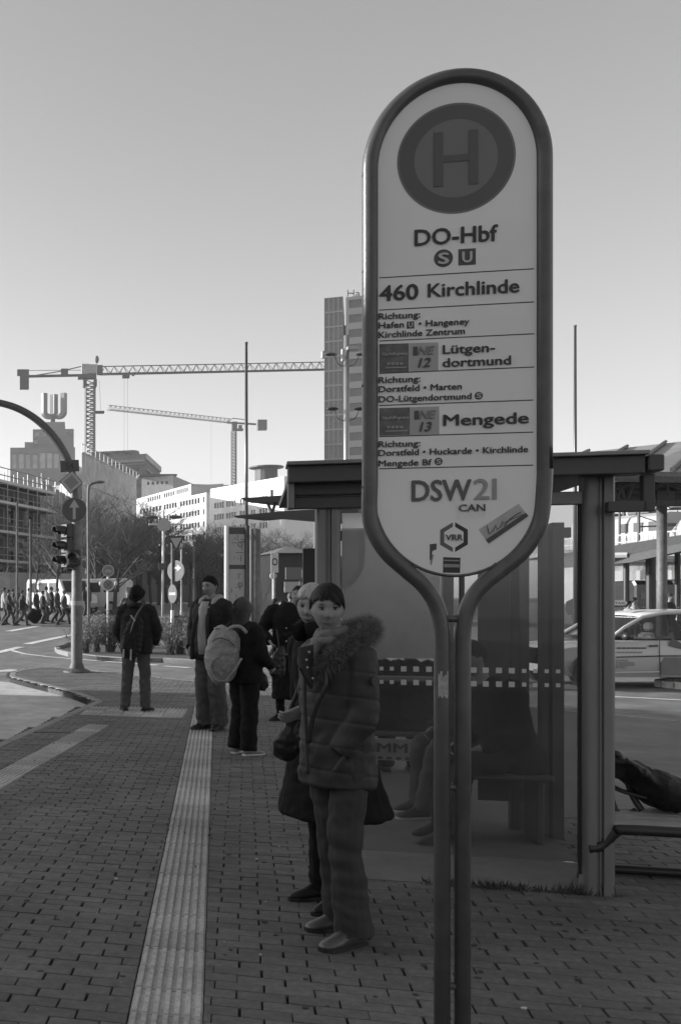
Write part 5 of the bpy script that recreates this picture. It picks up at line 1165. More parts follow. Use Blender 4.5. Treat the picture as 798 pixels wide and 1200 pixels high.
# ================================================================== RIGHT-HAND SIDE: station forecourt
# big canopy
M_can = mat('canopy sheet', .26, .6, .08, 1.5, stain=.08)
o = empty('station_canopy', at(760, 24), 'large pale canopy of sloping roof sheets over trusses at the right edge', 'canopy')
def cpx(px, py, Y): return W(px, py, Y)
top = lambda x: W(x, 535-(x-640)*.112, 34)
low = lambda x: W(x, 552+(x-740)*.02, 22)
xs_ = [590, 640, 690, 735, 780, 830, 890, 960]
for a, b in zip(xs_, xs_[1:]):
    # ribs run diagonally: the low edge is shifted to the left
    mb = MB(); mb.slab(low(a-42), low(b-42-.4), top(b-.4), top(a), .06); mb.build('roof_sheet', M_can, o)
    mb = MB(); mb.tube([low(b-42)+Vector((0, 0, .06)), top(b)+Vector((0, 0, .06))], .06, 5); mb.build('roof_rib', M_dsteel, o)
mb = MB(); mb.tube([low(548)-Vector((0, 0, .12)), low(918)-Vector((0, 0, .12))], .13, 6); mb.build('edge_beam', M_galv, o)
for y in (567.5, 575, 586):
    mb = MB(); mb.tube([W(690, y+1, 23.5), W(1000, y, 23.5)], .09 if y < 580 else .16, 6); mb.build('truss_beam', M_dsteel, o)
for (a, b) in (((716, 575), (742, 566)), ((758, 556), (798, 573)), ((764, 575), (774, 566)), ((790, 567), (840, 575)), ((800, 560), (850, 575)), ((716, 570), (726, 586)), ((722, 586), (727, 569)), ((727, 569), (732, 586)), ((734, 586), (741, 568))): mb = MB(); mb.tube([W(*a, 23.4), W(*b, 23.4)], .055, 5); mb.build('truss_brace', M_dsteel, o)
for px in (775.5, 905):
    mb = MB(); p = at(px, 23.5)+Vector((0, 0, RZ)); mb.tube([p, W(px, 590, 23.5)], .11, 14); mb.build('column', M_galv, o, smooth=True); mb = MB(); mb.box(W(px, 584.5, 23.5), (.42, .3, .35)); mb.build('column_head', M_dsteel, o)
mb = MB(); mb.tube([W(783, 548, 23.2), W(783, 582, 23.2)], .03, 5); mb.build('hanger', M_dsteel, o)
# embankment with train
YE = 82
o = empty('railway_viaduct', at(760, YE), 'railway embankment wall with slatted parapet carrying the train', 'viaduct'); mb = MB(); zt = ztop(641, YE); a, b = at(640, YE+8), at(960, YE-16)
mb.slab(a, b, b+Vector((0, 0, zt)), a+Vector((0, 0, zt)), .6); mb.slab(a+Vector((0, 0, zt)), b+Vector((0, 0, zt)), b+Vector((6, 12, zt)), a+Vector((4, 14, zt)), .4); mb.build('wall', M_wg, o)
for i in range(56):
    q = a.lerp(b, i/56)+Vector((-.1, -.2, zt)); mb = MB(); mb.tube([q, q+Vector((0, 0, .95))], .05, 4); mb.build('parapet_post', M_wl, o)
for z in (.35, .95): mb = MB(); mb.tube([a+Vector((-.1, -.2, zt+z)), b+Vector((-.1, -.2, zt+z))], .06, 4); mb.build('parapet_rail', M_wl, o)
tr = empty('train', at(745, YE+6)+Vector((0, 0, zt)), 'pale passenger train standing on the viaduct at the right', 'train'); dr = (b-a).normalized(); nr = Vector((dr.y, -dr.x, 0))
def car_(u0, u1, nose, zf=1.0):
    A_ = a+dr*u0-nr*3.5; B_ = a+dr*u1-nr*3.5; L = (B_-A_).length; sec = [(-1.4, .2), (-1.4, 1.9), (-1.15, 2.55), (-.6, 2.85), (.6, 2.85), (1.15, 2.55), (1.4, 1.9), (1.4, .2)]; rings = []
    st = [(0, 1), (L-.01, 1)] if not nose else ([(0, .45), (.8, .75), (2.4, .97), (4, 1), (L, 1)])
    for x, s in st: rings.append([A_+dr*x-nr*-y*1.0*(.8+.2*s)+Vector((0, 0, zt+.2+(z-.2)*s)) for y, z in sec])
    mb = MB(); mb.loft(rings); bd = mb.build('carriage', mat('train paint', .33, .4, .06, .5), tr); n = int(L/1.6)
    for i in range(n):
        x = 2.5+i*1.5 if not nose else 5.0+i*1.5
        if x+1 > L: break
        q = A_+dr*(x+.45)+nr*1.43+Vector((0, 0, zt+1.7)); mb = MB(); mb.box(q, (.9, .06, .75), math.atan2(dr.y, dr.x)); mb.build('window', M_win, bd)
    q0 = A_+nr*1.42+Vector((0, 0, zt+.9)); mb = MB(); mb.slab(q0+dr*(4 if nose else .2), q0+dr*(L-.2), q0+dr*(L-.2)+Vector((0, 0, .18)), q0+dr*(4 if nose else .2)+Vector((0, 0, .18)), .04); mb.build('stripe', M_wl, bd)
    if nose:
        mb = MB(); mb.add([A_+dr*.55-nr*.8+Vector((0, 0, zt+1.35)), A_+dr*.55+nr*.8+Vector((0, 0, zt+1.35)), A_+dr*1.9+nr*.75+Vector((0, 0, zt+2.55)), A_+dr*1.9-nr*.75+Vector((0, 0, zt+2.55))], [(0, 1, 2, 3)]); mb.build('cab_window', M_win, bd, recalc=False).modifiers.new('t', 'SOLIDIFY').thickness = .2
    for x in (3, L-3): mb = MB(); q = A_+dr*x+Vector((0, 0, zt+3.0)); mb.cham(q, (2.2, 1.4, .3), .05, math.atan2(dr.y, dr.x)); mb.build('roof_unit', M_dsteel, bd)
Ltot = (b-a).length; nu = .44*Ltot
car_(.02*Ltot, nu-.6, False); car_(nu, Ltot, True)
# catenary and lamp posts on the viaduct
for i, (px, pt, Y_, r, arms) in enumerate([(726, 596, 84, .10, 0), (731, 600, 86, .16, 1), (748.5, 600, 80, .12, 1), (761, 583, 92, .35, 1), (794, 598, 88, .06, 1)]):
    p = at(px, Y_); p.z = zt; q = W(px, pt, Y_); lb = ['thin mast nearest the shelter post on the viaduct', 'short catenary mast with one arm above the train', 'lamp post above the middle of the train', 'wide lattice catenary mast above the train', 'slender mast at the right edge above the train nose'][i]
    o = empty('catenary_mast', p, lb, 'mast'); mb = MB(); 
    if r > .3: truss(mb, p, q, .9, .9, 9, .05)
    else: mb.tube([p, q], r, 6)
    mb.build('pole', M_dsteel, o)
    if arms:
        z_ = q.z-1.2; mb = MB(); mb.tube([Vector((q.x, q.y, z_)), Vector((q.x+3.2, q.y, z_+.1))], .06, 4); mb.tube([Vector((q.x, q.y, z_+.9)), Vector((q.x+2.4, q.y, z_+.1))], .04, 4); mb.build('arm', M_dsteel, o); mb = MB(); mb.ell((q.x+2.6, q.y, z_+.2), (.8, .2, .12), 10, 6); mb.build('lamp_head', M_dsteel, o)
# lower canopy
y_ = 40; o = empty('low_canopy', at(760, y_), 'low dark sloping shelter roof over the far bus bays at the right', 'canopy')
mb = MB(); fa, fb = W(660, 660, 38), W(960, 590, 38); ba, bb_ = W(690, 648, 52), W(960, 624, 52); mb.slab(W(660, 658, 44), W(735, 651, 40), W(960, 600, 34), W(960, 612, 50), .3); mb.slab(W(640, 652, 52), W(735, 652, 40), W(960, 601, 34.2), W(960, 613, 56), .12); mb.build('roof', M_dsteel, o)
mb = MB(); mb.tube([W(700, 651, 41), W(736, 650.5, 40)], .12, 6); mb.build('roof_edge', S_face, o)
for px in (734, 762.5, 794, 830): mb = MB(); p = at(px, 41)+Vector((0, 0, gz(41)+RZ)); mb.tube([p, W(px, 640 if px > 750 else 650, 41)], .11 if px != 762.5 else .18, 10); mb.build('column', M_black, o)
# far arcade building with windows
A, B = at(690, 66), at(900, 60); zt2 = ztop(655, 63); o = empty('arcade_building', A, 'pale ground-floor building with tall windows under the railway at the right', 'building'); L = (B-A).length
mb = MB(); g_ = gz(60)+RZ; wins = []
for (p0, p1) in ((717, 728), (745.5, 750), (769, 774), (783, 787), (806, 812), (826, 834)): wins.append((uof(A, B, p0), uof(A, B, p1), g_+.9, ztop(668, 63)))
pq = wall(mb, A, B, g_-.3, zt2, .5, wins); bk = deep(A, B, 12); block(mb, B, bk[0], bk[1], A, g_-.3, zt2-.02); mb.build('wall', M_wl, o, recalc=False); panes(pq, M_win, o, frame_m=M_galv)
mb = MB(); mb.slab(A+Vector((0, -.4, zt2)), B+Vector((0, -.4, zt2)), B+Vector((0, 3, zt2+.3)), A+Vector((0, 3, zt2+.3)), .2); mb.build('eaves', M_dsteel, o)
# parked cars there, hedge
van(at(746, 52)+Vector((0, 0, gz(52)+RZ)), R(200), 'white car parked under the low canopy at the right', M_car); van(at(778, 56)+Vector((0, 0, gz(56)+RZ)), R(185), 'silver van parked right of the white one under the low canopy', M_pv)
van(at(722, 47)+Vector((0, 0, gz(47)+RZ)), R(95), 'dark van just right of the shelter post under the low canopy', mat('dark car paint', .04, .25, .1, 3, coat=.5))
for i, (px, Y_) in enumerate(((722, 36), (731, 37), (741, 38), (756, 37), (788, 37), (800, 36))):
    r_ = empty('hedge_bush', at(px, Y_)+Vector((0, 0, gz(Y_)+RZ)), ['dark bush beside the shelter post beyond the taxi', 'dark bush left of the two figures beyond the taxi', 'dark bush above the taxi roof sign', 'dark bush right of the taxi roof sign', 'dark bush before the dark figure at the right', 'dark bush at the right edge beyond the taxi'][i], 'bush', 'bushes beyond the taxi', i*2.1); r_.scale = (1, 1, 1.1)
    for nm, me in zip(('stems', 'leaves'), SV[i % 3]): q = bpy.data.objects.new(nm, me); COL.objects.link(q); q.parent = r_

# --- taxi: side on, facing left
TY = 18.55; tx0 = 640/F*TY; S_ = TY/F
tz = RZ
taxi = empty('taxi', (tx0+2.2, TY+.9, tz), 'pale taxi with roof sign standing side-on beyond the shelter post', 'taxi')
M_tx = mat('taxi paint', .42, .22, .04, 2, coat=.6)
def TX(px, py, y=0.0): return Vector((px/F*TY, TY+y, H+(Y0-py)/F*TY))
LEN = 4.5; x0 = tx0; 
def tl_(u): return x0+u
belt = ztop(746.5, TY); sill = ztop(794, TY); roof = ztop(712, TY)
rings = []
st = [(0, .45, .62, .62), (.1, .3, .72, .78), (.5, .24, .82, .86), (1.1, .22, .88, .9), (1.35, .22, .93, .9), (2.0, .22, .95, .9), (3.4, .22, .97, .9), (3.9, .24, .97, .89), (4.35, .3, .94, .84), (4.5, .45, .82, .72)]
for (u, z0, z1, hw_) in st:
    sec = []
    for (yy, zz_) in [(-hw_+.06, z0), (-hw_+.01, z0+.12), (-hw_-.012, z0+.32), (-hw_, z1-.16), (-hw_+.03, z1-.04), (-hw_+.09, z1), (hw_-.09, z1), (hw_-.03, z1-.04), (hw_, z1-.16), (hw_+.012, z0+.32), (hw_-.01, z0+.12), (hw_-.06, z0)]: sec.append(Vector((tl_(u), TY+.9+yy, tz+zz_)))
    rings.append(sec)
mb = MB(); mb.loft(rings); mb.build('body', M_tx, taxi, auto=40)
zbt = tz+.94
rp = [(1.25, .945), (1.55, 1.16), (1.95, 1.38), (2.35, 1.455), (2.9, 1.475), (3.5, 1.45), (3.95, 1.33), (4.25, 1.08), (4.35, .95)]
rings = []
for (u, z) in rp: w = .86-(z-.93)*.36; rings.append([Vector((tl_(u), TY+.9+s*w, tz+z)) for s in (-1, -.92, -.6, 0, .6, .92, 1)])
mb = MB(); vs = []; fs = []
top_r = [(1.95, 1.385), (2.35, 1.46), (2.9, 1.48), (3.5, 1.455), (3.95, 1.335)]
for (u, z) in top_r:
    w = .86-(z-.93)*.36
    for s, dz in ((-1, -.05), (-.93, -.005), (-.6, .02), (0, .03), (.6, .02), (.93, -.005), (1, -.05)): vs.append(Vector((tl_(u), TY+.9+s*w, tz+z+dz)))
fs = [(i*7+j, i*7+j+1, (i+1)*7+j+1, (i+1)*7+j) for i in range(len(top_r)-1) for j in range(6)]
mb.add(vs, fs); rf = mb.build('roof', M_tx, taxi, smooth=True, recalc=False); rf.modifiers.new('t', 'SOLIDIFY').thickness = -.03
M_gl = glass('car glass', .38, .03, .3)
for s in (-1, 1):
    def sp(u, z, o_=0): w = .86-(z-.93)*.36+o_; return Vector((tl_(u), TY+.9+s*w, tz+z))
    mb = MB(); mb.tube([sp(1.2, .93), sp(1.55, 1.16), sp(1.95, 1.36), sp(2.35, 1.43), sp(2.9, 1.45), sp(3.5, 1.425), sp(3.95, 1.30), sp(4.3, .95)], .035, 8, up=(0, 1, 0)); mb.build('roof_rail', M_tx, taxi, smooth=True)
    mb = MB(); mb.slab(sp(2.48, .93), sp(2.62, .93), sp(2.56, 1.44), sp(2.44, 1.44), .03); mb.build('door_pillar', M_black, taxi)
    mb = MB(); mb.slab(sp(3.62, .93), sp(3.80, .93), sp(3.72, 1.38), sp(3.58, 1.40), .03); mb.build('door_pillar', M_tx, taxi)
    for pts in ([(1.28, .94), (2.47, .94), (2.43, 1.42), (1.97, 1.35), (1.56, 1.15)], [(2.63, .94), (3.6, .94), (3.57, 1.41), (2.58, 1.44)]):
        mb = MB(); mb.add([sp(u, z) for u, z in pts], [tuple(range(len(pts)))]); mb.build('side_window', M_gl, taxi, recalc=False)
    mb = MB(); mb.tube([sp(1.25, .935, .01), sp(3.9, .945, .01)], .014, 6); mb.build('belt_moulding', M_black, taxi)
    for u in (.85, 3.55):
        mb = MB(); mb.tube([Vector((tl_(u), TY+.9+s*.9, tz+.31)), Vector((tl_(u), TY+.9+s*.68, tz+.31))], .31, 24); w_ = mb.build('wheel', M_black, taxi); mb = MB(); mb.tube([Vector((tl_(u), TY+.9+s*.91, tz+.31)), Vector((tl_(u), TY+.9+s*.8, tz+.31))], .19, 20); mb.build('rim', M_steel, w_)
        mb = MB(); mb.tube([Vector((tl_(u)+.36*math.cos(t), TY+.9+s*.905, tz+.31+.36*math.sin(t))) for t in [math.pi*i/14 for i in range(15)]], .03, 6, up=(0, 1, 0)); mb.build('wheel_arch', M_black, taxi)
    mb = MB(); mb.ell((tl_(1.45), TY+.9+s*1.0, tz+1.0), (.07, .1, .075), 12, 8); mb.build('mirror', M_black, taxi, smooth=True)
yS = TY+.9-.925
def tp(pts, m, name, t=.008, dy=0.0):
    M = frame(Vector((0, yS-dy, 0)), (1, 0, 0)); mb = MB(); mb.plate([(W(x, y, TY).x, W(x, y, TY).z) for x, y in pts], M, t); return mb.build(name, m, taxi)
tp([(772.2, 794), (772.8, 794), (772.3, 748), (771.7, 748)], P_dark, 'door_gap'); tp([(717.3, 792), (717.9, 792), (718.5, 748), (717.9, 748)], P_mid, 'door_gap')
tp([(721.5, 770.9), (772, 769.6), (840, 769.2), (840, 768), (772, 768.2), (721.5, 769.7)], P_black, 'side_stripe'); tp([(774, 790), (840, 790), (840, 770.5), (778, 770.8), (773.5, 777)], mat('taxi advert', .14, .4, .2, 3), 'advert_field')
tp([(783, 757), (787, 747.5), (800, 756), (812, 764)], mat('taxi advert dark', .09, .4, .2, 3), 'advert_field'); tp([(760, 758), (769.5, 757.8), (769.5, 756), (760, 756.2)], P_black, 'door_handle', .03, .02)
for i, (xa, xb, y) in enumerate([(722, 757, 759.5), (722, 752, 764.5), (722, 735, 774), (722, 743, 776.8), (722, 743, 779.4), (722, 733, 782)]):
    x = xa
    rr = random.Random(i)
    while x < xb: w_ = rr.uniform(2.2, 5.5); tp([(x, y+.9), (min(xb, x+w_), y+.9), (min(xb, x+w_), y-.7), (x, y-.7)], P_mid if i != 0 else P_dark, 'print_line'); x += w_+1
tp([(716, 789), (772, 788), (772, 786.6), (716, 787.5)], M_wl, 'sill_strip')
mb = MB(); mb.add([Vector((tl_(1.33), TY+.12, tz+.96)), Vector((tl_(1.33), TY+1.68, tz+.96)), Vector((tl_(1.95), TY+1.55, tz+1.36)), Vector((tl_(1.95), TY+.25, tz+1.36))], [(0, 1, 2, 3)]); mb.build('windscreen', M_gl, taxi, recalc=False)
for (u, y2) in ((2.25, .5), (2.25, 1.3), (3.35, .5), (3.35, 1.3)):
    mb = MB(); mb.cham((tl_(u), TY+y2, tz+.75), (.14, .46, .62), .05); st_ = mb.build('seat', M_wg if y2 < 1 else M_dsteel, taxi); mb = MB(); mb.cham((tl_(u)+.02, TY+y2, tz+1.17), (.1, .26, .17), .04); mb.build('headrest', M_wg, st_)
mb = MB(); mb.box((tl_(1.5), TY+.9, tz+.93), (.5, 1.5, .1)); mb.build('dashboard', M_black, taxi)
mb = MB(); mb.tube([Vector((tl_(1.75)+.03*math.sin(t), TY+.5+.18*math.cos(t), tz+.98+.17*math.sin(t))) for t in [2*math.pi*i/20 for i in range(20)]], .014, 6, closed=True); mb.build('steering_wheel', M_black, taxi)
c = TX(755, 707, .9-.1); mb = MB(); mb.cham(c, (.29*1.0, .14, .10), .025); b = mb.build('roof_sign', S_white, taxi); M = frame(c+Vector((0, -.073, -.03)), (1, 0, 0)); text('TAXI', .055, M, P_dark, b, align='CENTER', bold=.03, width=.2)
mb = MB(); mb.cham(c+Vector((0, 0, -.065)), (.34, .12, .03), .01); mb.build('sign_foot', M_black, taxi)
# white kerb stones of a small round island
cc = G(812, 806, RZ); o = empty('round_kerb_island', cc, 'round island of white kerb stones at the right edge before the taxi', 'kerb ring')
for i in range(14):
    a0, a1 = 2*math.pi*i/14+.02, 2*math.pi*(i+1)/14-.02; r0, r1 = .42, .62; P_ = [Vector((cc.x+r*math.cos(a), cc.y+r*math.sin(a))) for r, a in ((r1, a0), (r1, (a0+a1)/2), (r1, a1), (r0, a1), (r0, a0))]
    mb = MB(); mb.prism([(q.x, q.y) for q in P_], RZ-.05, RZ+.13); mb.build('kerb_stone', mat('white kerb', .5, .7, .15, 12), o, bevel=.015)
mb = MB(); mb.prism([(cc.x+.43*math.cos(2*math.pi*i/20), cc.y+.43*math.sin(2*math.pi*i/20)) for i in range(20)], RZ-.05, RZ+.08); mb.build('island_fill', M_black, o)

# ================================================================== BENCH AND BACKPACK RIGHT OF THE SHELTER
bq = at(720, 5.6); o = empty('tube_bench', (bq.x, bq.y, 0), 'low tubular bench with slatted top right of the big shelter post', 'bench')
bz = .38; bx0 = 716/F*5.33; P0 = Vector((bx0-.02, 5.36, bz)); dv = Ud; dw = Vd
for i in range(5):
    a = P0+dw*(i*.1)+dv*.02; mb = MB(); mb.cham(a+dv*.75+Vector((0, 0, .0)), (1.5, .085, .03), .008, ua); mb.build('slat', mat('bench slat', .25, .6, .2, 9, rand=.1), o)
mb = MB(); mb.tube(path([P0+Vector((-.1, -.02, -.13)), P0+Vector((-.03, -.03, -.11)), P0+dv*.03+Vector((0, -.05, -.03)), P0+dv*.1-dw*.07+Vector((0, 0, -.012)), P0+dv*.5-dw*.07+Vector((0, 0, -.012)), P0+dv*1.5-dw*.07+Vector((0, 0, -.012))], 5), .028, 12); mb.build('seat_tube', M_black, o, smooth=True)
fp = G(722, 1019, .03); mb = MB(); mb.tube(path([fp-dv*.1, fp, fp+dv*.3, fp+dv*.42, fp+dv*.5+Vector((0, 0, .06)), fp+dv*.55+Vector((0, 0, .34))], 5), .028, 12); mb.build('foot_tube', M_black, o, smooth=True)
mb = MB(); mb.tube([P0+dv*1.3+dw*.2+Vector((0, 0, -.02)), P0+dv*1.3+dw*.2+Vector((0, 0, -.38))], .028, 10); mb.build('leg_tube', M_black, o, smooth=True)
mb = MB(); mb.tube([P0+dw*.22+Vector((-.0, 0, -.02)), P0+dw*.3+Vector((-.02, 0, -.38))], .028, 10); mb.build('leg_tube', M_black, o, smooth=True)
M_bag = mat('black nylon', .012, .65, .4, 14, .6, 50, spec=.25); YB = 5.62
def BW_(px, py, d=0.0): return W(px, py, YB+d)
bk_ = empty('backpack', BW_(765, 945), 'black backpack lying slanted on the tubular bench right of the shelter', 'backpack')
bp_ = path([BW_(715, 888), BW_(724, 894), BW_(738, 905), BW_(754, 916), BW_(770, 925), BW_(784, 930), BW_(793, 934)], 9); n_ = len(bp_)
rb = [[.02, .035, .06, .085, .105, .115, .085][min(6, int(6*i/(n_-1)))]*(1-(6*i/(n_-1))%1)+[.02, .035, .06, .085, .105, .115, .085][min(6, int(6*i/(n_-1))+1)]*((6*i/(n_-1))%1) for i in range(n_)]
mb = MB(); mb.tube(bp_, [.13+.05*i/n_ for i in range(n_)], 36, ry=rb, up=(0, 0, 1)); mb.rough(.022, 8); mb.rough(.012, 22, 5); mb.rough(.006, 50, 9); mb.build('bag_body', M_bag, bk_, smooth=True)
mb = MB(); mb.tube(path([BW_(733, 890, -.1), BW_(752, 901, -.1), BW_(772, 914, -.1), BW_(787, 918, -.1)], 5), .011, 8); mb.build('piping', M_black, bk_, smooth=True)
mb = MB(); mb.tube(path([BW_(716, 921, .02), BW_(728, 927, -.02), BW_(742, 931, -.04), BW_(757, 935, -.06)], 5), .022, 8, ry=.012); mb.build('strap', M_black, bk_, smooth=True)
mb = MB(); mb.tube(path([BW_(716, 885, .02), BW_(722, 884), BW_(728, 890), BW_(740, 930, .0), BW_(752, 950, -.02)], 5), .014, 8, ry=.02); mb.build('strap', M_black, bk_, smooth=True)
mb = MB(); mb.tube(path([BW_(716, 934, .02), BW_(722, 950), BW_(732, 956), BW_(745, 950)], 5), .017, 8, ry=.012); mb.build('strap', M_black, bk_, smooth=True)
mb = MB(); mb.tube(path([BW_(766, 911.5, -.02), BW_(774, 914, -.03), BW_(783, 918.5, -.02)], 4), .014, 8, ry=.05, up=(0, 1, 0)); mb.build('paper_label', S_face, bk_, smooth=True)
# ================================================================== PEOPLE
def remesh(mb, voxel, smooth=2):
    me = mb.mesh('tmp', None); bm = bmesh.new(); bm.from_mesh(me); bmesh.ops.recalc_face_normals(bm, faces=bm.faces); bm.to_mesh(me); bm.free()
    ob = bpy.data.objects.new('tmp', me); COL.objects.link(ob)
    r = ob.modifiers.new('r', 'REMESH'); r.mode = 'VOXEL'; r.voxel_size = voxel
    if smooth: s = ob.modifiers.new('s', 'SMOOTH'); s.iterations = smooth; s.factor = .5
    dg = bpy.context.evaluated_depsgraph_get(); m2 = bpy.data.meshes.new_from_object(ob.evaluated_get(dg))
    o = MB(); o.add([v.co.copy() for v in m2.vertices], [tuple(p.vertices) for p in m2.polygons]); o.n = [v.normal.copy() for v in m2.vertices]
    bpy.data.objects.remove(ob); bpy.data.meshes.remove(me); bpy.data.meshes.remove(m2); return o
def wrinkle(mb, amp, sc, seed=0, extra=None):
    for i, v in enumerate(mb.v):
        n = mb.n[i]; d = (N((v.x*1.0, v.y*1.0, v.z*1.6), sc, seed)+.6*N(v, sc*2.3, seed+7))*amp
        if extra: d += extra(v)
        mb.v[i] = v+n*d
    return mb
def head_pt(d):
    a, b, c = .077, .095, .115
    p = Vector((d.x*a, d.y*b, d.z*c)); 
    if p.z < 0:
        t = -p.z/c; p.x *= 1-.28*t**1.3; p.y = p.y*(1-(.35 if p.y > 0 else .16)*t)-.010*t
    f = max(0.0, -d.y)**.5
    g = lambda x0, z0, sx, sz: math.exp(-((p.x-x0)/sx)**2-((p.z-z0)/sz)**2)*f
    dy = -.025*g(0, -.026, .0125, .015)-.014*g(0, .0, .0085, .026)+.006*g(0, -.044, .03, .006)+.016*(g(.032, .012, .017, .012)+g(-.032, .012, .017, .012))
    dy += -.005*g(0, .036, .055, .010)-.008*g(0, -.060, .022, .010)+.005*g(0, -.076, .022, .006)-.009*g(0, -.098, .020, .014)-.004*(g(.042, -.025, .018, .018)+g(-.042, -.025, .018, .018))
    p.y += dy; return p
def head_mb(nu=40, nv=34):
    mb = MB(); vs = []; fs = []
    for i in range(1, nv):
        ph = math.pi*i/nv
        for j in range(nu):
            th = 2*math.pi*j/nu; vs.append(head_pt(Vector((math.sin(ph)*math.sin(th), -math.sin(ph)*math.cos(th), math.cos(ph)))))
    for i in range(nv-2):
        for j in range(nu): a, b = i*nu+j, i*nu+(j+1) % nu; fs.append((a, a+nu, b+nu, b))
    vs += [head_pt(Vector((0, 0, 1))), head_pt(Vector((0, 0, -1)))]; m = len(vs)
    for j in range(nu): fs.append((m-2, j, (j+1) % nu)); fs.append((m-1, (nv-2)*nu+(j+1) % nu, (nv-2)*nu+j))
    mb.add(vs, fs)
    for s in (-1, 1): mb.ell((s*.074, .012, -.002), (.011, .02, .033), 10, 8)
    return mb
def hand_mb(mb, w, d, palm_n, side, curl=.5, s=1.0):
    """palm, four unequal fingers and a thumb; d = direction of fingers, palm_n = direction the palm faces"""
    d = d.normalized(); n = (palm_n-d*palm_n.dot(d)).normalized(); x = d.cross(n)*side
    mb.tube([w-d*.01, w+d*.03*s, w+d*.065*s, w+d*.092*s], [.026*s, .036*s, .041*s, .036*s], 10, ry=[.02*s, .017*s, .015*s, .012*s], up=n)
    for i, (o, L) in enumerate(((-.030, .066), (-.010, .075), (.010, .070), (.029, .055))):
        p = w+d*.088*s+x*o*s; pts = [p]; a = 0
        for k, l in enumerate((.45, .32, .23)):
            a += curl*(.55+.25*k+.06*i); pts.append(pts[-1]+(d*math.cos(a)+n*math.sin(a))*L*l*s)
        mb.tube([p-d*.02*s]+pts, [.0095*s, .0095*s, .009*s, .008*s, .006*s], 7, up=x)
    p = w+d*.03*s-x*.03*s; q = p+(d*.55-x*.7+n*.35).normalized()*.035*s; r_ = q+(d*.9-x*.1+n*.4*curl*2).normalized()*.03*s
    mb.tube([p+x*.012*s, p, q, r_], [.012*s, .012*s, .010*s, .007*s], 7)
def shoe(mb, sole, ank, yaw, L=.27, hgt=.075, s=1.0, point=0.0):
    f = Vector((math.sin(yaw), -math.cos(yaw), 0)); x = Vector((f.y, -f.x, 0)); base = Vector((ank.x, ank.y, 0))-f*.065*s
    st = [(0, .028, .05), (.03, .036, .085), (.08, .038, .10), (.13, .040, .085), (.18, .046, .058), (.23, .044-.014*point, .042), (L-.012, .03-.016*point, .03), (L, .012, .018)]
    rings = []
    for (u, w, h_) in st: rings.append([base+f*u*s+x*w*s*math.cos(t)*(1 if math.sin(t) > -.3 else .92)+Vector((0, 0, max(.012, .02+(h_-.012)*max(0, math.sin(t)))*s)) for t in [2*math.pi*i/14 for i in range(14)]])
    mb.loft(rings)
    sole.loft([[base+f*(u*1.01-.002)*s+x*(w+.003)*s*c_+Vector((0, 0, z)) for c_, z in ((-1, .001), (1, .001), (1, .02*s), (-1, .02*s))] for (u, w, h_) in st])
M_skin = mat('skin', .23, .6, .10, 25, .08, 200, spec=.25); M_lip = mat('lips', .12, .5); M_eyew = mat('eye white', .13, .35); M_iris = mat('iris', .02, .15)
def ringz(z, rx, ry, cx=0, cy=0, n=32, e=2.3):
    out = []
    for i in range(n):
        t = 2*math.pi*i/n; c, s = math.cos(t), math.sin(t); out.append(Vector((cx+rx*math.copysign(abs(c)**(2/e), c), cy+ry*math.copysign(abs(s)**(2/e), s), z)))
    return out
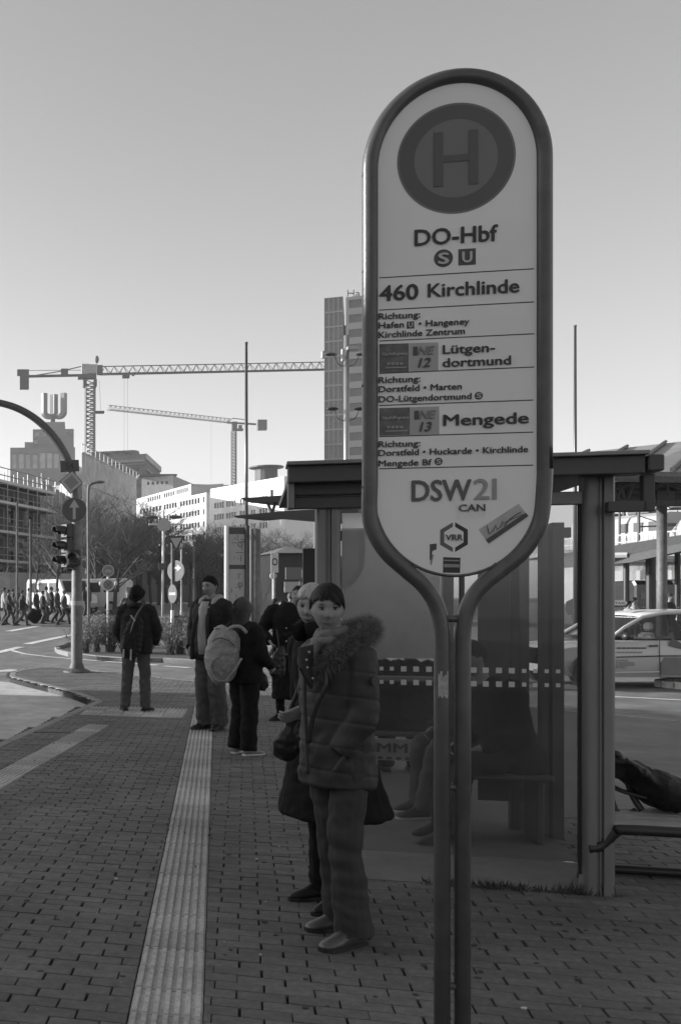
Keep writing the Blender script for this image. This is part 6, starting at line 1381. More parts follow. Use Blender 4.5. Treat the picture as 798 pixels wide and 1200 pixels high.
def person(loc, yaw, Ht, label, pose=None, coat=None, coat_m=None, leg_m=None, shoe_m=None, hair=None, head_yaw=0, head_pitch=0, vox=.014, group=None, cat='person', leg_r=(.098, .078, .072), extra=None, quilt=0, hands=True, foot_yaw=(0, 0), skirt=None, boots=False, face=True, name='person', seat=False, sleeve_r=(.078, .066, .052), point=0.0, sole_m=None, head_s=1.0):
    s = Ht/1.75; J = dict(pel=(0, 0, .95), che=(0, 0, 1.30), nec=(0, .012, 1.47), hea=(0, -.012, 1.632), sR=(-.185, .01, 1.405), sL=(.185, .01, 1.405), eR=(-.235, .03, 1.12), eL=(.235, .03, 1.12), wR=(-.235, -.05, .87), wL=(.235, -.05, .87), hR=(-.09, 0, .93), hL=(.09, 0, .93), kR=(-.10, -.02, .50), kL=(.10, -.02, .50), aR=(-.105, .03, .09), aL=(.105, .03, .09))
    J.update(pose or {}); J = {k: Vector(v)*s for k, v in J.items()}
    root = empty(name, (0, 0, 0), label, cat, group)
    HM = Matrix.Translation(J['hea'])@Matrix.Rotation(R(head_yaw), 4, 'Z')@Matrix.Rotation(R(head_pitch), 4, 'X')@Matrix.Scale(s*head_s, 4)
    b = MB(); hd = head_mb() if vox < .012 else head_mb(22, 18); hd.xf(HM); b.merge(hd)
    b.tube([J['che']+Vector((0, 0, .1*s)), J['nec'], J['nec'].lerp(J['hea'], .45), J['hea']-Vector((0, -.01, .03))*s], [.07*s, .056*s, .050*s, .05*s], 14)
    b.loft([[p*s+Vector((J['pel'].x+(J['che'].x-J['pel'].x)*k, J['pel'].y+(J['che'].y-J['pel'].y)*k, J['pel'].z+(J['che'].z-J['pel'].z)*k)) for p in ringz(0, rx, ry)] for (k, rx, ry) in ((-.22, .12, .09), (0, .16, .11), (.35, .14, .10), (.8, .165, .11), (1.15, .17, .10), (1.38, .12, .08), (1.45, .05, .05))])
    for q in 'RL':
        b.tube(path([J['h'+q]+Vector((0, 0, .04*s)), J['h'+q].lerp(J['k'+q], .5), J['k'+q], J['k'+q].lerp(J['a'+q], .4), J['a'+q]], 3), [r*s for r in (.085, .085, .08, .076, .072, .066, .058, .056, .056, .054, .05, .045, .042)], 12)
        b.tube([J['s'+q], J['s'+q].lerp(J['e'+q], .5), J['e'+q], J['e'+q].lerp(J['w'+q], .4), J['w'+q]], [r*s for r in (.055, .05, .042, .040, .027)], 10)
        dv_ = (J['w'+q]-J['e'+q]).normalized()
        if hands: hand_mb(b, J['w'+q], dv_+Vector((0, 0, -.3)), Vector((1 if q == 'R' else -1, -.4, 0)), 1 if q == 'R' else -1, .55, s)
        b.ell(J['a'+q]+Vector((0, -.03*s, -.045*s)), (.03*s, .07*s, .03*s), 8, 6)
    body = remesh(b, vox, 1 if vox < .012 else 2); bo = body.build('body', M_skin, root, smooth=True, recalc=False)
    if face:
        for sx in (-1, 1):
            e = MB(); e.ell((sx*.032, -.0745, .010), (.0135, .0115, .0060), 14, 10); e.xf(HM); eo = e.build('eye', M_eyew, root, smooth=True)
            e = MB(); e.ell((sx*.032+.001, -.0835, .010), (.0056, .0035, .0052), 12, 8); e.xf(HM); e.build('iris', M_iris, eo, smooth=True)
            e = MB(); e.tube([HM@Vector((sx*(.017+.009*i), -.0905+.0035*abs(i-1.2)+.0012*i*i, .0305+.004*math.sin(i*1.0))) for i in range(4)], [.0022*s, .0032*s, .003*s, .0014*s], 6, ry=.0018*s); e.build('eyebrow', hair[1] if hair else M_iris, root, smooth=True)
            e = MB(); e.tube([HM@Vector((sx*(.019+.0065*i), -.0865+.0045*abs(i-2)*.7+.001*i, .0165+.0025*math.sin(i*.8))) for i in range(5)], .0024*s, 5); e.build('eyelid', M_iris, root, smooth=True)  # dark line puts the upper-lid shading into colour
        e = MB(); e.tube([HM@Vector((x, -.0955+abs(x)*abs(x)*15, -.0610+abs(x)*abs(x)*9)) for x in (-.028, -.017, -.006, 0, .006, .017, .028)], [.001*s, .0030*s, .0042*s, .0038*s, .0042*s, .0030*s, .001*s], 8, ry=.0036*s, up=(0, 0, 1)); e.build('lips', M_lip, root, smooth=True)
    # ---- clothes
    if coat:
        c = MB(); rings = []
        def axis(z):
            t = (z*s-J['pel'].z)/(J['che'].z-J['pel'].z); o = J['pel'].lerp(J['che'], max(-.2 if seat else 0, min(1.2, t))) if t > 0 else J['pel']; return Vector((o.x, o.y, 0))
        for (z, rx, ry, *cc) in coat:
            cx, cy = (cc+[0, 0])[:2]; a = axis(z); rings.append([p+a for p in ringz(z*s, rx*s, ry*s, cx*s, cy*s)])
        c.loft(rings)
        for q in 'RL':
            pts = path([J['s'+q].lerp(J['che'], .35)+Vector((0, 0, .03*s)), J['s'+q], J['s'+q].lerp(J['e'+q], .5), J['e'+q], J['e'+q].lerp(J['w'+q], .5), J['w'+q]], 3)
            n_ = len(pts); a0, a1, a2 = sleeve_r; rr = []
            for i in range(n_):
                t = i/(n_-1); rr.append((a0 if t < .2 else a0+(a1-a0)*(t-.2)/.4 if t < .6 else a1+(a2-a1)*(t-.6)/.4)*s)
            rr[0] = .05*s; c.tube(pts, rr, 14)
        cm = remesh(c, vox, 3 if vox < .012 else 2)
        wrinkle(cm, .008 if vox < .012 else .009, 9, len(label), quilt)
        co_ = cm.build('coat', coat_m, root, smooth=True, recalc=False)
    if skirt:
        c = MB(); c.loft([[p+Vector((J['pel'].x, J['pel'].y, 0)) for p in ringz(z*s, rx*s, ry*s, cx*s, cy*s, 48, 2)] for (z, rx, ry, cx, cy) in skirt])
        for i, v in enumerate(c.v):
            a = math.atan2(v.y, v.x); k = max(0, (skirt[-1][0]*s-v.z))*.10; c.v[i] = v+Vector((math.cos(a), math.sin(a), 0))*k*math.sin(a*7+v.z*3)
        c.build('skirt', coat_m, root, smooth=True)
    if leg_m:
        t = MB(); a, k_, z_ = leg_r
        for q in 'RL':
            pts = path([J['h'+q]+Vector((0, 0, .05*s)), J['h'+q].lerp(J['k'+q], .5), J['k'+q], J['k'+q].lerp(J['a'+q], .5), J['a'+q]+Vector((0, 0, -.035*s ))], 4); n_ = len(pts)
            t.tube(pts, [(a+(k_-a)*i/(n_/2) if i < n_/2 else k_+(z_-k_)*(i-n_/2)/(n_/2))*s for i in range(n_)], 14, up=(0, 1, 0))
        t.ell(J['pel']+Vector((0, 0, .0)), (.17*s, .115*s, .11*s), 14, 10)
        tm_ = remesh(t, vox, 2); wrinkle(tm_, .011, 9, 3+len(label), lambda v: .0025*math.sin(v.z*80+7*N(v, 5)+v.x*20)*max(0, N(v, 6)+.3) if v.z < .32 else 0); tm_.build('trousers', leg_m, root, smooth=True, recalc=False)
    for i, q in enumerate('RL'):
        a = MB(); so_ = MB(); shoe(a, so_, J['a'+q], R(foot_yaw[i]), s=s, point=point); dz = J['a'+q].z-.09*s
        for m__ in (a, so_): m__.v = [v+Vector((0, 0, dz)) for v in m__.v]
        if boots: a.tube([J['a'+q]+Vector((0, 0, -.03)), J['a'+q]+Vector((0, 0, .12)), J['a'+q].lerp(J['k'+q], .75)], [.048*s, .052*s, .072*s], 12)
        sh__ = a.build('boot' if boots else 'shoe', shoe_m or M_black, root, smooth=True); so_.build('sole', sole_m or M_black, sh__)
    # ---- hair / hat
    if hair:
        style, hm, end, scl, ns, rad_, sweep = hair
        crown = Vector((0, .35, .94)).normalized(); t1 = Vector((0, -1, .35)).normalized(); t1 = (t1-crown*t1.dot(crown)).normalized(); t2 = crown.cross(t1)
        def sp_(th, ph, k):
            d = crown*math.cos(th)+(t1*math.cos(ph)+t2*math.sin(ph))*math.sin(th); p = head_pt(d)
            if style == 'long' and th > R(96):
                d = crown*math.cos(R(96))+(t1*math.cos(ph)+t2*math.sin(ph))*math.sin(R(96)); p = head_pt(d); q = p*k; return HM@Vector((q.x*(1-.04*(th-1.67)), q.y*(1-.1*(th-1.67)), q.z-(th-R(96))*.125))
            return HM@(p*k)
        c = MB(); nu, nv = 36, 14; vs = []
        for i in range(nv+1):
            for j in range(nu):
                ph = 2*math.pi*j/nu; th = end(ph)*i/nv; vs.append(sp_(max(.02, th*(.93 if style != 'cap' else 1)), ph, scl-(scl-1.015)*(.85 if style != 'cap' else .1)*(i/nv)**(2.2 if style != 'long' else 6)+(.012*N((ph*2, th*3, 1), 1.5) if style != 'cap' else .004*math.cos(ph*36))))
        c.add(vs, [(i*nu+j, i*nu+(j+1) % nu, (i+1)*nu+(j+1) % nu, (i+1)*nu+j) for i in range(nv) for j in range(nu)]+[tuple(reversed(range(nu)))])
        ho = c.build('beanie' if style == 'cap' else 'hair', H_bln2 if hm is H_bln else hm, root, smooth=True, recalc=False)
        if style == 'cap':
            c = MB(); c.tube([sp_(end(2*math.pi*j/30)-.1, 2*math.pi*j/30, scl*1.02) for j in range(30)], .022*s, 8, closed=True); c.build('beanie_cuff', hm, root, smooth=True)
        if ns:
            rs_ = random.Random(ns); c = MB()
            for i in range(ns):
                ph = rs_.uniform(0, 6.283); k0 = rs_.uniform(.05, .55); e_ = end(ph)+rs_.uniform(-.12, .05); pts = []; lf = rs_.uniform(0, .028)
                for q in range(6):
                    t = k0+(1-k0)*q/5; fw = max(0, math.cos(ph)); pts.append(sp_(e_*t, ph+sweep*fw*t*t, scl*(1.0+lf*.5+(lf*2.2 if q == 5 else 0)+.015*math.sin(t*3)-max(0, t-.6)*(scl-1)*(1.6 if style == 'bob' or style == 'short' else .2))))
                c.tube(pts, [.002*s, .0032*s*rad_, .0034*s*rad_, .0032*s*rad_, .0025*s*rad_, .0006*s], 3, cap=False)
            if sweep > .5:                  # side-swept fringe locks
                for i in range(230):
                    d0 = Vector((rs_.uniform(-.55, .1), rs_.uniform(-.55, -.2), .8)).normalized(); ex = rs_.uniform(-.55, .95); d1 = Vector((ex, -.85, .50-.26*max(0, ex)-.10*abs(ex)+rs_.uniform(-.07, .12))).normalized(); lf = rs_.uniform(1.03, 1.10); pts = []
                    for q in range(7): t = q/6; d = (d0*(1-t)+d1*t+Vector((0, -.12, .1))*math.sin(math.pi*t)).normalized(); pts.append(HM@(head_pt(d)*(lf+.05*math.sin(math.pi*t))))
                    c.tube(pts, [.002*s, .0042*s, .0046*s, .0044*s, .004*s, .003*s, .0008*s], 3, cap=False)
            o_ = c.build('hair_strands', hm, root, recalc=False); o_['kind'] = 'stuff'
    if extra: extra(root, J, s, HM)
    root.location = loc; root.rotation_euler = (0, 0, R(yaw)); return root

K_blk = mat('black wool', .011, .85, .35, 30, .2, 300, spec=.12); K_dk = mat('dark jacket', .016, .7, .3, 18, .2, 200, spec=.15); K_par = mat('parka cloth', .038, .6, .12, 14, .15, 260, spec=.2)
K_trs = mat('grey corduroy', .045, .85, .12, 10, .25, 300, spec=.15); K_jean = mat('worn denim', .075, .8, .3, 5, .2, 250, spec=.15); K_jn2 = mat('baggy denim', .06, .8, .25, 6, .2, 250, spec=.15); K_hood = mat('pale hoodie', .26, .85, .12, 12, .2, 200)
H_blk = mat('black hair', .010, .5, .3, 40, spec=.22); H_brn = mat('brown hair', .065, .55, .3, 30, spec=.2); H_bln2 = mat('blonde hair shell', .10, .6, .3, 40, spec=.1); H_bln = mat('blonde hair', .34, .4, .3, 40, spec=.5); H_dk = mat('dark short hair', .022, .6, .3, 40, spec=.15)  # blonde shell is darker than its strands so the strands show
K_lth = mat('black leather', .014, .42, .2, 20, .15, 150, spec=.35); K_lth2 = mat('brown leather', .06, .35, .25, 15, .15, 150, spec=.6); K_fur = mat('hood fur', .17, .85, .6, 45, spec=.1); K_scarf = mat('knitted scarf', .15, .9, .2, 50, .4, 200)
K_bp = mat('pale patterned nylon', .24, .75, .38, 24, .2, 120)

# --- 1 woman in the quilted parka (foreground)
def parka_extra(root, J, s, HM):
    # collar flap standing open, with snaps
    mb = MB(); nk = J['nec']+Vector((0, 0, -.05)); rings = []
    hp = path([nk+Vector((.04, -.13, -.13)), nk+Vector((.10, -.10, -.05)), nk+Vector((.135, -.01, .02)), nk+Vector((.13, .09, .07)), nk+Vector((.05, .16, .095)), nk+Vector((-.06, .14, .08)), nk+Vector((-.11, .04, .03))], 5)
    mb.tube(hp, [.026+.018*math.sin(math.pi*i/len(hp)) for i in range(len(hp))], 12); mb.rough(.012, 14); mb.build('hood', K_par, root, smooth=True)
    f = MB(); rf_ = random.Random(3)
    for i in range(7500):
        t = rf_.random(); k = t*(len(hp)-1); j = int(k); c = hp[j].lerp(hp[min(len(hp)-1, j+1)], k-j); d = Vector((rf_.gauss(0, 1), rf_.gauss(0, 1), rf_.gauss(.35, 1))).normalized()
        r0 = .026+.016*math.sin(math.pi*t); out = (c-nk-Vector((0, 0, .05))).normalized(); dd = (d+out*.7+Vector((0, 0, .15))).normalized(); L = rf_.uniform(.02, .050)
        a = c+dd*r0*.8; b_ = a+dd*L*.6+Vector((rf_.gauss(0, .006), rf_.gauss(0, .006), rf_.gauss(0, .006))); e = b_+(dd+Vector((0, 0, -.5))).normalized()*L*.5
        w = Vector((rf_.gauss(0, 1), rf_.gauss(0, 1), rf_.gauss(0, 1))).cross(dd).normalized()*.0011
        f.add([a-w, a+w, b_+w*.7, b_-w*.7, e], [(0, 1, 2, 3), (3, 2, 4)])
    o = f.build('fur_trim', K_fur, root, recalc=False); o['kind'] = 'stuff'
    # scarf
    mb = MB(); sc_ = path([nk+Vector((-.055, .0, .075)), nk+Vector((-.02, -.065, .065)), nk+Vector((.04, -.055, .07)), nk+Vector((.06, .0, .08)), nk+Vector((.03, .05, .085)), nk+Vector((-.04, .045, .08)), nk+Vector((-.06, -.02, .045)), nk+Vector((-.01, -.085, .03)), nk+Vector((.05, -.075, .035)), nk+Vector((.055, -.03, .04))], 5)
    mb.tube(sc_, [.020+.003*math.sin(i*1.7) for i in range(len(sc_))], 12, ry=.026); mb.tube(path([nk+Vector((.01, -.07, .05)), nk+Vector((.015, -.115, .0)), nk+Vector((.02, -.135, -.06)), nk+Vector((.02, -.145, -.13))], 5), .034, 12, ry=.022, up=(1, 0, 0)); mb.rough(.009, 34); mb.build('scarf', K_scarf, root, smooth=True)
    # front edge, lapel and snaps on the side facing left
    mb = MB(); fe = path([J['che']+Vector((.03, -.165, .12)), J['che']+Vector((.02, -.195, .0)), Vector((.015, -.20, 1.10)), Vector((.015, -.19, .95)), Vector((.015, -.185, .80))], 5); mb.tube(fe, [.011]*len(fe), 8, ry=.007); mb.build('placket', K_par, root, smooth=True)
    mb = MB(); a = J['che']+Vector((.05, -.17, .14)); mb.add([a, a+Vector((.03, -.10, -.01)), a+Vector((.05, -.11, -.10)), a+Vector((.03, -.03, -.20)), a+Vector((.0, .0, -.12))], [(0, 1, 2, 3, 4)]); o = mb.build('lapel', K_par, root, recalc=False); o.modifiers.new('t', 'SOLIDIFY').thickness = .014
    for i, (dy, dz) in enumerate(((-.07, -.03), (-.085, -.065), (-.08, -.10), (-.05, -.15))): mb = MB(); mb.ell(a+Vector((.055, dy, dz)), (.006, .006, .006), 8, 6); mb.build('snap', M_steel, root, smooth=True)
    mb = MB(); mb.tube(path([J['che']+Vector((.07, -.16, .10)), J['che']+Vector((.13, -.16, -.02)), Vector((.10, -.215, 1.10)), Vector((.07, -.225, .95))], 5), .013, 8, ry=.004); mb.build('shoulder_strap', M_black, root, smooth=True)
    # round badge on the sleeve
    q = J['sL'].lerp(J['eL'], .42)+Vector((.083, -.005, .012)); mb = MB(); mb.tube([q, q+Vector((.006, 0, 0))], .022, 20); mb.build('sleeve_badge', M_black, root)
    mb = MB(); pk = path([J['wL']+Vector((.01, .06, .06)), J['wL']+Vector((.035, .01, -.0)), J['wL']+Vector((.02, -.05, -.08))], 5); mb.tube(pk, .009, 8); mb.build('pocket_edge', K_par, root, smooth=True)
def quilt_f(v):
    z = v.z; q = ((z+.02*math.sin(v.y*9))-.80) % .118; q = min(q, .118-q); d = -.0038*math.exp(-(q/.006)**2)+.0008*math.sin(math.pi*min(1, q/.059))+.007*N(Vector((v.x, v.y, v.z*.6)), 6, 4)
    return d if z < 1.36 else 0
b1 = G(395, 1101)
person(b1, -68, 1.71, 'dark-haired woman in quilted parka with fur hood and pale trousers beside the stop sign', dict(hea=(-.0, -.06, 1.600), nec=(0, -.03, 1.46), che=(0, -.01, 1.29), sL=(.165, .0, 1.375), eL=(.20, -.02, 1.10), wL=(.14, -.11, .93), sR=(-.165, .0, 1.38), eR=(-.2, .02, 1.12), wR=(-.11, -.03, .95), kL=(.09, -.03, .50), aL=(.10, .01, .09), kR=(-.09, .05, .50), aR=(-.11, .13, .09)),
    coat=[(.75, .17, .15, 0, .01), (.76, .185, .16), (.90, .185, .157), (1.05, .18, .142), (1.2, .185, .138), (1.33, .19, .134), (1.41, .16, .115), (1.455, .10, .09), (1.48, .07, .07)], coat_m=K_par, leg_m=K_trs, shoe_m=K_lth2, leg_r=(.102, .074, .094), hands=False, vox=.0065, quilt=quilt_f, head_yaw=54, head_pitch=5,
    hair=('bob', H_blk, lambda ph: R(84)+R(40)*((1-math.cos(ph))/2)**1.6+R(10)*math.sin(ph)*max(0, math.cos(ph))-R(9)*math.sin(ph)**2, 1.15, 3200, .9, .9), extra=parka_extra, head_s=.95, sleeve_r=(.074, .072, .056), foot_yaw=(-8, 4))
# --- 2 blonde woman behind her
b2 = G(388, 1060)
def blonde_extra(root, J, s, HM):
    mb = MB(); mb.tube(path([J['nec']+Vector((.02, -.10, .0)), J['nec']+Vector((.09, .0, .03)), J['nec']+Vector((0, .09, .04)), J['nec']+Vector((-.09, 0, .03)), J['nec']+Vector((-.02, -.11, 0))], 5), .035, 10, ry=.05); mb.build('collar', K_blk, root, smooth=True)
person(b2, -66, 1.71, 'light-haired smiling woman in long black coat mostly hidden behind the parka woman', dict(hea=(-.02, -.115, 1.605), nec=(-.01, -.08, 1.47), che=(0, -.04, 1.30), sR=(-.185, -.04, 1.40), sL=(.185, -.04, 1.40), eL=(.22, -.08, 1.13), wL=(.10, -.265, 1.08), eR=(-.2, -.02, 1.12), wR=(-.1, -.05, .98), kL=(.09, -.04, .50), aL=(.10, -.03, .09), kR=(-.09, .02, .5), aR=(-.1, .03, .09)),
    coat=[(.48, .27, .285, 0, .03), (.50, .28, .29, 0, .03), (.75, .235, .215), (1.0, .19, .15), (1.15, .195, .145), (1.32, .205, .145), (1.42, .17, .12), (1.47, .10, .085), (1.50, .07, .07)], coat_m=K_blk, leg_m=K_blk, shoe_m=K_lth, boots=True, point=.8, leg_r=(.095, .078, .068), vox=.0055, head_yaw=34, head_pitch=4, foot_yaw=(-10, 6), hair=('bob', H_bln, lambda ph: R(82)+R(44)*((1-math.cos(ph))/2)**1.5+R(9)*math.sin(ph)*max(0, math.cos(ph))-R(8)*math.sin(ph)**2, 1.17, 2600, 1.0, .9), extra=blonde_extra, head_s=.95)
def bag(name, lb, cat, pts, radii, ry, m, strap=None, strap_r=.01):
    c = Vector(pts[-1]); o = empty(name, c, lb, cat); mb = MB(); mb.tube(path(pts, 4), radii, 16, ry=ry, up=(0, 1, 0)) if False else mb.tube(pts, radii, 16, ry=ry, up=(0, 1, 0)); mb = remesh(mb, .012, 1); wrinkle(mb, .014, 13, 5); wrinkle(mb, .005, 36, 2); mb.build('bag_body', m, o, smooth=True, recalc=False)
    if strap: mb = MB(); mb.tube(path(strap, 5), strap_r, 8, ry=strap_r*.5); mb.build('strap', M_black, o, smooth=True)
    return o
yy = b2.y-.12
bag('shoulder_bag', 'soft black bag hanging from the light-haired woman hand at the left', 'bag', [W(345, 838, yy), W(342, 850, yy), W(337, 868, yy), W(333, 884, yy), W(333, 892, yy)], [.02, .055, .075, .065, .03], [.02, .05, .06, .05, .03], K_lth, [W(341, 842, yy+.02), W(341, 830, yy+.03), W(347, 815, yy+.03), W(354, 795, yy+.03), W(357, 775, yy+.04)], .011)
# --- 3 woman/man in long dark coat behind
b3 = G(338, 845)
def long_extra(root, J, s, HM):
    for i in range(3): mb = MB(); mb.ell((-.0, -.175, 1.22-i*.17), (.012, .006, .012), 8, 6); mb.build('button', M_steel, root, smooth=True)
person(b3, -25, 1.80, 'person in long buttoned black coat standing behind the light-haired woman', dict(eR=(-.34, -.02, 1.12), wR=(-.20, -.20, 1.02), sR=(-.20, 0, 1.40), hea=(.12, -.01, 1.60), nec=(.07, .01, 1.46)), coat=[(.28, .20, .15), (.30, .205, .155), (.6, .2, .15), (.95, .195, .14), (1.15, .19, .14), (1.32, .215, .15), (1.42, .18, .12), (1.48, .10, .09), (1.51, .07, .07)], coat_m=K_blk, leg_m=K_blk, shoe_m=K_lth, vox=.016, hair=('bob', H_dk, lambda ph: R(80)+R(25)*(1-math.cos(ph))/2, 1.10, 0, 1, 0), extra=long_extra, leg_r=(.08, .06, .055), sleeve_r=(.09, .085, .07), foot_yaw=(-30, 20))
yy = b3.y-.25
bag('handbag', 'black handbag hanging at the elbow of the person in the long coat', 'bag', [W(331, 757, yy), W(328, 766, yy), W(325, 780, yy), W(325, 791, yy), W(326, 795, yy)], [.03, .08, .11, .10, .05], [.03, .05, .06, .06, .03], K_lth, [W(327, 760, yy), W(325, 745, yy), W(324, 738, yy)])
# --- 4 man in open jacket with pale hood
b4 = G(247, 855)
def hood_extra(root, J, s, HM):
    nk = J['nec']; mb = MB(); mb.tube(path([nk+Vector((.05, -.13, -.10)), nk+Vector((.09, -.05, -.0)), nk+Vector((.10, .05, .035)), nk+Vector((.0, .12, .035)), nk+Vector((-.10, .05, .035)), nk+Vector((-.09, -.05, .0)), nk+Vector((-.05, -.13, -.10))], 5), .042, 12, ry=.035); mb.rough(.01, 12); mb.build('hood', K_hood, root, smooth=True)
    mb = MB(); mb.loft([[Vector((x*s, y*s, z*s)) for x, y in ((-w, -d_), (0, -d_-.02), (w, -d_), (w, -d_+.08), (-w, -d_+.08))] for (z, w, d_) in ((.86, .065, .150), (1.0, .07, .150), (1.2, .065, .165), (1.38, .055, .150), (1.46, .045, .115))]); mb.build('hoodie_front', K_hood, root, smooth=True)
    for sx in (-1, 1): mb = MB(); mb.tube(path([nk+Vector((sx*.06, -.13, -.08)), Vector((sx*.085, -.185, 1.2))*s, Vector((sx*.11, -.20, .98))*s, Vector((sx*.12, -.19, .80))*s], 5), .03, 8, ry=.016); mb.build('jacket_edge', K_dk, root, smooth=True)
person(b4, -48, 1.88, 'tall man in open black jacket with pale hood and baggy jeans looking left', dict(eL=(.27, .05, 1.12), wL=(.20, -.08, .93), eR=(-.27, .04, 1.12), wR=(-.2, -.1, .93), kL=(.095, -.02, .5), kR=(-.075, -.03, .5), aL=(.10, .03, .09), aR=(-.075, .0, .09)), coat=[(.80, .205, .15), (.82, .215, .16), (1.0, .20, .15), (1.2, .215, .155), (1.33, .23, .155), (1.42, .19, .125), (1.47, .11, .09), (1.49, .07, .07)], coat_m=K_dk, leg_m=K_jn2, shoe_m=K_lth, leg_r=(.105, .10, .10), vox=.010, head_yaw=-4, head_pitch=8, hair=('short', H_dk, lambda ph: R(76)+R(42)*((1-math.cos(ph))/2)**1.3-R(2)*math.sin(ph)**2, 1.07, 1400, 1, 0), extra=hood_extra, sleeve_r=(.09, .075, .06), foot_yaw=(-15, 12))
# --- 5 man in beanie seen from behind
b5 = G(160, 833)
def hat_extra(root, J, s, HM):
    mb = MB(); mb.tube(path([J['nec']+Vector((.09, -.03, -.02)), J['nec']+Vector((.08, .07, .0)), J['nec']+Vector((0, .11, .01)), J['nec']+Vector((-.08, .07, 0)), J['nec']+Vector((-.09, -.03, -.02))], 5), .04, 10, ry=.045); mb.build('hood', K_dk, root, smooth=True)
person(b5, 160, 1.78, 'man in black beanie and jacket seen from behind with a messenger bag', dict(eL=(.27, -.02, 1.13), wL=(.22, -.14, .95), eR=(-.28, -.02, 1.13), wR=(-.22, -.15, .95), kL=(.13, -.01, .5), kR=(-.12, 0, .5), aL=(.155, .04, .09), aR=(-.13, .02, .09)), coat=[(.80, .21, .16), (.82, .225, .17), (1.0, .225, .175), (1.2, .23, .17), (1.33, .23, .16), (1.42, .185, .13), (1.48, .10, .09), (1.51, .07, .07)], coat_m=K_dk, leg_m=K_jean, shoe_m=K_lth, leg_r=(.105, .08, .075), vox=.013, head_yaw=-14, hair=('cap', K_blk, lambda ph: R(88)+R(24)*(1-math.cos(ph))/2, 1.24, 0, 1, 0), extra=hat_extra, sleeve_r=(.095, .085, .062), foot_yaw=(-20, 25))
yy = b5.y-.28
mbg = bag('messenger_bag', 'black messenger bag with pale strap ends on the back of the man in the beanie', 'bag', [W(163, 722, yy), W(160, 728, yy), W(156, 745, yy), W(153, 762, yy), W(152, 772, yy)], [.04, .10, .14, .14, .09], [.03, .07, .08, .07, .05], M_bag, [W(170, 706, yy+.02), W(160, 722, yy-.08), W(153, 742, yy-.09)], .022)
for x, y0_, y1_ in ((145, 761, 771), (153.5, 761, 774)): mb = MB(); mb.tube([W(x, y0_, yy-.1), W(x-.3, y1_, yy-.1)], .011, 6); mb.build('strap_end', S_face, mbg)
mb = MB(); mb.tube([W(153, 721, yy-.09), W(158, 728, yy-.1)], .012, 6); mb.build('reflective_edge', S_face, mbg)
# --- 6 woman with pale backpack
b6 = G(286, 884)
person(b6, 118, 1.60, 'woman in dark jacket with shoulder-length hair facing right', dict(hea=(0, .03, 1.63), nec=(0, .03, 1.47), eL=(.25, -.03, 1.12), wL=(.16, -.24, 1.03), eR=(-.25, -.03, 1.12), wR=(-.15, -.26, 1.0), kL=(.1, -.03, .5), kR=(-.09, .0, .5)), coat=[(.80, .215, .17), (.83, .225, .18), (1.0, .215, .18), (1.2, .215, .165), (1.33, .215, .155), (1.42, .175, .125), (1.47, .10, .09), (1.50, .07, .07)], coat_m=K_blk, leg_m=K_blk, shoe_m=mat('grey sneaker', .22, .6, .3, 20), sole_m=S_white, leg_r=(.12, .095, .095), vox=.013, head_yaw=10, head_pitch=8, hair=('long', H_brn, lambda ph: R(76)+R(84)*min(1, (1-math.cos(ph))/1.1), 1.24, 1400, 1.6, .3), sleeve_r=(.09, .08, .06), foot_yaw=(-8, 20))
yy = b6.y-.08; bpk = empty('backpack', W(262, 800, yy), 'pale patterned backpack worn by the woman in the dark jacket', 'backpack')
mb = MB(); pts = path([W(270, 738, yy), W(266, 745, yy), W(262, 760, yy), W(260, 777, yy), W(262, 792, yy), W(265, 800, yy)], 4); n_ = len(pts)
mb.tube(pts, [.03+.15*math.sin(math.pi*min(1, .12+.80*i/(n_-1)))**.85 for i in range(n_)], 22, ry=[.02+.12*math.sin(math.pi*min(1, .12+.8*i/(n_-1)))**.85 for i in range(n_)], up=(0, 1, 0)); mb = remesh(mb, .012, 2); wrinkle(mb, .010, 9, 4); mb = wrinkle(mb, .004, 30, 6); mb.build('bag_body', K_bp, bpk, smooth=True, recalc=False)
mb = MB(); mb.tube(path([W(257, 770, yy-.13), W(250, 774, yy-.12), W(247, 785, yy-.1), W(255, 798, yy-.12), W(268, 797, yy-.12)], 5), .01, 6); mb.build('pocket_seam', K_bp, bpk, smooth=True)
mb = MB(); mb.tube(path([W(249, 752, yy-.13), W(256, 748, yy-.16), W(266, 750, yy-.16), W(275, 757, yy-.14)], 5), .006, 6); mb.build('zip', M_dsteel, bpk, smooth=True)
mb = MB(); mb.tube(path([W(264, 741, yy-.05), W(272, 735, yy-.12), W(282, 735, yy-.17), W(289, 742, yy-.17)], 5), .008, 8, ry=.018); mb.build('strap', K_bp, bpk, smooth=True)
mb = MB(); mb.tube(path([W(265, 797, yy-.1), W(274, 787, yy-.16), W(281, 775, yy-.18), W(283, 772, yy-.17)], 5), .008, 8, ry=.014); mb.build('strap', K_bp, bpk, smooth=True)
mb = MB(); mb.tube(path([W(254, 742, yy), W(252, 737, yy-.03), W(258, 736, yy-.05), W(262, 741, yy)], 4), .012, 6); mb.build('grab_loop', S_face, bpk, smooth=True)
yy = b6.y+.1; bag('handbag', 'dark bag held in front by the woman with the pale backpack', 'bag', [W(303, 788, yy), W(306, 794, yy), W(307, 802, yy), W(306, 810, yy)], [.03, .07, .075, .04], [.03, .05, .05, .03], K_lth)
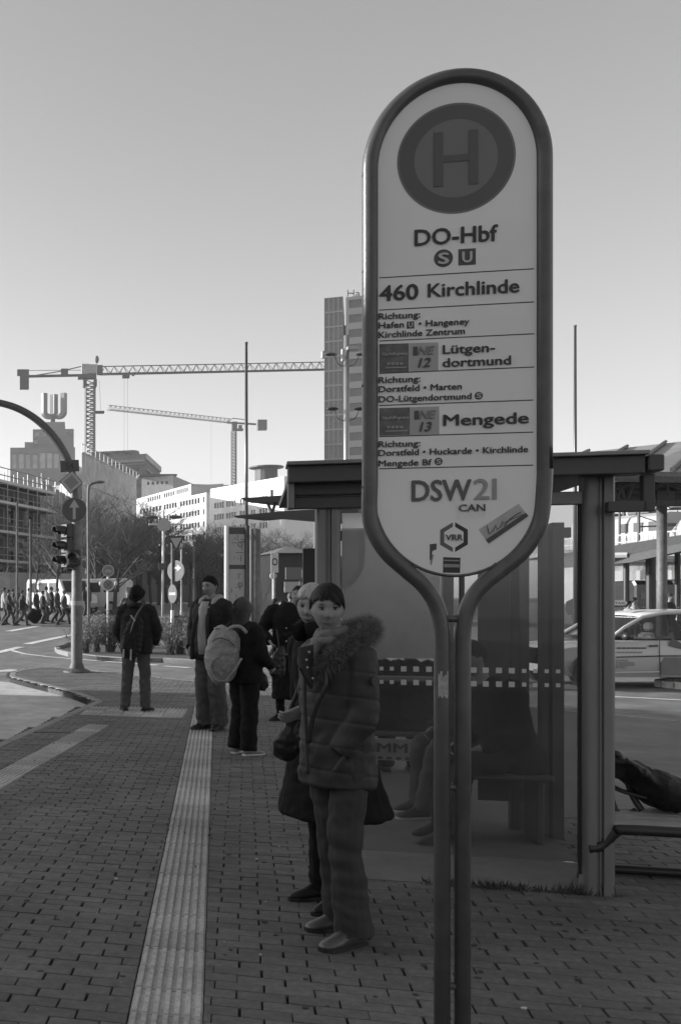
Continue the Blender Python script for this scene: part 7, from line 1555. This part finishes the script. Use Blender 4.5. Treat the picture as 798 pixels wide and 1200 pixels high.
# --- 7 seated people in and behind the shelter
def seated(p, yaw, Ht, lb, cm, lm, sm, hr, curl=0.0, seat_h=.46, sole=None):
    h_ = seat_h*1.75/Ht
    return person(p, yaw, Ht, lb, dict(pel=(0, 0, h_+.10), che=(0, -.10-curl*.1, h_+.43), nec=(0, -.15-curl*.15, h_+.60), hea=(0, -.19-curl*.2, h_+.755), sR=(-.18, -.13, h_+.54), sL=(.18, -.13, h_+.54), eR=(-.24, -.12, h_+.26), eL=(.24, -.12, h_+.26), wR=(-.13, -.33, h_+.17), wL=(.13, -.33, h_+.17), hR=(-.09, -.02, h_+.07), hL=(.09, -.02, h_+.07), kR=(-.12, -.42, h_+.06), kL=(.12, -.42, h_+.06), aR=(-.12, -.46, .09), aL=(.12, -.56, .09)),
        coat=[(h_-.02, .2, .16), (h_+.0, .22, .18), (h_+.12, .21, .18), (h_+.3, .2, .16), (h_+.43, .21, .155), (h_+.54, .17, .12), (h_+.60, .09, .08), (h_+.63, .06, .06)], coat_m=cm, leg_m=lm, shoe_m=sm, hair=hr, vox=.015, head_pitch=14, face=False, seat=True, sleeve_r=(.085, .075, .055), sole_m=sole)
HR = lambda m_, k=1.12: ('bob', m_, lambda ph: R(80)+R(30)*(1-math.cos(ph))/2, k, 0, 1, 0)
sneak = mat('dark sneaker', .03, .6)
pA = PR+Vd*1.25+Ud*upv(604, 1.25); seated(pA, -84, 1.74, 'person in black sitting hunched on the shelter bench behind the glass', K_blk, K_dk, sneak, HR(H_dk), .6)
pB = PR+Vd*2.0+Ud*upv(566, 2.0); seated(pB, -84, 1.7, 'person in dark clothes with white-toed sneakers sitting farther inside the shelter', K_dk, K_jn2, sneak, HR(H_brn), .3, sole=S_white)
b_ = empty('waiting_bench', PR+Vd*3.2+Ud*upv(470, 3.2), 'dark bench with backrest rail beyond the shelter glass at the left', 'bench'); c = b_.location.copy()
mb = MB(); mb.cham((c.x, c.y, .44), (1.1, .4, .04), .01, ua); mb.build('seat', M_aluD, b_); q = c-Vd*.2; mb = MB(); mb.cham((q.x, q.y, .92), (1.15, .03, .05), .01, ua); mb.build('back_rail', M_alu, b_)
for s_ in (-1, 1): q = c+Ud*.5*s_-Vd*.18; mb = MB(); mb.box((q.x, q.y, .46), (.04, .04, .92), ua); mb.build('leg', M_aluD, b_)
for px, lb, m_, hm_ in ((451, 'seated person with dark hair seen through the glass just right of the parka', K_blk, H_dk), (486, 'seated person with curly grey hair seen through the glass left of the sign posts', K_dk, H_brn)):
    seated(PR+Vd*3.25+Ud*upv(px, 3.25)+Vector((0, 0, 0)), 172, 1.68, lb, m_, K_dk, sneak, HR(hm_, 1.2), 0)

# --- 8 distant pedestrians
tones = [mat('far coat black', .02, .8, .3, 6), mat('far coat grey', .06, .8, .3, 6), mat('far coat pale', .26, .8, .2, 6), mat('far coat mid', .05, .8, .3, 6)]
def walker(i, name='person'):
    ph = [.28, -.24, .12, -.32, .05][i % 5]; t = tones[[0, 3, 2, 1, 0][i % 5]]
    return person((0, 0, 0), 0, 1.75, 'pedestrian', dict(kL=(.09, -.10-ph*.3, .51), aL=(.09, .03-ph, .10), kR=(-.09, -.10+ph*.3, .51), aR=(-.09, .03+ph, .12), eL=(.24, .03+ph*.4, 1.13), wL=(.23, -.1+ph*.6, .90), eR=(-.24, .03-ph*.4, 1.13), wR=(-.23, -.1-ph*.6, .90)), coat=[(.78, .19, .15), (.80, .2, .16), (1.0, .19, .15), (1.3, .21, .15), (1.42, .17, .12), (1.48, .09, .08), (1.5, .06, .06)], coat_m=t, leg_m=tones[0 if i % 2 else 3], vox=.026, hair=HR([H_dk, H_brn, H_blk, H_bln, H_dk][i % 5], 1.1), face=False)
base = [walker(i) for i in range(5)]
CR = [(-6, 0, 80, 'walker in black at the very left edge of the far crowd'), (5, 2, 95, 'walker in pale top near the left edge of the far crowd'), (10, 0, 85, 'walker in black near the left edge of the far crowd'), (15, 4, 100, 'walker in black striding left of the tall one in the far crowd'), (21, 1, 80, 'walker in dark coat in front of the hoarding left of the wheeled case'), (26, 0, 95, 'tall walker in black against the hoarding'), (34, 2, 90, 'walker in long pale top beside the wheeled case'), (43, 1, 85, 'walker in dark grey leaning right of the wheeled case'), (50, 4, 90, 'walker in black just left of the one in white'), (54, 2, 100, 'walker in white top in the middle of the far crowd'), (60, 0, 80, 'walker in black just right of the one in white'), (67, 1, 95, 'walker in dark coat left of the signal mast'), (75, 3, 100, 'walker in grey striding right next to the signal mast'), (102, 0, 10, 'lone dark figure standing right of the signal mast')]
tbl = {}
for o in bpy.data.objects:
    if o.parent: tbl.setdefault(o.parent, []).append(o)
used = set()
rc_ = random.Random(9)
def put(i, px, Y_, yaw, lb, grp, z=None, sc=1.0):
    o = base[i] if i not in used else copy_tree(base[i], None, tbl); used.add(i)
    o.location = at(px, Y_)+Vector((0, 0, gz(Y_)+RZ if z is None else z)); o.rotation_euler = (0, 0, R(yaw)); o.scale = (sc, sc, sc); o['label'] = lb; o['group'] = grp; return o
for k, (px, i, yaw, lb) in enumerate(CR): put(i, px, 48+rc_.uniform(-3.5, 3) if px < 90 else 52, yaw, lb, 'pedestrians crossing at the far left', sc=rc_.uniform(.88, 1.0))
o = empty('wheeled_case', at(34, 46.5)+Vector((0, 0, gz(46.5)+RZ)), 'dark wheeled case pulled along in the far crowd', 'suitcase'); p = o.location.copy(); mb = MB(); mb.cham(p+Vector((0, 0, .42)), (.62, .4, .6), .06); mb.xf(Matrix.Translation(p)@Matrix.Rotation(R(35), 4, 'Y')@Matrix.Translation(-p)); mb.build('case_body', K_blk, o); mb = MB(); mb.tube([p+Vector((-.2, 0, .75)), p+Vector((-.75, 0, 1.05))], .015, 5); mb.build('handle', M_dsteel, o)
put(3, 149.5, 38, 20, 'light-haired figure with a companion behind the shoulder of the beanie man', 'couple beyond the island'); put(1, 158, 38, -20, 'figure in grey nearest the head of the beanie man', 'couple beyond the island')
put(0, 322, 26, 100, 'dark figure with raised arm below the plate sign', 'people by the far canopy', -.12, .98); put(4, 331, 24, -60, 'person in black just left of the long coat shoulder', 'people by the far canopy', -.12, .95); put(3, 340, 30, 180, 'fair-haired head seen beyond the long-coated person', 'people by the far canopy', 0)
put(2, 736.5, 31, 80, 'pale walker on the left beyond the taxi roof sign', 'people beyond the taxi', -.1, .92); put(2, 743, 31.5, 60, 'pale walker on the right just left of the taxi roof sign', 'people beyond the taxi', -.1, .98); put(0, 785, 33, 30, 'dark figure standing beyond the rear of the taxi', 'people beyond the taxi', -.1, 1.05)
